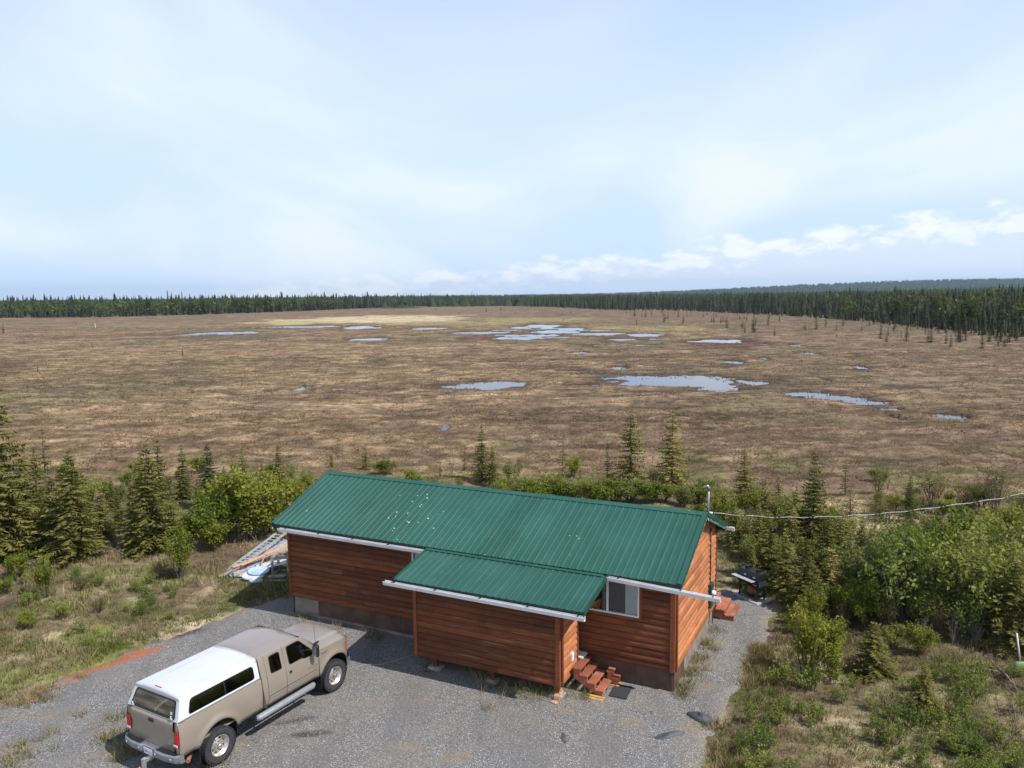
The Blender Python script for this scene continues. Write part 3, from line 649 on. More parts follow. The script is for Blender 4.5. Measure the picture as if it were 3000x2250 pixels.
# plywood skirting, one sheet after the other
def skirt(n, fn, L_, mats):
    for k in range(n):
        a = L_ * k / n + 0.004; b = L_ * (k + 1) / n - 0.004
        P = [fn(a, 0.0), fn(b, 0.0), fn(b, 0.05), fn(a, 0.05)]
        m = MB(); m._add([(x, y, -0.10) for x, y in P] + [(x, y, CZ0 - 0.004) for x, y in P], [(0, 1, 2, 3), (4, 5, 6, 7), (0, 1, 5, 4), (1, 2, 6, 5), (2, 3, 7, 6), (3, 0, 4, 7)])
        m.build('skirting_panel', mats(k), cabin)
skirt(12, lambda s, d: (s, 0.035 + d), CL, lambda k: MAT['ply_grey'] if k == 0 else MAT['ply'])
skirt(4, lambda s, d: (CL - 0.035 - d, s), CW, lambda k: MAT['ply'] if k == 0 else MAT['ply_grey'])
skirt(4, lambda s, d: (0.035 + d, s), CW, lambda k: MAT['ply'])
skirt(11, lambda s, d: (s, CW - 0.035 - d), CL, lambda k: MAT['ply'])
MB().box(0.3, 5.2, -0.03, 0.02, 0.0, 0.10).build('sill_plank', MAT['ply_grey'], cabin)

# --- roofing: ribbed sheets laid side by side
def sheet_mesh(w, nrib, fn):
    """fn(s across, t 0..1 up the slope, lift) -> point"""
    pts = []; p = w / nrib
    for k in range(nrib):
        c = (k + 0.5) * p
        pts += [(c - p * 0.5 + (0 if k else 0.0), 0), (c - 0.034, 0), (c - 0.016, 0.018), (c + 0.016, 0.018), (c + 0.034, 0)]
        for q in (-0.25, ): pass
    pts += [(w, 0)]
    m = MB(); m.grid([[fn(s, t, h) for s, h in pts] for t in (0.0, 1.0)], smooth=False); 
    b = len(m.v); k = len(pts)
    m._add([fn(s, 0.0, h) for s, h in pts] + [fn(s, 0.0, h - 0.012) for s, h in pts], [(i, i + 1, k + i + 1, k + i) for i in range(k - 1)])
    return m
def roof_side(name, n, u0, u1, v_lo, z_lo, v_hi, z_hi, nrib=4):
    w = (u1 - u0) / n; nv = Vector((0, -(z_hi - z_lo), (v_hi - v_lo))); nv = nv.normalized() * (1 if v_hi > v_lo else -1)
    for k in range(n):
        a = u0 + k * w
        fn = lambda s, t, h: (a + s, v_lo + (v_hi - v_lo) * t + nv.y * h, z_lo + (z_hi - z_lo) * t + nv.z * h)
        sheet_mesh(w, nrib, fn).build(name, MAT['roof'], cabin, fix=False)
RU0, RU1 = -GOV, CL + GOV
roof_side('roofing_sheet', 16, RU0, RU1, EAV_V, EAV_Z, RID_V, RID_Z)
roof_side('roofing_sheet', 16, RU0, RU1, 2 * RID_V - EAV_V, EAV_Z, RID_V, RID_Z)
def deck(mat, off, th, name, lo_in=0.03, g=0.02):             # roof deck under the sheets, seen as soffit and edge
    m = MB()
    for sg in (1, -1):
        f = lambda v: RID_V + sg * (v - RID_V)
        V = []
        for u in (RU0 + g, RU1 - g):
            for (v, zz) in ((EAV_V + lo_in, EAV_Z + SLP * lo_in), (RID_V, RID_Z)):
                V += [(u, f(v), zz - off), (u, f(v), zz - off - th)]
        m._add(V, [(0, 2, 6, 4), (1, 5, 7, 3), (0, 4, 5, 1), (0, 1, 3, 2), (4, 6, 7, 5)])
    m.build(name, mat, cabin)
deck(MAT['fascia'], 0.012, 0.05, 'roof_deck')
MB().box(RU0 + 0.03, RU1 - 0.03, EAV_V + 0.05, EAV_V + 0.085, EAV_Z - 0.20, EAV_Z - 0.035).build('fascia_board', MAT['fascia'], cabin)
MB().box(RU0 + 0.03, RU1 - 0.03, 2 * RID_V - EAV_V - 0.085, 2 * RID_V - EAV_V - 0.05, EAV_Z - 0.20, EAV_Z - 0.035).build('fascia_board', MAT['fascia'], cabin)
# ridge cap
def ridge():
    m = MB(); w = 0.17; P = []
    for u in (RU0 - 0.02, RU1 + 0.02):
        P.append([(u, RID_V - w, RID_Z - SLP * w + 0.012), (u, RID_V - w, RID_Z - SLP * w + 0.034), (u, RID_V - 0.03, RID_Z + 0.026), (u, RID_V, RID_Z + 0.040), (u, RID_V + 0.03, RID_Z + 0.026), (u, RID_V + w, RID_Z - SLP * w + 0.034), (u, RID_V + w, RID_Z - SLP * w + 0.012)])
    m.grid(P, smooth=False); m.build('ridge_cap', MAT['roof'], cabin)
ridge()
# rake trims along the gables, with a peeling board below the rear one
tp = NT('peeling_paint'); vv = tp.co(); pk = tp.noise(vv, 9, 5, .7)
tp.set(color=tp.mix(tp.ramp(pk, 0.56, 0.60), (0.030, 0.085, 0.075), (0.50, 0.52, 0.52)), rough=0.7); MAT['peeling'] = tp.m
for u, sg in ((RU0, -1), (RU1, 1)):
    for side in (1, -1):
        f = lambda v: RID_V + side * (v - RID_V)
        lo = (EAV_V - 0.005, EAV_Z - SLP * 0.005)
        for nm, mt, z0, z1, o0, o1 in (('rake_trim', MAT['green_trim'], -0.09, 0.030, -0.012, 0.014), ('rake_board', MAT['peeling'], -0.20, -0.094, -0.035, -0.004)):
            m = MB(); V = []
            for o in (o0, o1):
                V += [(u + sg * o, f(lo[0]), lo[1] + z0), (u + sg * o, f(RID_V), RID_Z + z0), (u + sg * o, f(RID_V), RID_Z + z1), (u + sg * o, f(lo[0]), lo[1] + z1)]
            m._add(V, [(0, 1, 2, 3), (4, 5, 6, 7), (0, 1, 5, 4), (1, 2, 6, 5), (2, 3, 7, 6), (3, 0, 4, 7)]); m.build(nm, mt, cabin)
        if nm == 'rake_board':
            m = MB(); V = []
            for o in (-0.03, 0.016):
                V += [(u + sg * o, f(lo[0]), lo[1] + 0.031), (u + sg * o, f(RID_V), RID_Z + 0.031), (u + sg * o, f(RID_V), RID_Z + 0.040), (u + sg * o, f(lo[0]), lo[1] + 0.040)]
            m._add([((p[0] - sg * 0.10) if i < 4 else p[0], p[1], p[2]) for i, p in enumerate(V)], [(0, 1, 2, 3), (4, 5, 6, 7), (0, 1, 5, 4), (1, 2, 6, 5), (2, 3, 7, 6), (3, 0, 4, 7)]); m.build('rake_flashing', MAT['roof'], cabin)
# --- gutters: open channels with hangers
def gutter(u0, u1, v, z, sag=0.0, name='gutter'):
    prof = [(0.0, 0.0), (0.0, -0.105), (-0.075, -0.105), (-0.095, -0.06), (-0.115, 0.0), (-0.128, 0.0), (-0.128, -0.012), (-0.108, -0.064), (-0.086, -0.118), (0.012, -0.118), (0.012, 0.0)]
    m = MB(); n = 8; P = []
    for i in range(n + 1):
        u = u0 + (u1 - u0) * i / n; P.append([(u, v + a, z + b - sag * (i / n)) for a, b in prof])
    m.grid(P, smooth=False, closed=True)
    g = m.build(name, MAT['gutter'], cabin)
    k = max(2, int((u1 - u0) / 1.15))
    for i in range(k):
        u = u0 + 0.3 + (u1 - u0 - 0.5) * i / max(1, k - 1); zz = z - sag * (u - u0) / (u1 - u0)
        MB().box(u - 0.014, u + 0.014, v - 0.118, v + 0.0, zz - 0.016, zz + 0.008).build('gutter_hanger', MAT['black'], g)
    return g
gutter(0.02, 6.22, EAV_V + 0.03, EAV_Z - 0.11)
gutter(12.03, 15.15, EAV_V + 0.03, EAV_Z - 0.05, 0.13)
gutter(0.0, 14.36, 2 * RID_V - EAV_V + 0.09, EAV_Z - 0.10)

# --- windows
def window(w, parent, mull, curtains, fn=lambda u, o, z: (u, -o - 0.040, z)):
    u0, u1, z0, z1 = w
    def bx(m, a, b, o0, o1, c, d):
        V = [fn(u, o, z) for z in (c, d) for o in (o0, o1) for u in (a, b)]
        m._add(V, [(0, 2, 3, 1), (4, 5, 7, 6), (0, 1, 5, 4), (2, 6, 7, 3), (0, 4, 6, 2), (1, 3, 7, 5)])
    t = 0.045
    wo = MB(); bx(wo, u0, u1, -0.06, 0.03, z1 - t, z1); bx(wo, u0, u1, -0.06, 0.03, z0, z0 + t); bx(wo, u0, u0 + t, -0.06, 0.03, z0 + t, z1 - t); bx(wo, u1 - t, u1, -0.06, 0.03, z0 + t, z1 - t)
    win = wo.build('window', MAT['vinyl'], parent)
    for um in mull:
        m = MB(); bx(m, um - 0.028, um + 0.028, -0.05, 0.022, z0 + t, z1 - t); m.build('mullion', MAT['vinyl'], win)
    e = [u0 + t] + list(mull) + [u1 - t]
    for a, b in zip(e[:-1], e[1:]):
        m = MB(); bx(m, a, b, -0.028, -0.022, z0 + t, z1 - t); m.build('pane', MAT['glass'], win)
    for a, b in curtains:
        n = 24; P = [[fn(a + (b - a) * i / n, -0.065 + 0.012 * math.sin(i * 2.1), zz) for i in range(n + 1)] for zz in (z0 - 0.05, z1 + 0.03)]
        MB().grid(P).build('curtain', MAT['curtain'], win)
    for nm, a, b, c, d in (('window_trim', u1 + 0.004, u1 + 0.085, z0 - 0.085, z1 + 0.06), ('window_trim', u0 - 0.085, u0 - 0.004, z0 - 0.085, z1 + 0.06), ('window_trim', u0, u1, z0 - 0.085, z0 - 0.004)):
        m = MB(); bx(m, a, b, 0.002, 0.034, c, d); m.build(nm, MAT['trim'], win)
window(WIN_R, cabin, [11.85], [(12.36, 12.74)])
window(WIN_L, cabin, [5.92], [(5.25, 5.6)])

# --- porch: boxed entry on posts with its own low roof
def porch():
    T = 0.10; v0 = -PD
    m = MB(); m.box(PU0, PU1, v0, v0 + T, PZ0 + 0.02, PZ1); m.box(PU0, PU0 + T, v0 + T, -0.03, PZ0 + 0.02, PZ1); m.box(PU1 - T, PU1, v0 + T, -0.46, PZ0 + 0.02, PZ1)
    m.build('porch_sheathing', MAT['trim'], cabin)
    MB().box(PU0 + T, PU1 - T, v0 + T, -0.03, PZ0 + 0.02, PZ0 + 0.16).build('porch_floor', MAT['floor_in'], cabin)
    fP = lambda s, o, z: (s, v0 - o, z); fPR = lambda s, o, z: (PU1 + o, s, z); fPL = lambda s, o, z: (PU0 - o, s, z)
    z = PZ0 - 0.02
    while z < PZ1 - 0.03:
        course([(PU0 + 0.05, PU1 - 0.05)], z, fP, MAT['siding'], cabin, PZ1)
        course([(v0 + 0.06, -0.50)], z, fPR, MAT['siding_lit'], cabin, PZ1 + 0.12)
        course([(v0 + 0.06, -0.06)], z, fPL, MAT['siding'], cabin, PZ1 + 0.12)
        z += EXPO
    for (a, b, c, d) in [(PU0 - 0.03, PU0 + 0.08, v0 - 0.086, v0), (PU0 - 0.086, PU0, v0 + 0.002, v0 + 0.09), (PU1 - 0.10, PU1 + 0.034, v0 - 0.086, v0), (PU1, PU1 + 0.086, v0 + 0.002, v0 + 0.09), (PU1 - 0.02, PU1 + 0.086, -0.50, -0.42)]:
        MB().box(a, b, c, d, PZ0 - 0.03, PZ1 + 0.1).build('corner_board', MAT['trim'], cabin)
    # side wedges under the roof
    for u in (PU0, PU1 - T):
        MB().prism([(v0 + 0.02, PZ1 + 0.001), (-0.03, PZ1 + 0.001), (-0.03, 3.26), (v0 + 0.02, 2.95)], lambda a, b, d: (d, a, b), u + 0.002, u + T - 0.002).build('gable_infill', MAT['trim'], cabin)
    # roof
    r0, r1, vl, zl, vh, zh = 6.06, 12.00, -2.36, 2.955, EAV_V + 0.10, 3.345
    w = 7; nv = Vector((0, -(zh - zl), vh - vl)).normalized()
    for k in range(w):
        a = r0 + (r1 - r0) * k / w
        sheet_mesh((r1 - r0) / w, 4, lambda s, t, h: (a + s, vl + (vh - vl) * t + nv.y * h, zl + (zh - zl) * t + nv.z * h)).build('porch_roofing_sheet', MAT['roof'], cabin, fix=False)
    sl = (zh - zl) / (vh - vl)
    m = MB(); V = []
    for u in (r0 + 0.02, r1 - 0.02):
        for v in (vl + 0.03, vh): V += [(u, v, zl + sl * (v - vl) - 0.012), (u, v, zl + sl * (v - vl) - 0.06)]
    m._add(V, [(0, 2, 6, 4), (1, 5, 7, 3), (0, 4, 5, 1), (0, 1, 3, 2), (4, 6, 7, 5), (2, 3, 7, 6)]); m.build('porch_roof_deck', MAT['fascia'], cabin)
    MB().box(r0 + 0.03, r1 - 0.03, vl + 0.05, vl + 0.085, zl - 0.17, zl - 0.045).build('fascia_board', MAT['fascia'], cabin)
    for u, sg in ((r0, -1), (r1, 1)):
        m = MB(); V = []
        for o in (-0.012, 0.014):
            for v in (vl - 0.006, vh):
                V += [(u + sg * o, v, zl + sl * (v - vl) - 0.12), (u + sg * o, v, zl + sl * (v - vl) + 0.032)]
        m._add(V, [(0, 1, 3, 2), (4, 5, 7, 6), (0, 1, 5, 4), (2, 3, 7, 6), (1, 3, 7, 5), (0, 2, 6, 4)]); m.build('rake_trim', MAT['green_trim'], cabin)
    # flashing strip where the porch roof tucks under the eave
    m = MB(); V = []
    for u in (r0, r1 - 0.1):
        for v in (vh - 0.20, vh - 0.02): V += [(u, v, zl + sl * (v - vl) + 0.026), (u, v, zl + sl * (v - vl) + 0.034)]
    m._add(V, [(0, 1, 3, 2), (4, 5, 7, 6), (0, 1, 5, 4), (2, 3, 7, 6), (1, 3, 7, 5), (0, 2, 6, 4)]); m.build('flashing', MAT['roof'], cabin)
    gutter(5.72, 12.04, vl + 0.03, zl - 0.085, 0.02)
    # posts on concrete blocks
    for u in (PU0 + 0.60, PU0 + 2.55, PU1 - 0.13):
        p = MB().box(u - 0.07, u + 0.07, v0 + 0.06, v0 + 0.20, 0.10, PZ0 + 0.02).build('post', MAT['siding'], cabin)
        MB().box(u - 0.2, u + 0.2, v0 - 0.03, v0 + 0.30, -0.04, 0.10, 0.015).build('footing', MAT['concrete'], p)
    for u in (PU0 + 0.60, PU0 + 2.55, PU1 - 0.13):
        MB().box(u - 0.07, u + 0.07, -0.40, -0.26, -0.02, PZ0 + 0.02).build('post', MAT['siding'], cabin)
    # house number
    cu = bpy.data.curves.new('num', 'FONT'); cu.body = '26873'; cu.size = 0.20; cu.extrude = 0.004; cu.space_character = 1.15
    to = bpy.data.objects.new('tmp', cu); col.objects.link(to)
    dg = bpy.context.evaluated_depsgraph_get(); me = bpy.data.meshes.new_from_object(to.evaluated_get(dg)); bpy.data.objects.remove(to)
    n = len(me.vertices); co = np.empty(n * 3, np.float32); me.vertices.foreach_get('co', co); co = co.reshape(-1, 3)
    q = np.stack([10.24 + co[:, 0] * 0.80, -PD - 0.076 - co[:, 2], 2.035 + co[:, 1]], 1); me.vertices.foreach_set('co', q.astype(np.float32).ravel()); me.update(); me.materials.clear()
    o = link('house_number', me, MAT['black'], cabin); o['label'] = 'black house number 26873 on the porch front'
    # white outlet box on the porch side
    b = MB().box(PU1 + 0.05, PU1 + 0.115, -1.00, -0.86, 0.84, 1.09, 0.01).build('outlet_box', MAT['vinyl'], cabin)
    MB().box(PU1 + 0.116, PU1 + 0.126, -0.985, -0.875, 0.87, 1.06, 0.004).build('outlet_cover', MAT['gutter'], b)
    # pale landing: a panelled slab between porch and wall
    ld = MB().box(10.35, 11.24, -0.44, -0.04, 0.70, 0.745).build('landing', MAT['vinyl'], cabin); ld['label'] = 'pale panelled landing slab at the head of the steps'
    for a, b_, c, d in ((10.85, 11.18, -0.40, -0.08), (10.92, 11.12, -0.34, -0.14)):
        m = MB(); m.box(a, b_, c, c + 0.02, 0.746, 0.756); m.box(a, b_, d - 0.02, d, 0.746, 0.756); m.box(a, a + 0.02, c + 0.02, d - 0.02, 0.746, 0.756); m.box(b_ - 0.02, b_, c + 0.02, d - 0.02, 0.746, 0.756); m.build('landing_moulding', MAT['gutter'], ld)
    MB().box(10.4, 11.2, -0.42, -0.06, 0.52, 0.70).build('landing_frame', MAT['trim'], cabin)
porch()

# --- electrics on the gable
def electrics():
    u = CL
    MB().tube([(u + 0.075, 4.28, 0.95), (u + 0.075, 4.28, 3.62)], 0.03).build('conduit', MAT['fascia'], cabin)
    b = MB().box(u + 0.03, u + 0.17, 4.10, 4.44, 0.98, 1.78, 0.012).build('meter_box', MAT['meter_green'], cabin)
    m = MB(); m.lathe([(0.085, 0), (0.085, 0.06), (0.07, 0.10), (0.001, 0.12)], (u + 0.17, 4.27, 1.46), (1, 0, 0), 20); m.build('meter_dial', MAT['vinyl'], b)
    MB().tube([(u + 0.06, 4.3, 0.98), (u + 0.08, 4.28, 0.75), (u + 0.1, 4.15, 0.55), (u + 0.07, 4.1, 0.45)], 0.012, 6).build('cable_tail', MAT['black'], b)
    # mast through the roof, with weatherhead
    mu, mv = u + 0.16, 3.45; z0 = RID_Z - SLP * (mv - RID_V) - 0.3
    ms = MB().tube([(mu, mv, z0), (mu, mv, 5.10)], 0.028, 10).build('service_mast', MAT['metal_grey'], cabin)
    m = MB(); m.tube([(mu, mv, 5.05), (mu, mv, 5.16), (mu - 0.03, mv - 0.02, 5.21), (mu - 0.10, mv - 0.05, 5.19), (mu - 0.15, mv - 0.07, 5.12)], [0.036, 0.045, 0.05, 0.048, 0.04], 10); m.build('weatherhead', MAT['metal_grey'], ms)
    for k in (0, 1):
        MB().tube([(mu - 0.14, mv - 0.06, 5.12), (mu - 0.26 + 0.12 * k, mv - 0.05, 4.85), (mu - 0.22 + 0.1 * k, mv - 0.02, 4.62), (mu - 0.02, mv, 4.48), (mu + 0.12, mv + 0.02, 4.40)], 0.010, 5).build('drop_wire', MAT['black'], ms)
    MB().tube([(mu + 0.02, mv, 4.36), (mu + 0.13, mv, 4.36)], 0.035, 8).build('insulator', MAT['gutter'], ms)
    x, y = HW(mu + 0.13, mv); return Vector((x, y, 4.36))
CABLE_START = electrics()
# ------------------------------------------------------------------ the pickup truck
def m_paint(name, c, flake=0.35):
    t = NT(name); v = t.co('Object'); f = t.noise(v, 1.6, 4); d = t.noise(v, 14, 5, 0.65)
    sep = t.n('ShaderNodeSeparateXYZ'); t.L.new(v, sep.inputs[0])
    cc = t.mix(t.ramp(f, 0.3, 0.7), tuple(x * 0.95 for x in c), tuple(x * 1.05 for x in c))
    dirt = t.math('MULTIPLY', t.ramp(sep.outputs[2], 1.0, 0.65), t.ramp(d, 0.35, 0.7, 0.15, 0.8))     # road dust along the sills
    cc = t.mix(dirt, cc, (0.20, 0.165, 0.125))
    t.set(color=cc, rough=t.math('MULTIPLY_ADD', d, 0.15, 0.30), metal=flake, coat=0.6, coatr=0.06); return t.m
MAT['tan'] = m_paint('tan_metallic_paint', (0.335, 0.285, 0.228), 0.30)
MAT['tan_dull'] = m_paint('faded_tan_paint', (0.30, 0.262, 0.235), 0.10)
MAT['topper'] = plain('white_fibreglass', (0.60, 0.62, 0.655), 0.35, var=0.03, scale=1.2, coat=0.3)
MAT['rubber'] = plain('tyre_rubber', (0.035, 0.035, 0.038), 0.85, var=0.25, scale=9, bump=0.3, bscale=40)
MAT['alloy'] = plain('alloy_wheel', (0.62, 0.60, 0.58), 0.35, metal=0.8, var=0.15, scale=12)
MAT['hubgrime'] = plain('rusty_hub', (0.30, 0.19, 0.14), 0.6, metal=0.3, var=0.3, scale=30)
MAT['trim_black'] = plain('black_trim', (0.016, 0.016, 0.019), 0.45)
MAT['under'] = plain('underbody', (0.012, 0.011, 0.010), 0.9)
MAT['steel'] = plain('brushed_steel', (0.36, 0.37, 0.40), 0.40, metal=0.75, var=0.1)
MAT['board_grey'] = plain('grey_running_board', (0.26, 0.27, 0.30), 0.55, metal=0.2, var=0.15, scale=20, bump=0.2)
MAT['tail_red'] = plain('red_lens', (0.42, 0.006, 0.010), 0.18, var=0.2, scale=18, coat=0.6)
MAT['amber'] = plain('amber_lens', (0.75, 0.20, 0.02), 0.2, coat=0.5)
MAT['lens'] = plain('clear_lens', (0.55, 0.55, 0.55), 0.15, coat=0.6)
MAT['tint'] = m_glass('tinted_glass', (0.06, 0.075, 0.085), 2.4)
MAT['cabglass'] = m_glass('cab_glass', (0.50, 0.62, 0.54), 1.6)
MAT['seat'] = plain('tan_seat_cloth', (0.26, 0.23, 0.18), 0.9)
MAT['dash'] = plain('grey_dash', (0.06, 0.06, 0.055), 0.7)
MAT['dusty_glass'] = m_glass('dusty_rear_glass', (0.50, 0.49, 0.42), 0.9, 0.08)
_t = MAT['dusty_glass'].node_tree; _o = _t.nodes['Material Output']; _s = _o.inputs['Surface'].links[0].from_socket; _d = _t.nodes.new('ShaderNodeBsdfDiffuse'); _d.inputs[0].default_value = (0.30, 0.27, 0.20, 1)
_n = _t.nodes.new('ShaderNodeTexNoise'); _n.inputs['Scale'].default_value = 2.5; _mr = _t.nodes.new('ShaderNodeMapRange'); _mr.inputs[1].default_value = .3; _mr.inputs[2].default_value = .7; _mr.inputs[3].default_value = .15; _mr.inputs[4].default_value = .55; _t.links.new(_n.outputs[0], _mr.inputs[0])
_m = _t.nodes.new('ShaderNodeMixShader'); _t.links.new(_mr.outputs[0], _m.inputs[0]); _t.links.new(_s, _m.inputs[1]); _t.links.new(_d.outputs[0], _m.inputs[2]); _t.links.new(_m.outputs[0], _o.inputs['Surface'])
MAT['ball'] = plain('rusty_ball', (0.40, 0.20, 0.13), 0.4, metal=0.5)
MAT['rust'] = plain('rusty_pipe', (0.30, 0.13, 0.06), 0.8, var=0.3, scale=25)

TX, TY, TA = -8.005, 18.42, math.radians(59.94)
truck = empty('pickup_truck', (TX, TY, 0.02), TA, 'tan extended cab pickup with white bed topper on the gravel', 'pickup truck')
Z_SILL, Z_BELT, ARC_R, ARC_Z, WR = 0.70, 1.52, 0.575, 0.52, 0.445
def yside(x, z):
    p = [(0.55, 0.93), (0.70, 0.965), (0.85, 0.990), (1.05, 1.003), (1.25, 0.998), (1.40, 0.975), (1.52, 0.945), (1.60, 0.925)]
    y = float(np.interp(z, [q[0] for q in p], [q[1] for q in p]))
    for c in (0.0, 4.01):
        d = math.hypot(x - c, z - ARC_Z)
        if d < ARC_R + 0.16: y += 0.045 * max(0.0, 1 - abs(d - ARC_R - 0.03) / 0.13) ** 0.7
    if x > 4.30: y -= 0.20 * ((x - 4.30) / 0.45) ** 2
    if x < -0.95: y -= 0.05 * ((-0.95 - x) / 0.15) ** 2
    return y
def arch(x, zb):
    for c in (0.0, 4.01):
        if abs(x - c) < ARC_R: zb = max(zb, ARC_Z + math.sqrt(ARC_R ** 2 - (x - c) ** 2))
    return zb
def xs_(a, b):
    r = list(np.linspace(a, b, max(3, int((b - a) / 0.05))))
    for c in (0.0, 4.01):
        for w in np.linspace(0, math.pi, 33):
            q = c + ARC_R * math.cos(w)
            if a < q < b: r.append(q)
    return sorted(set(round(q, 4) for q in r))
def side_panel(a, b, ztop, zbot=Z_SILL, nrow=9, sides=(1, -1), inset=0.0):
    m = MB()
    for s in sides:
        P = []
        for x in xs_(a, b):
            zt = ztop(x) if callable(ztop) else ztop; zb = min(arch(x, zbot(x) if callable(zbot) else zbot), zt - 0.02)
            P.append([(x, s * (yside(x, z) - inset), z) for z in np.linspace(zb, zt, nrow)] )
        m.grid(P)
        m.grid([[p[0], (p[0][0], p[0][1] - s * 0.045, p[0][2] + 0.01)] for p in P])      # turned-in lower lip
    return m
BED0, BED1 = -1.07, 1.36; CAB0, CAB1 = 1.385, 3.42; NOSE = 4.72; BEDZ = 1.50
TOPF = lambda x: 1.52 - 0.02 * (x - 3.4) - 0.10 * max(0, (x - 4.25) / 0.45) ** 2

bed = side_panel(BED0, BED1, BEDZ)
for s in (1, -1): bed.grid([[(x, s * (yside(x, BEDZ)), BEDZ), (x, s * (yside(x, BEDZ) - 0.03), BEDZ + 0.012), (x, s * 0.86, BEDZ + 0.012)] for x in np.linspace(BED0, BED1, 12)])
bed.box(BED0 + 0.03, BED1, -0.93, 0.93, 0.80, 0.84)
bed.box(BED1 - 0.04, BED1 - 0.002, -0.94, 0.94, 0.75, BEDZ + 0.01)
BED = bed.build('bed', MAT['tan'], truck, fix=True)
# wheel housings and frame, dark
u = MB(); u.box(-0.95, 4.5, -0.52, 0.52, 0.48, 0.70)
for c in (0.0, 4.01): u.lathe([(0.56, -0.94), (0.56, -0.50), (0.02, -0.50)], (c, 0, ARC_Z), (0, 1, 0), 28); u.lathe([(0.56, 0.94), (0.56, 0.50), (0.02, 0.50)], (c, 0, ARC_Z), (0, 1, 0), 28); u.tube([(c, -0.80, WR), (c, 0.80, WR)], 0.06)
u.box(1.0, 3.35, -0.90, 0.90, 0.64, 0.72); u.box(-1.0, -0.58, -0.88, 0.88, 0.70, 0.80); u.box(0.6, 1.3, -0.88, 0.88, 0.66, 0.80)
u.build('chassis', MAT['under'], truck)
# tailgate
def tailgate():
    P = []
    for z in np.linspace(0.78, BEDZ + 0.005, 9):
        x = BED0 - 0.012 - 0.020 * math.exp(-((z - 1.33) / 0.10) ** 2) + 0.012 * math.exp(-((z - 1.12) / 0.1) ** 2)
        P.append([(x, y, z) for y in np.linspace(-0.77, 0.77, 9)])
    m = MB(); m.grid(P); m.grid([P[-1], [(BED0 + 0.05, q[1], q[2]) for q in P[-1]]])
    tg = m.build('tailgate', MAT['tan'], truck, fix=True)
    MB().box(BED0 - 0.055, BED0 - 0.02, -0.09, 0.09, 1.335, 1.425, 0.03).build('tailgate_handle', MAT['trim_black'], tg)
    MB().lathe([(0.001, 0.012), (0.030, 0.010), (0.036, 0.0)], (BED0 - 0.014, -0.60, 0.92), (-1, 0, 0), 16).build('oval_badge', MAT['steel'], tg)
    for s in (1, -1):
        P = [[(BED0 + 0.02 - 0.03 * math.sin(math.pi * k / 6), s * y, z) for k, y in enumerate(np.linspace(0.775, 0.945, 7))] for z in (0.72, 0.9, 1.1, 1.3, BEDZ)]
        MB().grid(P).build('rear_corner', MAT['tan'], truck, fix=True)
        P = [[(BED0 - 0.028 - 0.022 * math.sin(math.pi * k / 8) * (0.4 + 0.6 * math.sin(math.pi * min(1, max(0, i / 8)))) + (0.06 if k > 6 else 0) * (k - 6) / 2, s * y, z) for k, y in enumerate(np.linspace(0.785, 0.965, 9))] for i, z in enumerate(np.linspace(0.93, 1.30, 9))]
        tl = MB().grid(P).build('tail_light', MAT['tail_red'], truck, fix=True)
        MB().box(BED0 - 0.056, BED0 - 0.030, s * 0.80, s * 0.93, 0.945, 1.0, 0.008).build('reverse_lens', MAT['lens'], tl)
tailgate()
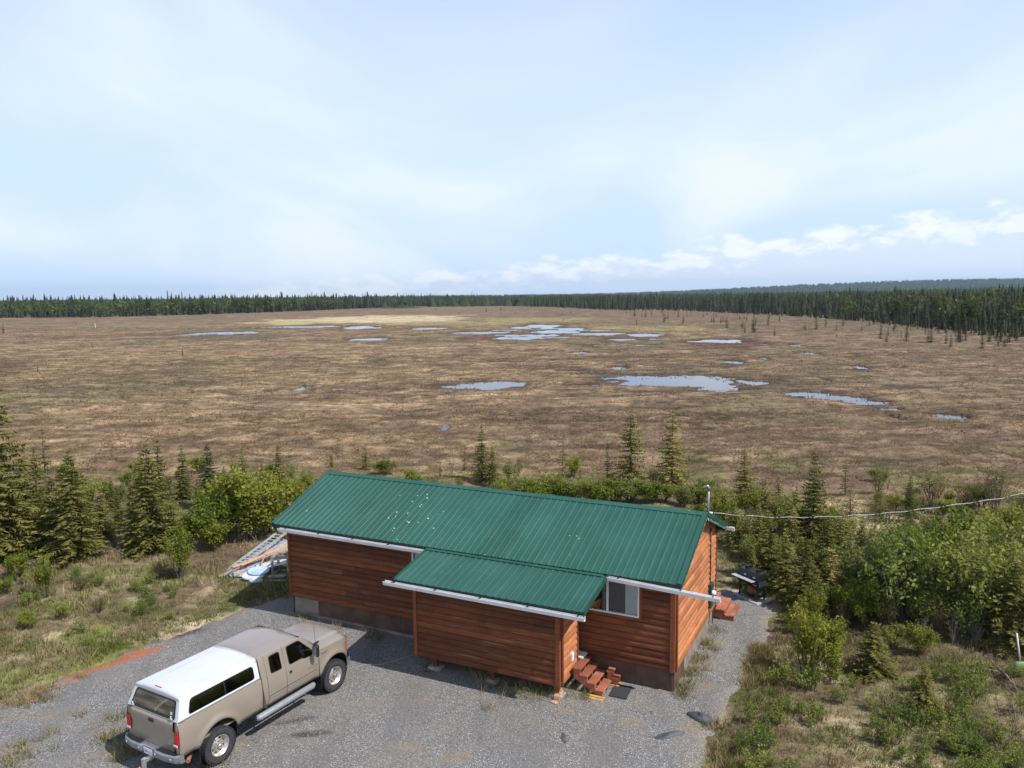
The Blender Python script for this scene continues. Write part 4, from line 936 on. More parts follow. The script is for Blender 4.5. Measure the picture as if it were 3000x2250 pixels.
# rear bumper with step, plate, tow hitch
def bumper():
    out = [(-1.00, -0.99), (-1.12, -0.99), (-1.20, -0.90), (-1.26, -0.60), (-1.26, -0.26), (-1.20, -0.20), (-1.20, 0.20), (-1.26, 0.26), (-1.26, 0.60), (-1.20, 0.90), (-1.12, 0.99), (-1.00, 0.99)]
    P = [[(x + o, y, z) for x, y in out] for z, o in ((0.56, 0.06), (0.60, 0.015), (0.66, 0.0), (0.74, 0.0), (0.775, 0.02))]
    m = MB(); m.grid(P, smooth=False); m.grid([P[-1], [(-1.085, y * 0.98, 0.775) for x, y in out]], smooth=False)
    b = m.build('rear_bumper', MAT['steel'], truck, fix=True)
    for s in (1, -1):
        MB().prism([(-1.22, s * 0.30), (-1.22, s * 0.62), (-1.17, s * 0.90), (-1.10, s * 0.94), (-1.10, s * 0.30)], lambda a, c, d: (a, c, d), 0.777, 0.79).build('step_pad', MAT['trim_black'], b)
        for q in (0.30, 0.80): MB().lathe([(0.001, 0.01), (0.022, 0.006), (0.024, 0)], (-1.262 if q < .5 else -1.228, s * q, 0.69), (-1, 0, 0), 12).build('bolt', MAT['lens'], b)
    p = MB().box(-1.232, -1.222, -0.155, 0.155, 0.585, 0.735, 0.006).build('licence_plate', MAT['vinyl'], truck); p['label'] = 'white licence plate with blue characters'
    cu = bpy.data.curves.new('plate', 'FONT'); cu.body = 'HWA 221'; cu.size = 0.075; cu.extrude = 0.0008; cu.align_x = 'CENTER'
    to = bpy.data.objects.new('tmp', cu); col.objects.link(to); dg = bpy.context.evaluated_depsgraph_get(); me = bpy.data.meshes.new_from_object(to.evaluated_get(dg)); bpy.data.objects.remove(to)
    co = np.empty(len(me.vertices) * 3, np.float32); me.vertices.foreach_get('co', co); co = co.reshape(-1, 3)
    me.vertices.foreach_set('co', np.stack([-1.2335 - co[:, 2], -co[:, 0], 0.63 + co[:, 1]], 1).astype(np.float32).ravel()); me.materials.clear()
    link('plate_characters', me, plain('plate_blue', (0.03, 0.06, 0.20), 0.5), p)
    h = MB(); h.box(-1.30, -0.95, -0.045, 0.045, 0.44, 0.53, 0.008); h.box(-1.40, -1.30, -0.035, 0.035, 0.24, 0.56, 0.01); h.box(-1.52, -1.40, -0.045, 0.045, 0.24, 0.29, 0.01)
    hi = h.build('tow_hitch', MAT['alloy'], truck)
    m = MB(); m.tube([(-1.47, 0, 0.29), (-1.47, 0, 0.33)], 0.018); m.lathe([(0.001, 0.050), (0.02, 0.045), (0.035, 0.030), (0.040, 0.010), (0.035, -0.015), (0.02, -0.03)], (-1.47, 0, 0.355), (0, 0, 1), 14); m.build('hitch_ball', MAT['ball'], hi)
    MB().tube([(-0.60, -0.72, 0.52), (-0.80, -0.86, 0.48), (-0.84, -0.90, 0.47)], 0.05, 12).build('exhaust_pipe', MAT['rust'], truck)
bumper()

# --- ring panels: a sheet with a rounded opening
def rrect(pts, r, n=5):
    out = []; k = len(pts)
    for i in range(k):
        p = Vector(pts[i]); a = (Vector(pts[i - 1]) - p); b = (Vector(pts[(i + 1) % k]) - p)
        q = min(r, a.length * 0.45, b.length * 0.45); A = p + a.normalized() * q; B = p + b.normalized() * q
        for j in range(n + 1):
            t = j / n; out.append(tuple(A * (1 - t) ** 2 + p * 2 * t * (1 - t) + B * t * t))
    return out
def ray_poly(c, w, poly):
    d = (math.cos(w), math.sin(w)); best = None
    for i in range(len(poly)):
        (x1, y1), (x2, y2) = poly[i - 1], poly[i]; ex, ey = x2 - x1, y2 - y1; det = d[0] * (-ey) + ex * d[1]
        if abs(det) < 1e-12: continue
        rx, ry = x1 - c[0], y1 - c[1]; t = (rx * (-ey) + ex * ry) / det; s = (d[0] * ry - d[1] * rx) / det
        if t > 0 and -1e-6 <= s <= 1 + 1e-6 and (best is None or t > best): best = t
    return (c[0] + d[0] * best, c[1] + d[1] * best)
def ring(outer, inner, fn, m=None, mid=3):
    m = m or MB(); c = (sum(p[0] for p in inner) / len(inner), sum(p[1] for p in inner) / len(inner))
    ws = [2 * math.pi * k / 40 for k in range(40)] + [math.atan2(p[1] - c[1], p[0] - c[0]) % (2 * math.pi) for p in outer + inner]
    ws = sorted(set(round(w, 5) for w in ws))
    O = [ray_poly(c, w, outer) for w in ws]; I = [ray_poly(c, w, inner) for w in ws]
    P = [[fn(o[0] + (i[0] - o[0]) * k / mid, o[1] + (i[1] - o[1]) * k / mid) for o, i in zip(O, I)] for k in range(mid + 1)]
    m.grid(P, closed=True); return m
def pane(poly, fn, name, mat, parent, rim=None, rimw=0.02):
    c = (sum(p[0] for p in poly) / len(poly), sum(p[1] for p in poly) / len(poly))
    n = len(poly); rings = [[fn(c[0] + (p[0] - c[0]) * k, c[1] + (p[1] - c[1]) * k) for p in poly] for k in (1.0, 0.66, 0.33, 0.02)]
    g = MB().grid(rings, closed=True).build(name, mat, parent)
    if rim:
        inn = [(c[0] + (p[0] - c[0]) * (1 - rimw / max(0.05, math.hypot(p[0] - c[0], p[1] - c[1]))), c[1] + (p[1] - c[1]) * (1 - rimw / max(0.05, math.hypot(p[0] - c[0], p[1] - c[1])))) for p in poly]
        f2 = lambda a, b: tuple(x + y for x, y in zip(fn(a, b), rim))
        MB().grid([[f2(*p) for p in poly], [f2(*p) for p in inn]], closed=True).build('window_seal', MAT['trim_black'], g)
    return g
# --- cab
ROOFZ = 2.07
def ycab(z): return 0.945 - (z - Z_BELT) * 0.25 if z < 2.0 else 0.825 - (z - 2.0) * 1.0
for s in (1, -1): side_panel(CAB0, 1.56, Z_BELT, sides=(s,)).build('cab_corner', MAT['tan'], truck)
LOW = {'rear_door': (1.572, 2.195), 'front_door': (2.207, 3.375)}
DWIN = {'rear_door': [(1.70, 1.50), (2.09, 1.48), (2.09, 1.94), (1.72, 1.94)], 'front_door': [(2.33, 1.47), (2.78, 1.47), (2.90, 1.42), (3.22, 1.42), (3.24, 1.50), (2.80, 1.955), (2.33, 1.955)]}
DTOP = {'rear_door': [(1.572, Z_BELT - .12), (2.195, Z_BELT - .12), (2.195, 2.01), (1.572, 2.01)], 'front_door': [(2.207, Z_BELT - .12), (3.375, Z_BELT - .12), (3.375, 1.535), (2.90, 2.01), (2.207, 2.01)]}
for nm, (a, b) in LOW.items():
    for s in (1, -1):
        m = side_panel(a, b, Z_BELT - 0.12, sides=(s,))
        fn = lambda x, z, s=s: (x, s * (yside(x, z) if z < Z_BELT else ycab(z)), z)
        inner = rrect(DWIN[nm], 0.07)
        ring(DTOP[nm], inner, fn, m, 4)
        d = m.build(nm, MAT['tan'], truck)
        fg = lambda x, z, s=s: (x, s * ((yside(x, z) if z < Z_BELT else ycab(z)) - 0.012), z)
        pane(inner, fg, 'door_glass', MAT['tint'] if nm == 'rear_door' else MAT['cabglass'], d, rim=(0, s * 0.014, 0), rimw=0.028)
        if nm == 'front_door':
            y0 = yside(2.35, 1.3)
            h = MB(); h.box(2.29, 2.40, s * (y0 - 0.004), s * (y0 + 0.008), 1.20, 1.34, 0.012); h.build('handle_cup', MAT['steel'], d)
            MB().box(2.31, 2.38, s * (y0 + 0.009), s * (y0 + 0.022), 1.27, 1.325, 0.005).build('handle', MAT['trim_black'], d)
            MB().box(2.95, 3.30, s * (yside(3.1, 1.12) - 0.002), s * (yside(3.1, 1.12) + 0.005), 1.10, 1.125).build('door_badge', MAT['steel'], d)
        q0, q1 = (a + 0.02, b - 0.01) if nm == 'rear_door' else (a + 0.01, b - 0.08)
        st = MB().box(q0, q1, s * (yside(a, .93) - 0.002), s * (yside(a, .93) + 0.018), 0.905, 0.955, 0.012).build('side_moulding', MAT['tan_dull'], d)
        MB().box(q0, q1, s * (yside(a, .93) + 0.012), s * (yside(a, .93) + 0.020), 0.955, 0.963).build('moulding_strip', MAT['trim_black'], d)
# rear pillar, roof, rear wall
m = MB()
for s in (1, -1):
    m.grid([[(x, s * (yside(x, z) if z < Z_BELT else ycab(z)), z) for z in np.linspace(Z_BELT, 2.01, 6)] for x in (CAB0, 1.565)])
m.grid([[(CAB0, y, z) for y in (-0.93 + (z - Z_BELT) * 0.25, 0.93 - (z - Z_BELT) * 0.25)] for z in np.linspace(0.75, 2.01, 4)], smooth=False)
m.build('cab_pillar', MAT['tan'], truck)
def roofp(x, k):
    """k -1..1 across"""
    y = k * (0.825 - 0.05 * max(0, (x - 2.5)) ); a = abs(k)
    z = 2.01 + 0.085 * (1 - a ** 3.2) + (0.0 if a < 0.86 else 0.012 * math.sin((a - .86) / .14 * math.pi))
    if x > 2.45: z -= 0.10 * ((x - 2.45) / 0.5) ** 2
    if x < 1.6: z -= 0.035 * ((1.6 - x) / 0.2) ** 2
    return (x, y, z)
MB().grid([[roofp(x, k) for k in np.linspace(-1, 1, 33)] for x in list(np.linspace(CAB0, 2.92, 26))]).build('cab_roof', MAT['tan_dull'], truck)
# windscreen and its pillars
wl = lambda t: (2.92 + 0.60 * t, 1.985 - 0.50 * t)
ws = MB().grid([[(wl(t)[0] + 0.05 * (1 - k * k) , k * (0.74 + 0.10 * t), wl(t)[1]) for k in np.linspace(-1, 1, 9)] for t in np.linspace(0, 1, 6)]).build('windscreen', MAT['cabglass'], truck)
m = MB()
for s in (1, -1): m.grid([[(wl(t)[0] + 0.012 * j, s * (0.74 + 0.10 * t + 0.075 * (1 - j)), wl(t)[1] + 0.02 * (0.5 - abs(j - .5))) for j in (0, 0.5, 1)] for t in np.linspace(-0.04, 1.0, 6)])
m.build('windscreen_pillar', MAT['tan'], truck)
MB().prism([(3.40, -0.86), (3.72, -0.70), (3.74, 0.70), (3.40, 0.86)], lambda a, b, d: (a, b, d), 1.500, 1.545).build('cowl', MAT['trim_black'], truck)
# interior
m = MB(); m.box(1.5, 3.3, -0.86, 0.86, 0.78, 0.82); m.build('cab_floor', MAT['dash'], truck)
for y0 in (0.08, -0.72):
    m = MB(); m.box(2.35, 2.88, y0, y0 + 0.62, 1.02, 1.20, 0.05); m.prism([(2.30, 1.15), (2.48, 1.15), (2.36, 1.72), (2.22, 1.72)], lambda a, b, d: (a, d, b), y0 + 0.02, y0 + 0.60); m.box(2.18, 2.30, y0 + 0.18, y0 + 0.44, 1.74, 1.90, 0.03); m.build('seat', MAT['seat'], truck)
m = MB(); m.box(1.52, 1.92, -0.75, 0.75, 1.0, 1.18, 0.05); m.box(1.45, 1.57, -0.75, 0.75, 1.15, 1.66, 0.05); m.build('rear_bench', MAT['seat'], truck)
m = MB(); m.box(3.12, 3.42, -0.84, 0.84, 1.05, 1.47, 0.05); m.build('dashboard', MAT['dash'], truck)
m = MB(); pts = [(3.02 + 0.03 * math.sin(w), 0.39 + 0.19 * math.cos(w), 1.44 + 0.18 * math.sin(w)) for w in np.linspace(0, 2 * math.pi, 25)]; m.tube(pts, 0.016, 6, cap=False); m.tube([(3.02, 0.22, 1.44), (3.02, 0.56, 1.44)], 0.02, 6); m.tube([(3.03, 0.39, 1.44), (3.2, 0.39, 1.36)], 0.03, 6); m.build('steering_wheel', MAT['trim_black'], truck)
# --- front end
for s in (1, -1): side_panel(CAB1 - 0.025, NOSE, lambda x: TOPF(x) - 0.08, zbot=lambda x: 0.70 if x < 4.4 else 0.78, sides=(s,)).build('front_fender', MAT['tan'], truck)
def hoodp(x, k):
    a = abs(k); zt = TOPF(x); w = yside(x, zt - 0.08)
    if a < 0.62: z = zt + 0.075 + 0.012 * (1 - (a / 0.62) ** 2)
    elif a < 0.74: z = zt + 0.075 - 0.065 * sstep(0.62, 0.74, a)
    else: z = zt + 0.01 - 0.09 * ((a - 0.74) / 0.26) ** 1.8
    if x > 4.45: z -= 0.10 * ((x - 4.45) / 0.3) ** 2
    return (x, k * w, float(z))
MB().grid([[hoodp(x, k) for k in np.linspace(-1, 1, 61)] for x in np.linspace(3.42, NOSE, 24)]).build('hood', MAT['tan_dull'], truck)
m = MB(); m.grid([[(NOSE - 0.0, k * yside(NOSE, 1.2), z) for k in np.linspace(-1, 1, 9)] for z in np.linspace(0.80, TOPF(NOSE) - 0.06, 5)]); m.build('nose_panel', MAT['tan'], truck)
g = MB().box(NOSE + 0.002, NOSE + 0.03, -0.46, 0.46, 0.98, 1.28, 0.01).build('grille', MAT['steel'], truck)
for k in range(4): MB().box(NOSE + 0.031, NOSE + 0.036, -0.43, 0.43, 1.01 + k * 0.068, 1.045 + k * 0.068).build('grille_slot', MAT['trim_black'], g)
for s in (1, -1):
    MB().box(NOSE - 0.02, NOSE + 0.025, s * 0.49, s * 0.74, 1.02, 1.28, 0.02).build('headlight', MAT['lens'], truck)
    P = [[(x, s * (yside(x, z) + 0.012), z) for z in np.linspace(1.06, 1.27, 5)] for x in np.linspace(4.52, 4.70, 6)]
    MB().grid(P).build('marker_light', MAT['amber'], truck)
    fb = MB().box(3.50, 3.72, s * (yside(3.6, 1.3) - 0.002), s * (yside(3.6, 1.3) + 0.010), 1.29, 1.345, 0.006).build('fender_badge', MAT['steel'], truck)
    # mirrors
    mi = MB(); mi.tube([(3.12, s * 0.93, 1.52), (3.14, s * 1.10, 1.56)], 0.03, 8); mi.box(3.06, 3.20, s * 1.06, s * 1.26, 1.42, 1.78, 0.05); mb = mi.build('mirror', MAT['trim_black'], truck)
    MB().box(3.052, 3.059, s * 1.09, s * 1.235, 1.46, 1.74).build('mirror_glass', MAT['steel'], mb)
    # running boards and mud flaps
    rb = MB(); rb.tube([(1.12, s * 0.99, 0.585), (1.20, s * 1.02, 0.575), (3.08, s * 1.02, 0.575), (3.16, s * 0.99, 0.585)], [0.06, 0.085, 0.085, 0.06], 12); rb.build('running_board', MAT['board_grey'], truck)
    for x in (1.5, 2.9): MB().tube([(x, s * 0.95, 0.56), (x, s * 0.70, 0.62)], 0.03, 6).build('board_bracket', MAT['under'], truck)
    for x in (-0.56, 3.47): MB().box(x - 0.012, x + 0.012, s * 0.70, s * 0.99, 0.30, 0.80, 0.008).build('mud_flap', MAT['trim_black'], truck)
bp = MB(); pr = [(4.50, 1.00), (4.66, 0.98), (4.82, 0.80), (4.90, 0.40), (4.90, -0.40), (4.82, -0.80), (4.66, -0.98), (4.50, -1.00)]
bp.grid([[(x + o, y, z) for x, y in pr] for z, o in ((0.50, -0.06), (0.56, 0.0), (0.74, 0.0), (0.79, -0.03))], smooth=False); bp.build('front_bumper', MAT['steel'], truck)
MB().tube([(3.50, -0.78, 1.52), (3.42, -0.80, 2.35)], [0.006, 0.003], 5).build('antenna', MAT['trim_black'], truck)
# --- wheels
def wheel(x, s):
    y = s * 0.86
    w = empty('wheel', (x, y, WR)); w.parent = truck
    ty = MB(); ty.lathe([(0.245, -0.11), (0.30, -0.145), (0.385, -0.150), (0.425, -0.135), (0.440, -0.105), (0.443, 0.105), (0.425, 0.135), (0.385, 0.150), (0.30, 0.145), (0.245, 0.11)], (0, 0, 0), (0, 1, 0), 48)
    for k in range(40):
        a = 2 * math.pi * k / 40
        for (y0, y1, da) in ((-0.152, -0.075, 0), (-0.060, -0.005, .08), (0.005, 0.060, 0), (0.075, 0.152, .08)):
            t = a + da; ca, sa = math.cos(t), math.sin(t); r0, r1 = 0.43, 0.456; h = 0.022
            edge = abs(y0) > 0.1 or abs(y1) > 0.1
            V = []
            for r in (r0, r1 - (0.0 if not edge else 0.006)):
                for yy in (y0, y1):
                    for q in (-h, h): V.append((ca * r - sa * q, yy, sa * r + ca * q))
            ty._add(V, [(0, 2, 3, 1), (4, 5, 7, 6), (0, 1, 5, 4), (2, 6, 7, 3), (0, 4, 6, 2), (1, 3, 7, 5)])
    ty.build('tyre', MAT['rubber'], w, fix=False)
    o = s
    rim = MB().lathe([(0.250, 0.115 * o), (0.262, 0.135 * o), (0.245, 0.130 * o), (0.225, 0.06 * o), (0.20, 0.035 * o), (0.15, 0.055 * o), (0.10, 0.075 * o), (0.085, 0.08 * o), (0.001, 0.08 * o)], (0, 0, 0), (0, 1, 0), 40).build('rim', MAT['alloy'], w)
    for k in range(8):
        a = 2 * math.pi * (k + .5) / 8; MB().lathe([(0.001, 0.004 * o), (0.024, 0.003 * o), (0.028, -0.004 * o)], (0.165 * math.cos(a), 0.052 * o, 0.165 * math.sin(a)), (0, 1, 0), 10).build('rim_hole', MAT['under'], rim)
        a = 2 * math.pi * k / 8; MB().lathe([(0.001, 0.03 * o), (0.014, 0.028 * o), (0.016, 0.0)], (0.105 * math.cos(a), 0.073 * o, 0.105 * math.sin(a)), (0, 1, 0), 8).build('lug_nut', MAT['hubgrime'], rim)
    MB().lathe([(0.001, 0.075 * o), (0.035, 0.072 * o), (0.05, 0.05 * o), (0.062, 0.0)], (0, 0.08 * o, 0), (0, 1, 0), 16).build('hub', MAT['alloy'] if x < 1 else MAT['hubgrime'], rim)
for x in (0.0, 4.01):
    for s in (1, -1): wheel(x, s)
# --- topper over the bed: white shell with dark sliding windows
def topper():
    z0, z1 = BEDZ + 0.016, 1.93; T0, T1 = -1.02, 1.365
    yt = lambda z: 0.915 - (z - z0) * 0.24
    xr = lambda z: BED0 + 0.01 + (z - z0) * 0.36               # raked rear face
    for_s = {}
    inner = rrect([(-0.76, 1.575), (1.22, 1.575), (1.22, 1.90), (-0.64, 1.90)], 0.09)
    top = empty('topper', (0, 0, 0)); top.parent = truck
    m = MB()
    for s in (1, -1):
        ring([(xr(z0), z0), (T1, z0), (T1, z1), (xr(z1), z1)], inner, lambda x, z: (x, s * yt(z), z), m, 3)
    # shoulders and crowned roof
    def sh(x, k):
        w = yt(z1); a = abs(k)
        if a > 0.86: t = (a - 0.86) / 0.14 * math.pi / 2; y = w - 0.085 * (1 - math.sin(t)); zz = z1 + 0.105 * math.cos(t)
        else: y = (w - 0.085) * a / 0.86; zz = z1 + 0.105 + 0.040 * (1 - (a / 0.86) ** 2) + (0.010 if a < 0.5 else 0.010 * (1 - sstep(0.5, 0.58, a)))
        return y * (1 if k > 0 else -1), float(zz)
    rows = []
    ks = np.linspace(-1, 1, 57)
    for i in range(20):
        x = xr(z1) + (T1 - xr(z1)) * i / 19; rows.append([(x, *sh(x, k)) for k in ks])
    m.grid(rows)
    m.grid([[ (xr(z1) + (0.0 if q == 0 else 0.0), sh(0, k)[0] , z1 + (sh(0, k)[1] - z1) * q) for k in ks] for q in (0, 0.5, 1)])
    m.grid([[(T1, sh(0, k)[0] * 1.0, z1 + (sh(0, k)[1] - z1) * q) for k in ks] for q in (0, 1)])
    m.grid([[(T1, y, z) for y in (-yt(z), yt(z))] for z in (z0, z1)], smooth=False)
    # rear frame around the hatch
    hatch = rrect([(-0.80, 1.545), (0.80, 1.545), (0.71, 1.945), (-0.71, 1.945)], 0.07)
    ring([(-yt(z0), z0), (yt(z0), z0), (yt(z1), z1), (0.70, z1 + 0.09), (-0.70, z1 + 0.09), (-yt(z1), z1)], hatch, lambda y, z: (xr(z), y, z), m, 2)
    m.build('topper_shell', MAT['topper'], top)
    for s in (1, -1):
        g = pane(inner, lambda x, z, s=s: (x, s * (yt(z) + 0.004), z), 'side_window', MAT['tint'], top, rim=(0, s * 0.006, 0), rimw=0.022)
        V = [(0.30, 1.58), (0.33, 1.58), (0.33, 1.895), (0.30, 1.895)]
        MB().prism(V, lambda a, b, d, s=s: (a, s * (yt(b) + d), b), 0.009, 0.016).build('window_divider', MAT['trim_black'], g)
        MB().box(BED0 + 0.02, BED1, s * 0.895, s * 0.935, BEDZ + 0.013, BEDZ + 0.034).build('base_rail', MAT['trim_black'] if False else MAT['steel'], top)
    gl = rrect([(-0.76, 1.60), (0.76, 1.60), (0.675, 1.915), (-0.675, 1.915)], 0.05)
    hm = MB(); ring(hatch, gl, lambda y, z: (xr(z) - 0.016, y, z), hm, 2); ha = hm.build('rear_hatch_frame', MAT['trim_black'], top)
    pane(gl, lambda y, z: (xr(z) - 0.010, y, z), 'hatch_glass', MAT['dusty_glass'], ha)
    for s in (1, -1):
        m = MB(); m.tube([(xr(1.58) - 0.03, s * 0.70, 1.575), (xr(1.58) - 0.04, s * 0.70, 1.64)], 0.014, 8); m.box(xr(1.57) - 0.05, xr(1.57) - 0.02, s * 0.66, s * 0.74, 1.565, 1.585); m.build('hatch_latch', MAT['lens'], ha)
    MB().box(xr(1.66) - 0.02, xr(1.66) - 0.012, -0.68, -0.62, 1.635, 1.70).build('hatch_sticker', MAT['vinyl'], ha)
    MB().box(xr(z1) + 0.035, xr(z1) + 0.075, -0.12, 0.12, z1 + 0.135, z1 + 0.165, 0.008).build('brake_light', MAT['tail_red'], top)
topper()
# ------------------------------------------------------------------ steps, barbecue, junk pile and other small things
MAT['redwood'] = m_siding('red_deck_stain', (0.31, 0.100, 0.055), (0.46, 0.175, 0.105), 0.75)
MAT['yellow_wood'] = plain('new_lumber', (0.58, 0.34, 0.11), 0.7, var=0.2, scale=8)
MAT['lumber'] = plain('weathered_lumber', (0.46, 0.30, 0.18), 0.8, var=0.25, scale=7, objvar=0.2)
MAT['orange_lumber'] = plain('cedar_lumber', (0.50, 0.31, 0.19), 0.75, var=0.2, scale=7, objvar=0.2)
MAT['grey_wood'] = plain('grey_wood', (0.30, 0.28, 0.24), 0.85, var=0.2, scale=8)
MAT['alu'] = plain('dull_aluminium', (0.52, 0.53, 0.55), 0.5, metal=0.35, var=0.12, scale=10)
MAT['mat_rubber'] = plain('charcoal_mat', (0.035, 0.036, 0.042), 0.95, var=0.3, scale=40, bump=0.5, bscale=120)
MAT['grill_black'] = plain('black_enamel', (0.014, 0.014, 0.016), 0.42, var=0.2, scale=14)
MAT['rock'] = plain('dark_slate', (0.078, 0.082, 0.094), 0.75, var=0.35, scale=5, bump=0.5, bscale=18)
MAT['white_board'] = plain('whitewashed_board', (0.60, 0.58, 0.57), 0.7, var=0.1, scale=4)
MAT['blue_plastic'] = plain('pale_blue_plastic', (0.38, 0.52, 0.66), 0.5, var=0.12, scale=6)
MAT['green_plastic'] = plain('green_plastic', (0.13, 0.21, 0.085), 0.5, var=0.1)
MAT['dead_wood'] = plain('dead_wood', (0.26, 0.235, 0.215), 0.9, var=0.25, scale=9)
def m_tarp():
    t = NT('silver_tarp'); v = t.co(); a = t.noise(v, 3.0, 6, 0.7, 0.8)
    t.set(color=t.mix(t.ramp(a, 0.3, 0.7), (0.24, 0.25, 0.27), (0.50, 0.51, 0.53)), rough=0.5); t.bump(a, 0.8, 0.08); return t.m
MAT['tarp'] = m_tarp()
def cabthing(name, u, v, label, cat, rz=0.0, z=0.0, group=None):
    x, y = HW(u, v); return empty(name, (x, y, z), CAB_YAW + rz, label, cat, group)

# --- front steps (origin at the foot, u grows away from the landing)
def stair(th, treads, v0, v1, tz, strings, mat, depth):
    for (u, z) in treads:
        MB().box(u, u + depth, v0, v1, z - tz, z, 0.006).build('tread', mat, th)
    for vs in strings:
        us = [t[0] for t in treads]; zs = [t[1] for t in treads]
        poly = []
        for (u, z) in treads: poly += [(u + 0.02, z - tz - 0.002), (u + depth - 0.035, z - tz - 0.002)]
        lo = treads[-1]; hi = treads[0]
        poly += [(lo[0] + depth - 0.035, 0.03), (lo[0] + 0.06, 0.03), (hi[0] + 0.02, hi[1] - 0.30)]
        MB().prism(poly, lambda a, b, d: (a, d, b), vs - 0.022, vs + 0.022).build('stringer', mat, th)
st = cabthing('porch_steps', 11.15, -0.62, 'red-stained wooden steps with four worn treads beside the porch', 'steps')
stair(st, [(0.02, 0.705), (0.225, 0.535), (0.455, 0.368), (0.69, 0.20)], -0.45, 0.45, 0.045, (-0.40, 0.0, 0.38), MAT['redwood'], 0.245)
for k, vv_ in enumerate((-0.56, -0.64)): MB().box(0.50, 0.99, vv_, vv_ + 0.072, -0.02, 0.035 + 0.03 * (1 - k), 0.005).build('base_plank', MAT['yellow_wood'], st)
MB().box(0.55, 0.95, 0.33, 0.43, -0.02, 0.03).build('base_plank', MAT['yellow_wood'], st)
s2 = cabthing('step_stool', 12.06, -0.22, 'small red-stained two-tread step stool against the cabin wall', 'step stool')
for u0, zt in ((-0.14, 0.46), (0.02, 0.28)): MB().box(u0, u0 + 0.20, -0.13, 0.13, zt - 0.05, zt, 0.006).build('tread', MAT['redwood'], s2)
for vv_ in (-0.10, 0.08): MB().prism([(-0.12, 0.41), (0.02, 0.41), (0.02, 0.23), (0.20, 0.23), (0.20, 0.06), (-0.12, 0.06)], lambda a, b, d: (a, d, b), vv_, vv_ + 0.03).build('side_panel', MAT['redwood'], s2)
MB().box(-0.10, 0.24, -0.14, 0.12, -0.03, 0.06).build('base_plank', MAT['yellow_wood'], s2)
m_ = cabthing('doormat', 12.44, -0.59, 'charcoal rubber doormat lying on the gravel beside the porch steps', 'doormat', 0.06, 0.045)
MB().box(-0.25, 0.25, -0.36, 0.36, -0.01, 0.012, 0.004).build('mat_pad', MAT['mat_rubber'], m_)
for a, b, c, d in ((-0.25, 0.25, -0.36, -0.33), (-0.25, 0.25, 0.33, 0.36), (-0.25, -0.22, -0.33, 0.33), (0.22, 0.25, -0.33, 0.33)): MB().box(a, b, c, d, 0.013, 0.020).build('mat_edge', MAT['mat_rubber'], m_)
# --- back steps
bs = cabthing('back_steps', 13.42, 6.26, 'red-stained plank steps at the back corner of the cabin', 'steps')
for k, (u0, zt) in enumerate(((0.0, 0.54), (0.36, 0.37), (0.68, 0.20))):
    for j in (0, 1): MB().box(u0 + j * 0.165, u0 + 0.16 + j * 0.165, -0.60, 0.60, zt - 0.05, zt, 0.006).build('tread_board', MAT['redwood'], bs)
    MB().box(u0 + 0.292, u0 + 0.318, -0.58, 0.58, zt - 0.17, zt - 0.052).build('riser', MAT['redwood'], bs)
for vv_ in (-0.59, 0.56):
    MB().prism([(0.02, 0.488), (0.30, 0.488), (0.30, 0.318), (0.62, 0.318), (0.62, 0.148), (0.97, 0.148), (0.97, 0.02), (0.75, 0.0), (0.3, 0.10), (0.02, 0.25)], lambda a, b, d: (a, d, b), vv_, vv_ + 0.035).build('stringer', MAT['redwood'], bs)
MB().box(-0.9, -0.01, -0.60, 0.60, 0.62, 0.70).build('platform', MAT['redwood'], bs)
# --- timber off-cuts by the porch corner
wb = cabthing('timber_block', 10.95, -1.55, 'orange timber block with a broken grey paver on top, by the porch corner', 'timber block', 0.25, 0.01)
MB().box(-0.11, 0.11, -0.20, 0.20, 0.0, 0.13, 0.008).build('block', MAT['orange_lumber'], wb)
MB().prism([(-0.09, -0.02), (0.02, -0.02), (0.02, 0.06), (0.07, 0.06), (0.07, 0.18), (-0.06, 0.18)], lambda a, b, d: (a, b, d), 0.131, 0.165).build('paver', MAT['concrete'], wb)
x, y = HW(10.97, -1.91)
o = MB().prism([(-0.11, -0.05), (0.06, -0.08), (0.11, 0.03), (0.02, 0.09), (-0.09, 0.06)], lambda a, b, d: (a, b, d), 0.02, 0.055).build('wood_offcut', MAT['orange_lumber'], None, bev=0.004, loc=(x, y, 0.01), rz=CAB_YAW)
tag(o, 'small flat orange wood offcut lying on the gravel by the porch', 'wood offcut')

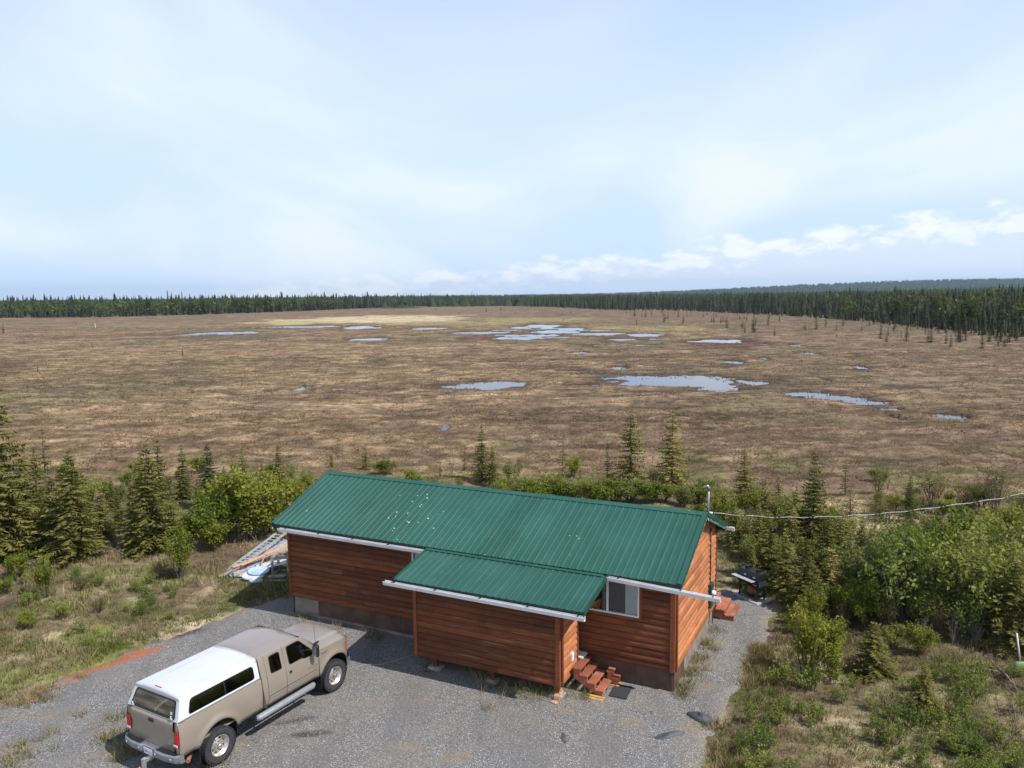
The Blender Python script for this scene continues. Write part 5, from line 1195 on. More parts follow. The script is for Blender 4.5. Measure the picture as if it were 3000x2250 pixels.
# --- barbecue on its slab
bx_, by_ = HW(14.62, 8.12); ang = CAB_YAW + math.atan2(-0.43, 0.60)
sl_ = MB().box(-0.62, 0.62, -0.36, 0.34, 0.0, 0.045, 0.008).build('grill_slab', MAT['concrete'], None, loc=(bx_, by_, 0.0), rz=ang); tag(sl_, 'pale concrete slab under the black barbecue', 'slab')
def barbecue():
    b = empty('barbecue', (bx_, by_, 0.046), ang, 'black double-lid barbecue with silver front shelf on thin legs', 'barbecue')
    for i in (-1, 1):
        for j in (-1, 1):
            l = MB().box(i * 0.42 - 0.025, i * 0.42 + 0.025, j * 0.19 - 0.025, j * 0.19 + 0.025, 0.0, 0.52).build('leg', MAT['grill_black'], b)
    MB().prism([(-0.21, 0.78), (-0.25, 0.66), (-0.16, 0.50), (0.16, 0.50), (0.25, 0.66), (0.21, 0.78)], lambda a, c, d: (d, a, c), -0.50, 0.50).build('firebox', MAT['grill_black'], b)
    lid = MB().prism([(-0.235, 0.784), (0.235, 0.784), (0.235, 0.90), (0.15, 1.02), (-0.15, 1.02), (-0.235, 0.90)], lambda a, c, d: (d, a, c), -0.50, 0.50).build('lid', MAT['grill_black'], b, bev=0.012)
    for x0 in (-0.27, 0.26):
        c = MB().box(x0 - 0.055, x0 + 0.055, -0.02, 0.09, 1.02, 1.10).build('chimney', MAT['grill_black'], lid)
        MB().box(x0 - 0.065, x0 + 0.065, -0.03, 0.10, 1.10, 1.115).build('chimney_cap', MAT['grill_black'], c)
    for x0 in (-0.12, 0.33): MB().box(x0 - 0.05, x0 + 0.05, -0.262, -0.236, 0.86, 0.89, 0.006).build('lid_handle', MAT['alu'], lid)
    MB().box(-0.60, 0.42, -0.47, -0.255, 0.755, 0.778, 0.004).build('front_shelf', MAT['alu'], b)
    MB().box(0.30, 0.45, -0.27, -0.25, 0.60, 0.625, 0.004).build('drawer_handle', MAT['alu'], b)
    MB().box(-0.43, 0.43, -0.19, 0.19, 0.10, 0.125).build('bottom_shelf', MAT['grill_black'], b)
    for k in range(6): MB().box(0.502, 0.512, -0.16 + k * 0.06, -0.145 + k * 0.06, 0.56, 0.74).build('end_grate_bar', MAT['steel'], b)
    m = MB(); m.lathe([(0.001, 0.30), (0.05, 0.29), (0.13, 0.24), (0.14, 0.05), (0.10, 0.0)], (-0.05, 0.02, 0.127), (0, 0, 1), 16); m.build('gas_bottle', MAT['rust'], b)
    MB().tube([(-0.05, -0.02, 0.42), (0.05, -0.1, 0.46), (0.1, -0.1, 0.52)], 0.012, 6).build('gas_hose', MAT['black'], b)
barbecue()

# --- service cable: a pale and a black strand twisted round each other, sagging to a pole out of the frame
def cable():
    px = [(2305, 1516), (2577, 1505), (2848, 1472), (2984, 1449), (3250, 1392), (3700, 1265)]
    P = [CABLE_START] + [ray_at(a, b, CABLE_START.y + 0.0016 * (a - 2090)) for a, b in px]
    pts = []
    for i in range(len(P) - 1):
        p0 = P[max(i - 1, 0)]; p1 = P[i]; p2 = P[i + 1]; p3 = P[min(i + 2, len(P) - 1)]
        for k in range(28):
            t = k / 28; pts.append(0.5 * ((2 * p1) + (p2 - p0) * t + (2 * p0 - 5 * p1 + 4 * p2 - p3) * t * t + (3 * p1 - p0 - 3 * p2 + p3) * t ** 3))
    pts.append(P[-1]); s = 0; A = []; B = []
    for i, p in enumerate(pts):
        if i: s += (p - pts[i - 1]).length
        w = s * 2 * math.pi / 1.15; d = Vector((0, math.cos(w), math.sin(w))) * 0.014; A.append(p + d); B.append(p - d)
    root = empty('service_cable', CABLE_START, 0, 'twisted pale and black power cable running from the roof mast', 'power cable')
    for nm, Q, mt in (('bare_strand', A, MAT['steel']), ('insulated_strand', B, MAT['black'])):
        MB().tube([q - CABLE_START for q in Q], 0.007, 5).build(nm, mt, root)
cable()

# --- junk pile left of the cabin
def ladder(u0, v0, z0, u1, v1, z1, label, width=0.42, rungs=12, wide=False):
    a = Vector((*HW(u0, v0), z0)); b = Vector((*HW(u1, v1), z1)); L = (b - a).length; t = (b - a).normalized(); x = t.cross(Vector((0, 0, 1))).normalized(); n = x.cross(t)
    root = empty('ladder', a, 0, label, 'ladder')
    for s in (-1, 1): MB().bar(x * s * width / 2, x * s * width / 2 + t * L, 0.035, 0.10, n).build('rail', MAT['alu'], root)
    for k in range(rungs):
        p = t * (L * (k + 0.6) / rungs); MB().bar(p - x * (width / 2 - 0.018), p + x * (width / 2 - 0.018), 0.055, 0.03, n).build('rung', MAT['alu'], root)
ladder(-4.92, 2.22, 0.27, -5.82, 5.98, 0.60, 'long grey aluminium ladder lying over the silver tarp', rungs=13)
ladder(-4.75, 1.75, 0.12, -4.45, 3.3, 0.16, 'short grey ladder half buried under the loose lumber', 0.34, 6)
def tarp():
    A = [HW(-5.35, 1.65), HW(-6.15, 3.6), HW(-6.75, 6.6), HW(-5.3, 6.2), HW(-4.5, 4.4), HW(-4.3, 2.0)]
    xs = [p[0] for p in A]; yy = [p[1] for p in A]; s = 0.06
    X, Y = np.meshgrid(np.arange(min(xs), max(xs), s), np.arange(min(yy), max(yy), s), indexing='ij'); x = X.ravel(); y = Y.ravel()
    d = poly_dist(x, y, A) + (fbm(x / .4, y / .4, 3, 301) - .5) * .35
    z = 0.05 + 0.17 * sstep(0.0, -0.5, d) * (0.4 + 0.8 * fbm(x / 0.7, y / 0.7, 3, 302)) + 0.10 * (fbm(x / .17, y / .17, 3, 303) - .3) - 0.10 * sstep(-.12, .02, d)
    ok = d < 0.02; n = Y.shape[1]; i, j = np.meshgrid(np.arange(X.shape[0] - 1), np.arange(n - 1), indexing='ij'); a = (i * n + j).ravel()
    F = np.stack([a, a + n, a + n + 1, a + 1], 1); F = F[ok[F].all(1)]; us = np.unique(F); mp = -np.ones(len(x), int); mp[us] = np.arange(len(us)); F = mp[F]
    o = link('tarp', npmesh('tarp', np.stack([x[us], y[us], z[us]], 1), F, None, True), MAT['tarp']); tag(o, 'crumpled silver tarp spread on the grass under the ladder', 'tarp')
tarp()
def plank(u0, v0, z0, u1, v1, z1, w, h, mat, label, cat='plank', group=None, name='plank'):
    a = Vector((*HW(u0, v0), z0)); b = Vector((*HW(u1, v1), z1)); c = (a + b) / 2
    o = MB().bar(a - c, b - c, w, h).build(name, mat, None, loc=c, bev=0.003); tag(o, label, cat, group); return o
LB = 'orange cedar plank lying across the junk pile'
for k, (p, w) in enumerate([((-4.95, 2.1, .30, -4.35, 5.0, .52), .12), ((-4.85, 1.95, .34, -4.15, 4.6, .46), .09), ((-4.62, 2.2, .38, -4.3, 4.9, .58), .10), ((-4.7, 2.6, .42, -4.05, 5.2, .56), .07)]):
    plank(*p, w, 0.038, MAT['orange_lumber'], LB, 'plank', 'cedar planks on the junk pile')
plank(-4.95, 1.55, .16, -4.55, 3.1, .40, .09, .04, MAT['lumber'], 'pale weathered plank sticking out at the front of the junk pile')
plank(-4.05, 2.7, .35, -4.75, 3.9, .62, .06, .03, MAT['lumber'], 'thin pale batten laid crosswise over the cedar planks')
plank(-4.2, 2.6, .22, -3.35, 3.5, .34, .62, .02, MAT['white_board'], 'whitewashed board lying beside the wooden frame', 'board', name='board')
def crate():
    c = cabthing('wooden_frame', -3.12, 2.98, 'open grey wooden frame standing on end beside the junk pile', 'wooden frame', 0.30)
    for i in (-1, 1):
        for j in (-1, 1): MB().box(i * 0.34 - 0.045, i * 0.34 + 0.045, j * 0.28 - 0.03, j * 0.28 + 0.03, 0.0, 0.80, 0.004).build('upright', MAT['grey_wood'], c)
    for j in (-1, 1):
        for z in (0.04, 0.76): MB().box(-0.295, 0.295, j * 0.28 - 0.025, j * 0.28 + 0.025, z - 0.035, z + 0.035).build('rail', MAT['grey_wood'], c)
    for i in (-1, 1):
        for z in (0.045, 0.755): MB().box(i * 0.34 - 0.03, i * 0.34 + 0.03, -0.25, 0.25, z - 0.03, z + 0.03).build('rail', MAT['grey_wood'], c)
crate()
def disc(u, v, z, a, b, tilt, rz, mat, label):
    m = MB(); n = 40; prof = [(1.0, 0.0), (1.0, 0.05), (0.96, 0.055), (0.90, 0.045), (0.0, 0.04)]
    m.grid([[(a * r * math.cos(2 * math.pi * k / n), b * r * math.sin(2 * math.pi * k / n), h) for k in range(n)] for r, h in prof], closed=True)
    x, y = HW(u, v); o = m.build('oval_lid', mat, None, loc=(x, y, z)); o.rotation_euler = (tilt, 0, CAB_YAW + rz); tag(o, label, 'plastic lid')
disc(-3.72, 2.22, 0.26, .42, .27, 0.30, 0.75, MAT['blue_plastic'], 'pale blue oval plastic lid tilted on top of the junk pile')
disc(-3.78, 1.98, 0.13, .44, .28, 0.25, 0.7, MAT['white_board'], 'white oval plastic lid under the tilted blue lid')
disc(-3.42, 1.74, 0.05, .26, .15, 0.10, 0.6, MAT['blue_plastic'], 'pale blue oval lid flat on the grass in front of the junk pile')
plank(-3.2, 2.2, .12, -2.55, 2.45, .16, .22, .05, MAT['grey_wood'], 'grey wooden pallet board below the wooden frame', 'board', name='board')
plank(-3.05, 1.95, .08, -2.3, 2.2, .08, .16, .05, MAT['dead_wood'], 'dark weathered board lying in the cabin shade', 'board', name='board')
# --- half-buried rocks at the edge of the drive
def rock(px, py, a, b, h, rz, seed, label):
    x, y = G(px, py); n, k = 18, 9; g = np.random.default_rng(seed); P = []
    ph = g.uniform(0, 6, 4)
    for i in range(k + 1):
        t = math.pi / 2 * i / k; row = []
        for j in range(n):
            w = 2 * math.pi * j / n; q = 1 + 0.16 * math.sin(2 * w + ph[0]) + 0.10 * math.sin(3 * w + ph[1]) + 0.05 * math.sin(5 * w + ph[2]); c = math.cos(t) ** 0.6
            row.append((a * q * c * math.cos(w), b * q * c * math.sin(w), h * (math.sin(t) ** 0.8) * (1 + 0.25 * math.cos(w + ph[3])) - 0.05))
        P.append(row)
    o = MB().grid(P, closed=True).build('rock', MAT['rock'], None, loc=(x, y, 0.02), rz=rz); tag(o, label, 'rock', 'rocks half buried in the gravel')
rock(2048, 2108, .32, .16, .20, -0.55, 1, 'dark ridged rock standing up where the gravel meets the scrub')
rock(1956, 2158, .42, .17, .11, 0.30, 2, 'long flat dark rock sunk in the gravel beside the ridged rock')
rock(1656, 2163, .14, .32, .06, 0.10, 3, 'narrow grey rock almost level with the open gravel')
rock(1907, 2090, .09, .08, .07, 0.2, 4, 'fist-sized grey rock on the gravel between cabin corner and larger rocks')
# --- green scoop on a pale handle in the scrub, white stake far out in the bog
x, y = G(2990, 1985)
sh = empty('snow_shovel', (x, y, 0.05), 0.15, 'green scoop shovel with pale handle stuck in the scrub', 'shovel')
MB().tube([(-0.04, 0.0, 0.42), (-0.17, 0.05, 1.28)], 0.022, 8).build('handle', MAT['gutter'], sh)
P = [[(xx, -0.10 * (1 - (xx / 0.3) ** 2) + 0.04, zz) for xx in np.linspace(-0.24 + 0.05 * q, 0.30, 9)] for q, zz in ((0, 0.10), (0, 0.30), (0.4, 0.46))]
MB().grid(P).build('scoop', MAT['green_plastic'], sh, solid=0.015)
x, y = G(280, 961); o = MB().box(-0.07, 0.07, -0.06, 0.06, -0.2, 2.0, 0.02).build('marker_stake', MAT['gutter'], None, loc=(x, y, 0)); o.rotation_euler = (0, -0.08, 0); tag(o, 'thin white marker stake standing alone in the bog', 'stake')
# yellow cord from the truck's front to the porch
def cord():
    P = [G(*p) for p in [(1010, 1968), (1040, 1958), (1075, 1950), (1110, 1950), (1140, 1944), (1180, 1930), (1215, 1921), (1250, 1925)]]
    root = MB().tube([(a - P[0][0], b - P[0][1], 0.012) for a, b in P], 0.007, 5).build('extension_cord', plain('yellow_cord', (0.50, 0.38, 0.16), 0.6), None, loc=(P[0][0], P[0][1], 0.02)); tag(root, 'thin yellow extension cord between the truck and the porch', 'cord')
cord()
# ------------------------------------------------------------------ vegetation
def m_leaf(name, var=0.22, trans=0.25, hue=0.02):
    t = NT(name); r = t.rand(); c = t.attr('Col')
    h = t.n('ShaderNodeHueSaturation'); t.put(h.inputs['Value'], t.math('MULTIPLY_ADD', r, 2 * var, 1 - var)); t.put(h.inputs['Hue'], t.math('MULTIPLY_ADD', r, -2 * hue, 0.5 + hue)); t.put(h.inputs['Color'], c)
    d = t.n('ShaderNodeBsdfDiffuse'); t.L.new(h.outputs[0], d.inputs[0]); tr = t.n('ShaderNodeBsdfTranslucent'); t.L.new(h.outputs[0], tr.inputs[0])
    mx = t.n('ShaderNodeMixShader'); mx.inputs[0].default_value = trans; t.L.new(d.outputs[0], mx.inputs[1]); t.L.new(tr.outputs[0], mx.inputs[2])
    m2 = mx
    t.L.new(m2.outputs[0], t.out.inputs['Surface']); return t.m
def m_dry(name, trans=0.15):
    t = NT(name); c = t.attr('Col'); d = t.n('ShaderNodeBsdfDiffuse'); t.L.new(c, d.inputs[0]); tr = t.n('ShaderNodeBsdfTranslucent'); t.L.new(c, tr.inputs[0])
    mx = t.n('ShaderNodeMixShader'); mx.inputs[0].default_value = trans; t.L.new(d.outputs[0], mx.inputs[1]); t.L.new(tr.outputs[0], mx.inputs[2]); t.L.new(mx.outputs[0], t.out.inputs['Surface']); return t.m
MAT['needle'] = m_leaf('spruce_needles', 0.22, 0.12, 0.015); MAT['leaf'] = m_leaf('birch_leaves', 0.20, 0.42, 0.02); MAT['grass'] = m_dry('grass_blades', 0.25); MAT['sedge'] = m_dry('sedge_blades', 0.55)
MAT['bark'] = plain('spruce_bark', (0.095, 0.075, 0.062), 0.95, var=0.3, scale=20); MAT['bark_pale'] = plain('pale_bark', (0.095, 0.080, 0.068), 0.9, var=0.3, scale=20)
MAT['bare_twig'] = plain('bare_grey_twigs', (0.20, 0.175, 0.165), 0.9, var=0.2, scale=20)

def spruce(seed, h=5.0, r=1.3, tiers=24, per=8, tstep=0.10, tw=0.055, low=0.03, colA=(0.110, 0.115, 0.034), colB=(0.225, 0.208, 0.062), top_thin=0.8, gaps=0.06, up=0.35):
    g = np.random.default_rng(seed); V = []; C = []
    def tri(a, b, c, k0, k1):
        V.append(np.stack([a, b, c], 1).reshape(-1, 3)); q = np.repeat(k0[:, None, :], 3, 1); q[:, 2] = k1; C.append(q.reshape(-1, 3))
    cA, cB = np.array(colA), np.array(colB); up3 = np.array([0, 0, 1.0])
    for i in range(tiers):
        f = low + (1 - low) * ((i + g.uniform(-.3, .3)) / tiers); f = min(max(f, low), 0.985); z = f * h
        n = max(3, int(round(per * (0.55 + 0.45 * (1 - f)) + g.uniform(-1, 1)))); a0 = g.uniform(0, 6.28)
        prof = (1 - f) ** top_thin * (0.55 + 0.45 * min(1, (f + 0.02) / 0.18))
        for k in range(n):
            if g.random() < gaps: continue
            az = a0 + 6.283 * k / n + g.uniform(-.3, .3); L = r * prof * g.uniform(0.6, 1.15) + 0.04 * h * (1 - f) * .3 + 0.03
            el = -0.22 + (up + 0.25) * f ** 1.3 + g.uniform(-.12, .12); d = np.array([math.cos(az), math.sin(az), 0.0]); sd = np.array([-d[1], d[0], 0])
            p0 = np.array([0, 0, z])
            m = max(3, int(L / tstep)); s = (np.arange(m) + g.uniform(0.2, 0.8, m)) / m
            P = p0 + L * s[:, None] * (math.cos(el) * d + math.sin(el) * up3) + (L * (-0.26 * s ** 2 + 0.22 * s ** 3))[:, None] * up3
            tone = g.uniform(0, 1); 
            for sg in (-1, 1):
                lt = (0.36 * L * (1 - s) ** 0.8 + 0.10 * min(1, h / 4) ) * g.uniform(0.55, 1.2, m); an = g.uniform(0.55, 1.1, m)
                D = np.cos(an)[:, None] * d + sg * np.sin(an)[:, None] * sd + (g.uniform(-.35, .10, m))[:, None] * up3
                T = P + D * lt[:, None]; w = tw * g.uniform(0.7, 1.4, m) * (0.5 + h / 10)
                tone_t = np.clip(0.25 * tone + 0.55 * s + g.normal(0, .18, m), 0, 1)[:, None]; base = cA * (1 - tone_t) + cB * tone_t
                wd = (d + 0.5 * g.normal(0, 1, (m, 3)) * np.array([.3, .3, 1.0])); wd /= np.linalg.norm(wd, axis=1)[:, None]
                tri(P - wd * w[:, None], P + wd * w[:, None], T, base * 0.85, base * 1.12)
            # the branch axis itself, a hanging blade of needles
            a = P[:-1]; b = P[1:]; k1 = np.tile(cA * 0.9, (len(a), 1)); hang = up3 * (-0.05 - 0.05 * h / 5)
            tri(a, b, (a + b) / 2 + hang + g.normal(0, .02, a.shape), k1, k1)
    V = np.concatenate(V); C = np.concatenate(C); F = np.arange(len(V)).reshape(-1, 3)
    return npmesh('spruce_crown', V, F, C)
def trunk_mesh(h, r0, lean=0.0, n=6, name='trunk'):
    m = MB(); pts = [(lean * (k / 6) ** 2, 0.02 * h * math.sin(k * 1.7) * 0.3, -0.15 + (h + 0.1) * k / 6) for k in range(7)]; m.tube(pts, [r0 * (1 - 0.93 * k / 6) for k in range(7)], n)
    me = bpy.data.meshes.new(name); me.from_pydata(m.v, [], m.f); me.update(); return me
def shrub(seed, h=1.6, r=1.0, stems=9, nleaf=2600, leaf=0.055, cols=((0.14, 0.20, 0.03), (0.085, 0.13, 0.024), (0.20, 0.235, 0.05)), bot=0.18, clump=22):
    g = np.random.default_rng(seed); V = []; F = []; C = []
    # stems
    mb = MB(); tips = []
    for k in range(stems):
        a = g.uniform(0, 6.28); o = g.uniform(0.15, 1.0) * r; hh = h * g.uniform(0.65, 1.0) * (1 - 0.25 * (o / r) ** 2)
        base = Vector((0.10 * r * math.cos(a + 1), 0.10 * r * math.sin(a + 1), -0.08)); tip = Vector((o * math.cos(a), o * math.sin(a), hh)); mid = base.lerp(tip, 0.5) + Vector((0, 0, 0.12 * h))
        pts = [base.lerp(mid, t).lerp(mid.lerp(tip, t), t) for t in np.linspace(0, 1, 6)]; mb.tube(pts, [0.016 * h * (1 - 0.8 * t) for t in np.linspace(0, 1, 6)], 4, cap=False); tips.append(pts)
        for q in range(4):
            b = pts[g.integers(2, 5)]; e = b + Vector((g.normal(0, .28) * r, g.normal(0, .28) * r, g.uniform(.1, .4) * h)); mb.tube([b, b.lerp(e, .5) + Vector((0, 0, .03 * h)), e], [0.006 * h, 0.004 * h, 0.002 * h], 3, cap=False); tips.append([b, b.lerp(e, .5), e])
    # leaf clumps along the stems
    cent = []
    for pts in tips:
        for q in range(max(1, clump // 10)):
            t = g.uniform(0.35 if len(pts) > 3 else 0.2, 1.0); i = min(int(t * (len(pts) - 1)), len(pts) - 2); p = pts[i].lerp(pts[i + 1], t * (len(pts) - 1) - i); cent.append((p.x, p.y, p.z))
    cent = np.array(cent); cent = cent[cent[:, 2] > bot * h] if (cent[:, 2] > bot * h).any() else cent
    idx = g.integers(0, len(cent), nleaf); tone_c = g.random(len(cent))
    P = cent[idx] + g.normal(0, 1, (nleaf, 3)) * np.array([0.085 * r, 0.085 * r, 0.065 * h]); P[:, 2] = np.maximum(P[:, 2], 0.04 * h)
    nrm = g.normal(0, 1, (nleaf, 3)); nrm[:, 2] = np.abs(nrm[:, 2]) + 0.5; nrm /= np.linalg.norm(nrm, axis=1)[:, None]
    ax = np.cross(nrm, g.normal(0, 1, (nleaf, 3))); ax /= np.linalg.norm(ax, axis=1)[:, None]; bx = np.cross(nrm, ax)
    s = leaf * g.uniform(0.55, 1.3, nleaf)[:, None]
    Q = np.stack([P - ax * s, P + bx * s * 0.55 - ax * s * .1, P + ax * s, P - bx * s * 0.55 - ax * s * .1], 1).reshape(-1, 3)
    t = np.clip(0.6 * tone_c[idx] + 0.4 * g.random(nleaf), 0, 1); c0, c1, c2 = map(np.array, cols)
    cc = np.where((t < 0.5)[:, None], c1 + (c0 - c1) * (t * 2)[:, None], c0 + (c2 - c0) * ((t - .5) * 2)[:, None])
    fol = npmesh('shrub_foliage', Q, np.arange(nleaf * 4).reshape(-1, 4), np.repeat(cc, 4, 0))
    me = bpy.data.meshes.new('shrub_stems'); me.from_pydata(mb.v, [], mb.f); me.update()
    return fol, me

# --- near trees: variants of four habits, then one individual per tree of the photograph
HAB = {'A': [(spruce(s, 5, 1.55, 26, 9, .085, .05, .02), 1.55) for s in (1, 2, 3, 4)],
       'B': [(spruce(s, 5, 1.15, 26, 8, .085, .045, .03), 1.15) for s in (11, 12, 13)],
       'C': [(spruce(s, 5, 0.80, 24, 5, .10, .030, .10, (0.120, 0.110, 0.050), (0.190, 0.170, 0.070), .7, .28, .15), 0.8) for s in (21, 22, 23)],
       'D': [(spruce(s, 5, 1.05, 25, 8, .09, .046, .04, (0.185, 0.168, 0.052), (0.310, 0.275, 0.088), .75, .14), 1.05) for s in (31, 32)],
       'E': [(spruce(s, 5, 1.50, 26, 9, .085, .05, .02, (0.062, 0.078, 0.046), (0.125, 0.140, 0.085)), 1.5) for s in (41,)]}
TRK = {k: trunk_mesh(5, 0.075 if k != 'C' else 0.06) for k in HAB}
def gz(x, y): return float(ground_h(np.array([x]), np.array([y]))[0])
def place_spruce(x, y, h, rf, hab, label, group=None, k=0, name='spruce_tree'):
    me, r = HAB[hab][k % len(HAB[hab])]
    e = empty(name, (x, y, gz(x, y)), (k * 2.39996) % 6.28, label, 'spruce', group)
    sx = rf * h / r; sc = (sx, sx, h / 5.0)
    for nm, mm, mt in (('crown', me, MAT['needle']), ('trunk', TRK[hab], MAT['bark'])):
        o = link(nm, mm, mt, e); o.scale = sc
    return e
SJ = 'dense olive-green young spruce in the row behind the junk pile side grass'; SJg = 'young spruces on the junk pile side of the cabin'
SB = 'slim young spruce rising behind the leafy bushes on the junk pile side'; SBg = 'slim spruces behind the junk pile bushes'
SC = 'thin sparse spruce with bare lower trunk at the edge of the bog'; SCg = 'thin sparse spruces at the bog edge behind the cabin'
SQ = 'bushy young spruce in the thicket behind the barbecue'; SQg = 'young spruces in the barbecue thicket'
TREES = [(14, 1640, 1085, .27, 'A', 'tallest dense spruce, towering over the others by the gravel drive', None), (75, 1605, 1335, .31, 'A', SJ, SJg), (118, 1575, 1302, .24, 'B', SJ, SJg), (146, 1560, 1245, .15, 'C', 'tall thin yellowish spruce poking above the drive-side row', None),
    (222, 1640, 1310, .34, 'A', 'broad dark spruce with skirts to the ground, facing the gravel drive', None), (165, 1625, 1395, .32, 'A', SJ, SJg), (50, 1632, 1385, .32, 'A', SJ, SJg), (300, 1580, 1425, .33, 'B', SJ, SJg), (445, 1612, 1290, .34, 'A', 'broad tall spruce standing alone over a dark shadow in the yard grass', None),
    (476, 1560, 1282, .22, 'B', SB, SBg), (540, 1470, 1316, .26, 'B', SB, SBg), (617, 1500, 1298, .30, 'E', 'blue-grey spruce with dense layered boughs beside the leafy bushes', None), (330, 1500, 1405, .34, 'A', SJ, SJg), (716, 1470, 1311, .22, 'B', SB, SBg), (822, 1490, 1302, .24, 'B', SB, SBg), (85, 1500, 1312, .2, 'D', 'brown-topped spruce among the green ones by the drive', None),
    (-35, 1650, 1250, .3, 'A', SJ, SJg), (195, 1560, 1380, .28, 'D', SJ, SJg), (20, 1560, 1300, .26, 'B', SJ, SJg), (390, 1530, 1400, .3, 'B', SJ, SJg), (660, 1460, 1370, .3, 'B', SB, SBg), (770, 1445, 1360, .26, 'B', SB, SBg),
    (1413, 1420, 1250, .24, 'B', 'dark spruce with a tufted tip just behind the ridge of the roof', None), (1444, 1434, 1313, .28, 'B', 'short full spruce touching the dark tufted one behind the roof', None), (1362, 1387, 1305, .13, 'C', SC, SCg), (1290, 1400, 1352, .16, 'C', SC, SCg), (1072, 1383, 1303, .26, 'D', 'small golden spruce bush out in the brown bog behind the roof', None), (972, 1378, 1335, .35, 'D', 'low golden-green spruce in the bog grass behind the roof corner', None),
    (1780, 1432, 1285, .14, 'C', SC, SCg), (1847, 1442, 1194, .30, 'D', 'tallest golden-green spruce at the bog edge behind the cabin', None), (1968, 1445, 1207, .25, 'D', 'tall ragged golden spruce beside the tallest one behind the cabin', None), (1650, 1412, 1246, .16, 'C', SC, SCg), (1905, 1430, 1370, .2, 'C', SC, SCg), (1700, 1420, 1350, .2, 'C', SC, SCg),
    (2178, 1490, 1315, .30, 'D', 'yellowish spruce standing behind the roof mast', None), (2380, 1610, 1313, .24, 'A', 'tall pointed spruce behind the sagging power cable', None), (2475, 1452, 1340, .2, 'C', SC, SCg), (2578, 1515, 1398, .25, 'C', SC, SCg), (2662, 1532, 1390, .24, 'B', 'small dark spruce under the power cable by the straw-coloured grass', None),
    (2360, 1790, 1590, .40, 'A', SQ, SQg), (2300, 1740, 1560, .36, 'D', SQ, SQg), (2250, 1700, 1500, .34, 'A', SQ, SQg), (2430, 1790, 1600, .38, 'D', SQ, SQg), (2490, 1760, 1580, .36, 'D', SQ, SQg), (2220, 1640, 1480, .30, 'B', SQ, SQg), (2310, 1620, 1450, .28, 'D', SQ, SQg), (2150, 1610, 1470, .30, 'B', SQ, SQg), (2410, 1600, 1450, .3, 'D', SQ, SQg), (2460, 1650, 1480, .3, 'D', SQ, SQg),
    (2555, 1968, 1811, .52, 'A', 'knee-high wide dark spruce at the foot of the alder thicket', None), (2704, 2092, 1941, .42, 'A', 'small lone spruce seedling among the low birch scrub', None), (2965, 1905, 1640, .42, 'A', 'dark bushy spruce in the shade behind the green shovel', None), (265, 1565, 1440, .3, 'B', SJ, SJg), (350, 1560, 1430, .28, 'B', SB, SBg), (395, 1600, 1465, .34, 'A', SJ, SJg), (505, 1590, 1430, .3, 'B', SB, SBg), (585, 1560, 1400, .26, 'B', SB, SBg), (20, 1612, 1420, .34, 'A', SJ, SJg), (130, 1602, 1425, .32, 'A', SJ, SJg), (250, 1605, 1465, .34, 'A', SJ, SJg), (2120, 1500, 1440, .3, 'B', SQ, SQg), (2240, 1560, 1400, .3, 'D', SQ, SQg), (2330, 1560, 1420, .3, 'D', SQ, SQg), (2280, 1500, 1390, .28, 'D', SQ, SQg), (2420, 1680, 1500, .34, 'A', SQ, SQg), (2200, 1720, 1590, .34, 'A', SQ, SQg), (2520, 1690, 1520, .32, 'A', SQ, SQg), (2560, 1740, 1580, .34, 'A', SQ, SQg), (2490, 1520, 1420, .28, 'C', SC, SCg)]
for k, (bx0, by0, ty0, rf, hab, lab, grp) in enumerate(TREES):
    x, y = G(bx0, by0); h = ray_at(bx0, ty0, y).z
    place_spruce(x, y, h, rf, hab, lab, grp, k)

# --- leafy shrubs
BR = ((0.215, 0.250, 0.038), (0.130, 0.165, 0.028), (0.31, 0.32, 0.075)); MG = ((0.225, 0.255, 0.058), (0.140, 0.168, 0.038), (0.36, 0.38, 0.14)); OL = ((0.165, 0.150, 0.050), (0.12, 0.10, 0.045), (0.20, 0.20, 0.06)); LO = ((0.205, 0.250, 0.055), (0.145, 0.185, 0.042), (0.30, 0.33, 0.10))
SHR = {'bright': [(*shrub(s, 1.6, 0.95, 9, 3600, .048, BR), 1.6, .95) for s in (51, 52, 53)], 'alder': [(*shrub(s, 2.0, 1.15, 17, 3300, .056, MG, .16), 2.0, 1.15) for s in (61, 62, 63, 64, 65)],
       'olive': [(*shrub(s, 1.6, 1.0, 14, 1500, .035, OL), 1.6, 1.0) for s in (71, 72)], 'low': [(*shrub(s, 0.6, 0.55, 10, 620, .034, LO, .1), 0.6, 0.55) for s in (81, 82, 83, 84)]}
def place_shrub(x, y, h, rf, kind, label, group, k, name='shrub'):
    fol, stm, hh, rr = SHR[kind][k % len(SHR[kind])]
    e = empty(name, (x, y, gz(x, y)), (k * 2.39996) % 6.28, label, 'shrub', group); sx = rf * h / rr
    for nm, mm, mt in (('foliage', fol, MAT['leaf']), ('stems', stm, MAT['bark_pale'])): o = link(nm, mm, mt, e); o.scale = (sx, sx, h / hh)
L1 = ('bright green leafy birch bush beside the spruces on the junk pile side', 'birch bushes on the junk pile side'); L2 = ('low bright green willow bush in the row just behind the cabin roof', 'willow bushes behind the cabin')
L3 = ('tall mid-green alder bush in the thicket beyond the barbecue', 'alder bushes in the barbecue thicket'); L4 = ('knee-high birch seedling in the scrub beside the gravel', 'birch seedlings in the scrub'); L5 = ('waist-high bright green birch bush at the corner of the gravel path', 'birch bushes beside the gravel path'); L6 = ('rounded olive half-bare bush at the bog edge beyond the power cable', 'olive bushes at the bog edge')
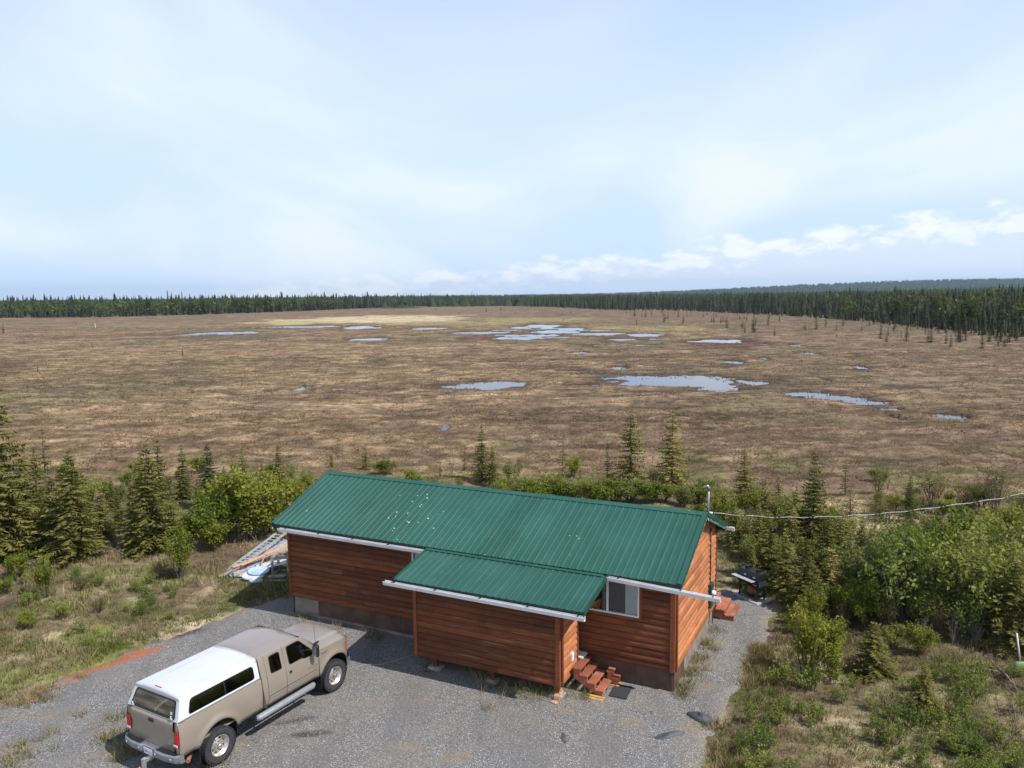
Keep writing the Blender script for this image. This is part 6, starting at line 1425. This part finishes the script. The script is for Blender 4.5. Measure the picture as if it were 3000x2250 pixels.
SL = [(705, 1590, 1375, .55, 'bright', L1), (640, 1592, 1440, .6, 'bright', L1), (800, 1562, 1385, .5, 'bright', L1), (760, 1588, 1470, .6, 'bright', L1), (865, 1510, 1395, .5, 'bright', L1), (610, 1612, 1520, .7, 'bright', L1), (560, 1602, 1500, .6, 'bright', L1), (735, 1530, 1380, .5, 'bright', L1), (895, 1450, 1392, .6, 'bright', L1), (680, 1560, 1450, .6, 'bright', L1), (820, 1590, 1500, .6, 'bright', L1),
      (525, 1695, 1565, .45, 'bright', ('slender young birch sapling standing alone in the yard grass', None)), (470, 1690, 1640, .8, 'olive', ('low brown-green bush at the foot of the lone birch sapling', None)), (350, 1480, 1420, .6, 'alder', L1), (270, 1490, 1410, .6, 'alder', L1), (420, 1470, 1400, .6, 'olive', L1),
      (2212, 1535, 1425, .5, 'bright', L2), (2120, 1540, 1445, .5, 'bright', L2), (2290, 1560, 1455, .5, 'alder', L2), (2340, 1560, 1470, .5, 'bright', L2)]
SL += [(1480 + 52 * k, 1462 + 2 * k + (k * 37 % 11), 1402 + 2.2 * k - (k * 53 % 17), .80, 'bright' if k % 3 != 1 else 'alder', L2) for k in range(12)]
L9 = ('green bush filling the gap between the spruces behind the roof mast', 'bushes between the spruces behind the mast')
SL += [(2130 + 34 * k, 1560 + (k * 47 % 60), 1475 + (k * 29 % 50), .62, ['bright', 'alder', 'olive'][k % 3], L9) for k in range(11)] + [(2190 + 46 * k, 1650 + (k * 31 % 40), 1570 + (k * 23 % 40), .62, ['alder', 'bright', 'alder'][k % 3], L9) for k in range(6)]
SL += [(1060 + 70 * k, 1425 + (k * 31 % 9), 1398 + (k * 17 % 9), .7, 'olive', ('low brown-green bog bush showing above the roof ridge', 'bog bushes above the ridge')) for k in range(6)]
SL += [(2640, 1835, 1510, .50, 'alder', L3), (2780, 1850, 1535, .5, 'alder', L3), (2870, 1800, 1520, .5, 'alder', L3), (2560, 1800, 1570, .5, 'alder', L3), (2500, 1750, 1600, .55, 'alder', L3), (2940, 1880, 1590, .5, 'alder', L3), (2700, 1710, 1495, .55, 'alder', L3), (2850, 1705, 1500, .55, 'alder', L3), (2985, 1760, 1500, .5, 'alder', L3), (2600, 1690, 1520, .55, 'alder', L3), (2460, 1790, 1660, .6, 'alder', L3), (2760, 1640, 1490, .6, 'alder', L3), (2920, 1640, 1480, .6, 'alder', L3), (2390, 1810, 1690, .55, 'alder', L3), (2700, 1860, 1690, .45, 'alder', L3), (2830, 1880, 1700, .45, 'alder', L3), (3030, 1850, 1560, .5, 'alder', L3)]
L7 = ('light green birch bush with pale new leaves among the darker alders', 'birch bushes among the alders'); L8 = ('brownish half-bare bush caught between the alders', 'half-bare bushes among the alders')
SL += [(2540, 1840, 1690, .4, 'bright', L7), (2740, 1800, 1560, .4, 'bright', L7), (2890, 1840, 1620, .4, 'bright', L7), (2650, 1770, 1540, .4, 'bright', L7), (2480, 1820, 1700, .5, 'bright', L7), (2820, 1740, 1500, .4, 'bright', L7), (2960, 1700, 1480, .4, 'bright', L7), (2380, 1830, 1730, .5, 'bright', L7), (2600, 1850, 1750, .5, 'olive', L8), (2750, 1870, 1740, .5, 'olive', L8), (2680, 1680, 1500, .5, 'olive', L8), (2900, 1880, 1760, .5, 'olive', L8), (2520, 1700, 1560, .5, 'olive', L8), (2460, 1840, 1760, .6, 'olive', L8)]
SL += [(2360, 1975, 1795, .42, 'bright', L5), (2450, 1980, 1812, .42, 'bright', L5), (2690, 1920, 1825, .55, 'bright', L5), (2330, 1855, 1780, .5, 'bright', L5), (2400, 1900, 1800, .5, 'bright', L5), (2620, 1900, 1830, .6, 'alder', L5)]
SL += [(2732, 1482, 1395, .62, 'olive', L6), (2915, 1512, 1360, .42, 'olive', L6), (2830, 1490, 1420, .8, 'olive', L6), (2660, 1470, 1415, .7, 'olive', L6), (2980, 1530, 1440, .6, 'olive', L6)]
SL += [(55, 1695, 1615, .6, 'bright', L4), (135, 1755, 1640, .35, 'bright', L4), (75, 1852, 1790, .7, 'bright', L4), (20, 1740, 1690, .7, 'bright', L4), (180, 1820, 1770, .7, 'alder', L4), (290, 1800, 1750, .8, 'olive', L4), (230, 1730, 1680, .8, 'olive', L4)]
gm = np.random.default_rng(66); LM = ('low scrubby bush in the green margin between yard and bog', 'scrub bushes along the bog margin')
for k in range(95):
    px = gm.uniform(-20, 3020); x, y = G(px, gm.uniform(1395, 1520) + 0.012 * (px - 1500)); uu = (x - CAB[0]) * _a[0] + (y - CAB[1]) * _a[1]; vv_ = (x - CAB[0]) * _b[0] + (y - CAB[1]) * _b[1]
    if -1 < uu < CL + 1 and vv_ < 7.5: continue
    place_shrub(x, y, gm.uniform(.45, 1.25), gm.uniform(.5, .9), ['bright', 'olive', 'low', 'alder'][gm.choice(4, p=[.40, .25, .2, .15])], *LM, k)
for k, (bx0, by0, ty0, rf, kind, (lab, grp)) in enumerate(SL):
    if lab == L3[0]: ty0 += 0.14 * (by0 - ty0)
    x, y = G(bx0, by0); place_shrub(x, y, max(0.3, ray_at(bx0, ty0, y).z - gz(x, y)), rf, kind, lab, grp, k)
g = np.random.default_rng(77); cnt = 0
for k in range(600):
    px, py = g.uniform(2080, 3040), g.uniform(1985, 2330)
    x, y = G(px, py)
    if poly_dist(np.array([x]), np.array([y]), GRAVEL)[0] < 0.5 or fbm(np.array([x / 1.7]), np.array([y / 1.7]), 3, 401)[0] < 0.46: continue
    place_shrub(x, y, g.uniform(0.28, 0.72), g.uniform(0.55, 0.85), 'low', *L4, cnt); cnt += 1
    if cnt > 70: break
for k in range(60):
    px, py = g.uniform(-60, 520), g.uniform(1690, 1900); x, y = G(px, py)
    if poly_dist(np.array([x]), np.array([y]), GRAVEL)[0] < 0.9 or g.random() < .45: continue
    place_shrub(x, y, g.uniform(0.25, 0.55), g.uniform(0.7, 1.0), 'low', *L4, cnt); cnt += 1
# bare grey shrubs
def bare(px, py, py1, seed, label, grp):
    x, y = G(px, py); h = ray_at(px, py1, y).z; gg = np.random.default_rng(seed); m = MB()
    for k in range(9):
        a = gg.uniform(0, 6.28); o = gg.uniform(.05, .32) * h; tip = Vector((o * math.cos(a), o * math.sin(a), h * gg.uniform(.6, 1))); b = Vector((0, 0, -.05)); mid = tip * .5 + Vector((0, 0, .06 * h)); m.tube([b, mid, tip], [.012 * h, .008 * h, .003 * h], 4, cap=False)
        for q in range(5):
            s = b.lerp(tip, gg.uniform(.4, .9)); m.tube([s, s + Vector((gg.normal(0, .10) * h, gg.normal(0, .10) * h, gg.uniform(.05, .22) * h))], [.005 * h, .0015 * h], 3, cap=False)
    o = m.build('bare_shrub', MAT['bare_twig'], None, loc=(x, y, gz(x, y)), fix=False); tag(o, label, 'shrub', grp)
BG = ('leafless grey shrub with fine upright twigs at the bog edge', 'leafless shrubs at the bog edge')
for k, p in enumerate([(2240, 1500, 1425), (2270, 1510, 1440), (1325, 1400, 1350), (2700, 1490, 1450), (2600, 1440, 1400), (2050, 1445, 1405)]): bare(*p, 500 + k, *BG)
BL = ('tangle of leafless twigs on the ground at the foot of the trees', 'leafless tangles under the trees')
for k, p in enumerate([(370, 1560, 1490), (400, 1580, 1530), (2790, 1890, 1800), (2860, 1900, 1820), (2700, 1890, 1800), (2920, 1905, 1840)]): bare(*p, 520 + k, *BL)
def fallen(p0, p1, seed, label):
    a = Vector((*G(*p0), 0.10)); b = Vector((*G(*p1), 0.14)); gg = np.random.default_rng(seed); m = MB(); d = b - a; m.tube([Vector((0, 0, 0)), d * .5 + Vector((0, 0, .1)), d], [.035, .025, .01], 5)
    for q in range(7): s = d * gg.uniform(.2, .95); m.tube([s, s + Vector((gg.normal(0, .25), gg.normal(0, .25), gg.uniform(.0, .22)))], [.012, .004], 3)
    o = m.build('fallen_branch', MAT['dead_wood'], None, loc=a, fix=False); tag(o, label, 'branch')
fallen((285, 1605), (370, 1635), 1, 'grey fallen branch on the grass beside the broad dark spruce'); fallen((75, 1650), (125, 1670), 2, 'grey fallen branch by the birch seedling near the drive'); fallen((2910, 1955), (2990, 2050), 3, 'pale dead branch lying beside the green shovel')

# --- grass: tufts of blades, all one mass
def blades(x, y, z, h, spread, nb, colr, width, g, name, label, jitter=0.18, off=0.06):
    n = len(x); k = n * nb; rep = lambda a: np.repeat(a, nb, 0)
    az = g.uniform(0, 6.283, k); o = rep(np.asarray(off) * np.ones(n)) * np.sqrt(g.random(k)); bxx = rep(x) + o * np.cos(az); byy = rep(y) + o * np.sin(az)
    az2 = az + g.normal(0, .6, k); hh = rep(h) * g.uniform(.5, 1.15, k); sp = rep(spread) * g.uniform(.3, 1.2, k) * hh
    tx = bxx + sp * np.cos(az2); ty = byy + sp * np.sin(az2); tz = rep(z) + hh * np.sqrt(np.maximum(0.1, 1 - np.minimum(0.95, (sp / hh)) ** 2 * .6))
    w = rep(width) * g.uniform(.6, 1.3, k); wa = g.uniform(0, 3.14, k); wx, wy = w * np.cos(wa), w * np.sin(wa); z0 = rep(z) - 0.04
    V = np.stack([np.stack([bxx - wx, byy - wy, z0], 1), np.stack([bxx + wx, byy + wy, z0], 1), np.stack([tx, ty, tz], 1)], 1).reshape(-1, 3)
    C = rep(colr) * (1 + g.normal(0, jitter, (k, 1))); C = np.clip(C, .01, 1); C3 = np.repeat(C[:, None], 3, 1); C3[:, :2] *= 0.92
    o = link(name, npmesh(name, V, np.arange(3 * k).reshape(-1, 3), C3.reshape(-1, 3)), MAT['grass']); tag(o, label, 'grass', kind='stuff')
    if name == 'bog_grass': o.data.materials[0] = MAT['sedge']
def pick(g, n, table, p): t = np.array(table); return t[g.choice(len(t), n, p=p)]
def yard_grass():
    g = np.random.default_rng(21); n = 90000
    y = 14 + g.random(n) ** 1.25 * 30; x = g.uniform(-1, 1, n) * (0.78 * y + 4)
    d = poly_dist(x, y, GRAVEL); d2 = d + (fbm(x / .9, y / .9, 3, 7) - .5) * .7
    cx = (x - CAB[0]) * _a[0] + (y - CAB[1]) * _a[1]; cy = (x - CAB[0]) * _b[0] + (y - CAB[1]) * _b[1]
    inh = (cx > -.1) & (cx < CL + .1) & (cy > -.1) & (cy < CW + .1)
    dens = fbm(x / 1.1, y / 1.1, 3, 411); keep = (d2 > -0.05) & ~inh & (g.random(n) < np.where(d2 < 1.6, 1.0, 0.35 + 1.1 * sstep(.4, .6, dens))) & (bogness(x, y) < .6)
    x, y, d2, d = x[keep], y[keep], d2[keep], d[keep]; n = len(x); z = ground_h(x, y)
    colr = np.tile(np.array([.29, .235, .13]), (n, 1)); gn = fbm(x / 1.6, y / 1.6, 3, 421); sn = fbm(x / 1.2, y / 1.2, 3, 431)
    left = x < CAB[0] + 1
    green = sstep(.47, .58, gn) + np.where(left, sstep(1.9, .6, d) * .9, sstep(1.4, .3, d) * .5 + .22); straw = sstep(.5, .6, sn)
    r = g.random(n); colr = np.where((r < straw * .8)[:, None], np.array([.46, .365, .215]), colr); colr = np.where((g.random(n) < green * .72)[:, None], pick(g, n, [(.155, .195, .040), (.115, .155, .034), (.21, .215, .06)], [.4, .3, .3]), colr)
    colr = np.where((g.random(n) < .13)[:, None], np.array([.13, .085, .05]), colr)
    h = np.where(left, .24, .20) * g.uniform(.5, 1.5, n) * (.7 + .6 * straw); h = np.where(d2 < .25, h * .65, h)
    blades(x, y, z, h, np.full(n, .75), 7, colr, np.full(n, .011), g, 'yard_grass', 'dry and green grass growing round the gravel yard')
    # weeds and dead tufts in and along the gravel and the walls
    P = []
    for px, py, q, s in [(90, 2055, 60, .35), (130, 2040, 40, .3), (240, 1985, 10, .1), (30, 2230, 40, .3), (240, 2100, 12, .12), (330, 2110, 24, .2), (340, 2160, 60, .25), (390, 2195, 60, .25), (360, 2215, 40, .2), (60, 2210, 40, .3), (1440, 2000, 40, .25), (1530, 2020, 60, .35), (1580, 2035, 50, .25), (1400, 1990, 30, .2), (1510, 2035, 10, .12), (1440, 2080, 8, .07), (1660, 2000, 50, .2), (1715, 2040, 26, .12), (1640, 2040, 40, .12), (1990, 2010, 60, .2), (2020, 1975, 60, .2), (2040, 1935, 60, .2), (2065, 1890, 50, .2), (2085, 1850, 40, .2), (2000, 2040, 40, .15), (1230, 1905, 30, .2), (1100, 1880, 8, .1), (1270, 1960, 14, .15), (780, 1740, 60, .4), (740, 1730, 60, .4), (820, 1715, 60, .4), (2120, 2200, 40, .2), (2110, 2240, 40, .2), (2100, 2120, 20, .15), (2070, 2130, 14, .1), (900, 1815, 30, .3), (1000, 1840, 30, .3), (1080, 1858, 30, .25), (150, 2150, 10, .1), (640, 2240, 20, .2), (2090, 1905, 20, .1), (2215, 1960, 90, .22), (2225, 1920, 90, .2), (2200, 2000, 70, .22), (2232, 1905, 120, .16), (2222, 1945, 120, .16)]:
        X, Y = G(px, py); P += [(X + g.normal(0, s), Y + g.normal(0, s)) for _ in range(q)]
    P = np.array(P); n = len(P); colr = pick(g, n, [(.40, .31, .18), (.30, .22, .12), (.10, .14, .03), (.16, .17, .05)], [.38, .22, .25, .15])
    blades(P[:, 0], P[:, 1], np.full(n, .0), g.uniform(.10, .36, n), np.full(n, .8), 8, colr, np.full(n, .010), g, 'gravel_weeds', 'dry tufts and weeds growing along the gravel edges and cabin foot')
yard_grass()
def bog_grass():
    g = np.random.default_rng(31)
    for (ya, yb, n, hh, ww, nb) in ((36, 75, 30000, .24, .030, 7), (70, 150, 30000, .20, .075, 5), (145, 330, 15000, .20, .16, 4)):
        y = np.sqrt(g.uniform(ya ** 2, yb ** 2, n)); x = g.uniform(-1, 1, n) * (0.70 * y + 2)
        pv = pond_val(x, y); keep = ((pv > 1.25) | ((pv > 0.82) & (g.random(n) < .30))) & (g.random(n) < bogness(x, y)) & (g.random(n) < .25 + 1.2 * sstep(.40, .60, fbm(x / 2.2, y / 2.6, 4, 61))); x, y, pv = x[keep], y[keep], pv[keep]; n = len(x)
        c = ground_col(x, y, pv); kind = g.random(n); c = np.where((kind < .42)[:, None], c * .45 + np.array([.38, .28, .175]) * .55, c * 1.08); c = np.where(((kind > .48) & (kind < .60))[:, None], c * .5 + np.array([.22, .135, .085]) * .5, c); c = np.where((kind > .96)[:, None], c * .4 + np.array([.15, .155, .07]) * .6, c)
        blades(x, y, np.maximum(ground_h(x, y, pv), WATER_Z - .02), hh * g.uniform(.5, 1.3, n), np.full(n, 1.7), nb, c, np.full(n, ww), g, 'bog_grass', 'brown sedge tussocks covering the bog', .12, off=ww * 7)
bog_grass()

# --- forests round the bog
def lo_spruce(g, tiers=6, seg=5, r=.16):
    V = []; F = []
    for i in range(tiers):
        f = i / tiers; z0 = f * .95 + .02; z1 = min(1, z0 + 1.9 / tiers); rr = r * (1 - f) ** .8 * g.uniform(.8, 1.15); b = len(V)
        for k in range(seg):
            a = 6.283 * (k + g.uniform(-.25, .25)) / seg + i; q = rr * g.uniform(.6, 1.25); V.append((q * math.cos(a), q * math.sin(a), z0 + g.uniform(-.03, .02)))
        V.append((g.normal(0, .006), g.normal(0, .006), z1)); F += [(b + k, b + (k + 1) % seg, b + seg) for k in range(seg)]
    return np.array(V), np.array(F)
def lo_birch(g, n=46):
    P = g.normal(0, 1, (n, 3)); P /= np.linalg.norm(P, axis=1)[:, None]; P *= g.uniform(.45, 1, (n, 1)); P = P * np.array([.26, .26, .40]) + np.array([0, 0, .58])
    A = g.normal(0, .07, (n, 3)); B = g.normal(0, .07, (n, 3)); V = np.stack([P, P + A, P + B], 1).reshape(-1, 3); return V, np.arange(3 * n).reshape(-1, 3)
def merge(name, pos, hs, rs_, temps, cols, g, label):
    Vs = []; Fs = []; Cs = []; b = 0
    ti = g.integers(0, len(temps), len(pos))
    for t in range(len(temps)):
        sel = np.where(ti == t)[0]
        if not len(sel): continue
        V, F = temps[t]; n = len(V); a = g.uniform(0, 6.28, len(sel)); ca, sa = np.cos(a), np.sin(a); S = (hs * rs_)[sel]
        X = (V[None, :, 0] * ca[:, None] - V[None, :, 1] * sa[:, None]) * S[:, None] + pos[sel, 0][:, None]; Y = (V[None, :, 0] * sa[:, None] + V[None, :, 1] * ca[:, None]) * S[:, None] + pos[sel, 1][:, None]; Z = V[None, :, 2] * hs[sel][:, None] + pos[sel, 2][:, None]
        Vs.append(np.stack([X, Y, Z], -1).reshape(-1, 3)); Fs.append((np.arange(len(sel))[:, None, None] * n + F[None]).reshape(-1, 3) + b); b += n * len(sel)
        Cs.append(np.repeat(cols[sel], n, 0) * np.clip(1 + g.normal(0, .16, (n * len(sel), 1)), .5, 1.6))
    o = link(name, npmesh(name, np.concatenate(Vs), np.concatenate(Fs), np.concatenate(Cs)), MAT['needle']); tag(o, label, 'forest', kind='stuff'); return o
EDGE_L = [G(*p) for p in [(-260, 934), (0, 932), (300, 930), (600, 922), (900, 911), (1000, 906), (1130, 901), (1300, 896), (1400, 893)]]
EDGE_M = [G(*p) for p in [(1250, 893), (1400, 893), (1600, 897), (1700, 902), (1850, 907)]]
EDGE_R = [G(*p) for p in [(1780, 907), (2000, 911), (2203, 921), (2407, 933), (2588, 948), (2768, 970), (2900, 984), (3010, 995), (3200, 1010)]]
def along(edge, n, g, depth, power=1.6, front=0.0):
    E = np.array(edge); seg = np.hypot(*(E[1:] - E[:-1]).T); 
    px = np.array([1.0 / math.hypot(*((E[i] + E[i + 1]) / 2)) for i in range(len(seg))]); w = seg * px; w /= w.sum()
    i = g.choice(len(seg), n, p=w); t = g.random(n); P = E[i] * (1 - t)[:, None] + E[i + 1] * t[:, None]
    d = (g.random(n) ** power) * depth - front * g.random(n); r = np.hypot(P[:, 0], P[:, 1]); return P * (1 + d / r)[:, None], d
MIDS = [spruce(s, 5, rr, 20, 6, .22, .095, .03, (0.034, 0.042, 0.024), (0.070, 0.074, 0.036), .75, .08) for s, rr in ((301, .85), (302, .70), (303, 1.0), (304, .6), (305, .9))]
MIDB = [shrub(s, 5, 1.9, 7, 620, .20, ((0.085, 0.115, 0.028), (0.055, 0.080, 0.022), (0.125, 0.15, 0.045)), .15)[0] for s in (311, 312)]
BOGS = [spruce(s, 5, rr, 16, 6, .24, .13, .04, (0.060, 0.060, 0.026), (0.120, 0.108, 0.042), .7, .12) for s, rr in ((321, .8), (322, .6), (323, 1.0))]
MT = trunk_mesh(5, 0.09, n=5)
def forest():
    g = np.random.default_rng(91)
    lo = [lo_spruce(g, 6, 5, q) for q in (.13, .16, .11, .19)]; lb = [lo_birch(g) for _ in range(3)]
    def cols(n, a=(.030, .040, .025), b=(.052, .060, .032)): t = g.random((n, 1)); return np.array(a) * (1 - t) + np.array(b) * t
    FL = ('tall dark spruce standing in the front rank of the forest across the bog', 'forest edge spruces across the bog'); FR = ('narrow dark spruce in the forest edge on the barbecue side of the bog', 'forest edge spruces on the barbecue side')
    FB = ('round bright green birch showing between the dark spruces of the far forest', 'birches in the far forest'); FS = ('stunted yellowish spruce scattered in the bog before the forest edge', 'stunted bog spruces'); FO = ('lone small spruce standing out in the open bog', 'lone spruces in the open bog')
    def indiv(P, hs, rf, meshes, lab, name='spruce_tree', cat='spruce', mat='needle', trunk=True):
        for k, ((x, y), h) in enumerate(zip(P, hs)):
            e = empty(name, (x, y, gz(x, y) if y < 400 else -0.1), g.uniform(0, 6.28), lab[0], cat, lab[1]); sc = (rf[k] * h / 5, rf[k] * h / 5, h / 5)
            o = link('crown', meshes[k % len(meshes)], MAT[mat], e); o.scale = sc
            if trunk: o = link('trunk', MT, MAT['bark'], e); o.scale = sc
    P, d = along(EDGE_L[:8], 58, g, 22, 1.3, 6); indiv(P, g.uniform(7, 17.5, 58), g.uniform(.8, 1.25, 58), MIDS, FL)
    P, d = along(EDGE_R, 96, g, 34, 1.5, 4); indiv(P, (3.6 + 6.8 * sstep(-6, 26, d)) * g.uniform(.72, 1.18, 96), g.uniform(.75, 1.2, 96), MIDS, FR)
    P, d = along(EDGE_L[:6], 26, g, 24, 1.2, 6); indiv(P, g.uniform(9, 14, 26), g.uniform(.8, 1.1, 26), MIDB, FB, 'birch_tree', 'birch', 'leaf')
    P, d = along(EDGE_R[4:], 7, g, 60, 1.0, -45); indiv(P, g.uniform(9, 12, 7), g.uniform(.8, 1.1, 7), MIDB, FB, 'birch_tree', 'birch', 'leaf')
    # stunted trees in front of the barbecue-side forest
    ex = g.uniform(1800, 2990, 105); ey = np.interp(ex, [1780, 2000, 2203, 2407, 2588, 2768, 2900, 3010], [907, 911, 921, 933, 948, 970, 984, 995]) + g.random(105) ** 1.7 * np.interp(ex, [1780, 2200, 2600, 3000], [36, 62, 56, 34]); P = np.array([G(a, b) for a, b in zip(ex, ey)]); P = np.array([p for p in P if pond_val(np.array([p[0]]), np.array([p[1]]))[0] > 1.3]); n = len(P); indiv(P, g.uniform(1.8, 5.0, n) * g.uniform(.7, 1, n), g.uniform(1.0, 1.6, n), BOGS, FS)
    S = [(1650, 942, 11), (1105, 944, 7), (1075, 932, 7), (1345, 920, 10), (1510, 920, 9), (1277, 909, 8), (1377, 912, 5), (1865, 952, 20), (1672, 918, 9), (1648, 922, 8), (1322, 920, 7), (10, 976, 30), (535, 1040, 24), (270, 1020, 18), (222, 953, 8), (110, 1090, 22), (1240, 972, 8), (2250, 955, 18), (2450, 968, 24), (2360, 970, 22), (2525, 968, 22), (2640, 990, 24), (2180, 935, 12), (2060, 930, 12), (2930, 1000, 34), (1950, 935, 12), (2450, 990, 16), (2800, 985, 26), (2000, 950, 9), (1425, 914, 12), (1467, 908, 15)]
    for k, (px, py, hp) in enumerate(S):
        x, y = G(px, py); h = hp * y / CAM_F; indiv([(x, y)], [h], [1.15 if hp > 12 else 1.8], [BOGS[k % 3]], FO)
    # the masses behind
    temps = lo
    n = 2000; P, d = along([G(-1300, 950), G(-700, 940)] + EDGE_L, n, g, 170, 1.25); pos = np.c_[P, np.full(n, -.2)]; merge('forest_mass', pos, (7 + 7 * sstep(0, 50, d)) * g.uniform(.65, 1.2, n) * np.where(g.random(n) < .06, 1.25, 1), g.uniform(.8, 1.4, n), temps, cols(n, (.032, .042, .028), (.075, .082, .045)), g, 'dense dark spruce forest closing the far side of the bog')
    n = 340; P, d = along(EDGE_L[:6], n, g, 90, 1.0); merge('forest_birches', np.c_[P, np.full(n, -.2)], g.uniform(9, 14.5, n), g.uniform(.9, 1.3, n), lb, cols(n, (.055, .08, .024), (.105, .13, .04)), g, 'pale green birches mixed through the far spruce forest')
    n = 1500; P, d = along(EDGE_M, n, g, 420, 1.2, 60); merge('forest_mass', np.c_[P, np.full(n, -.2)], g.uniform(7, 13, n), g.uniform(.8, 1.4, n), temps, cols(n), g, 'low dark spruce band in the distance behind the pools')
    n = 3000; P, d = along(EDGE_R, n, g, 320, 1.15, 0); z = 0.010 * np.maximum(0, d - 60) * sstep(100, 260, P[:, 0]) - .2; merge('forest_mass', np.c_[P, z], (4.0 + 6.0 * sstep(0, 70, d)) * g.uniform(.65, 1.12, n) * np.where(g.random(n) < .08, 1.25, 1), g.uniform(.7, 1.25, n), temps, cols(n, (.032, .042, .028), (.085, .088, .052)), g, 'dense narrow spruce forest on the barbecue side of the bog')
    n = 120; P, d = along(EDGE_R[3:], n, g, 240, 1.0, -60); z = 0.010 * np.maximum(0, d - 60) * sstep(100, 260, P[:, 0]) - .2; merge('forest_birches', np.c_[P, z], g.uniform(9, 12.5, n), g.uniform(.8, 1.2, n), lb, cols(n, (.055, .08, .024), (.105, .13, .04)), g, 'pale green birches mixed through the barbecue side forest')
    # trees clothing the hills
    tiny = [lo_spruce(g, 2, 4, q) for q in (.28, .36, .45)]
    n = 16000; y = np.concatenate([g.uniform(900, 2300, n // 2), g.uniform(2500, 5600, n - n // 2)]); x = y * g.uniform(-.72, .74, n); z = hill_h(x, y); merge('hill_forest', np.c_[x, y, z - .5], g.uniform(9, 16, n), g.uniform(1.0, 1.7, n), tiny, cols(n, (.028, .040, .026), (.060, .075, .034)), g, 'far forest covering the plain and the low hills')
forest()

# ------------------------------------------------------------------ the air between here and the hills
def haze():
    m = MB().box(-9500, 9500, -300, 8200, -4.0, 150.0).build('haze', None)
    t = bpy.data.materials.new('haze_air'); t.use_nodes = True; nt = t.node_tree; nt.nodes.clear()
    o = nt.nodes.new('ShaderNodeOutputMaterial'); v = nt.nodes.new('ShaderNodeVolumePrincipled')
    v.inputs['Color'].default_value = (0.55, 0.77, 1.0, 1); v.inputs['Density'].default_value = HAZE; v.inputs['Anisotropy'].default_value = 0.2
    nt.links.new(v.outputs[0], o.inputs['Volume']); m.data.materials.append(t); tag(m, kind='stuff')
HAZE = 0.7e-4
haze()
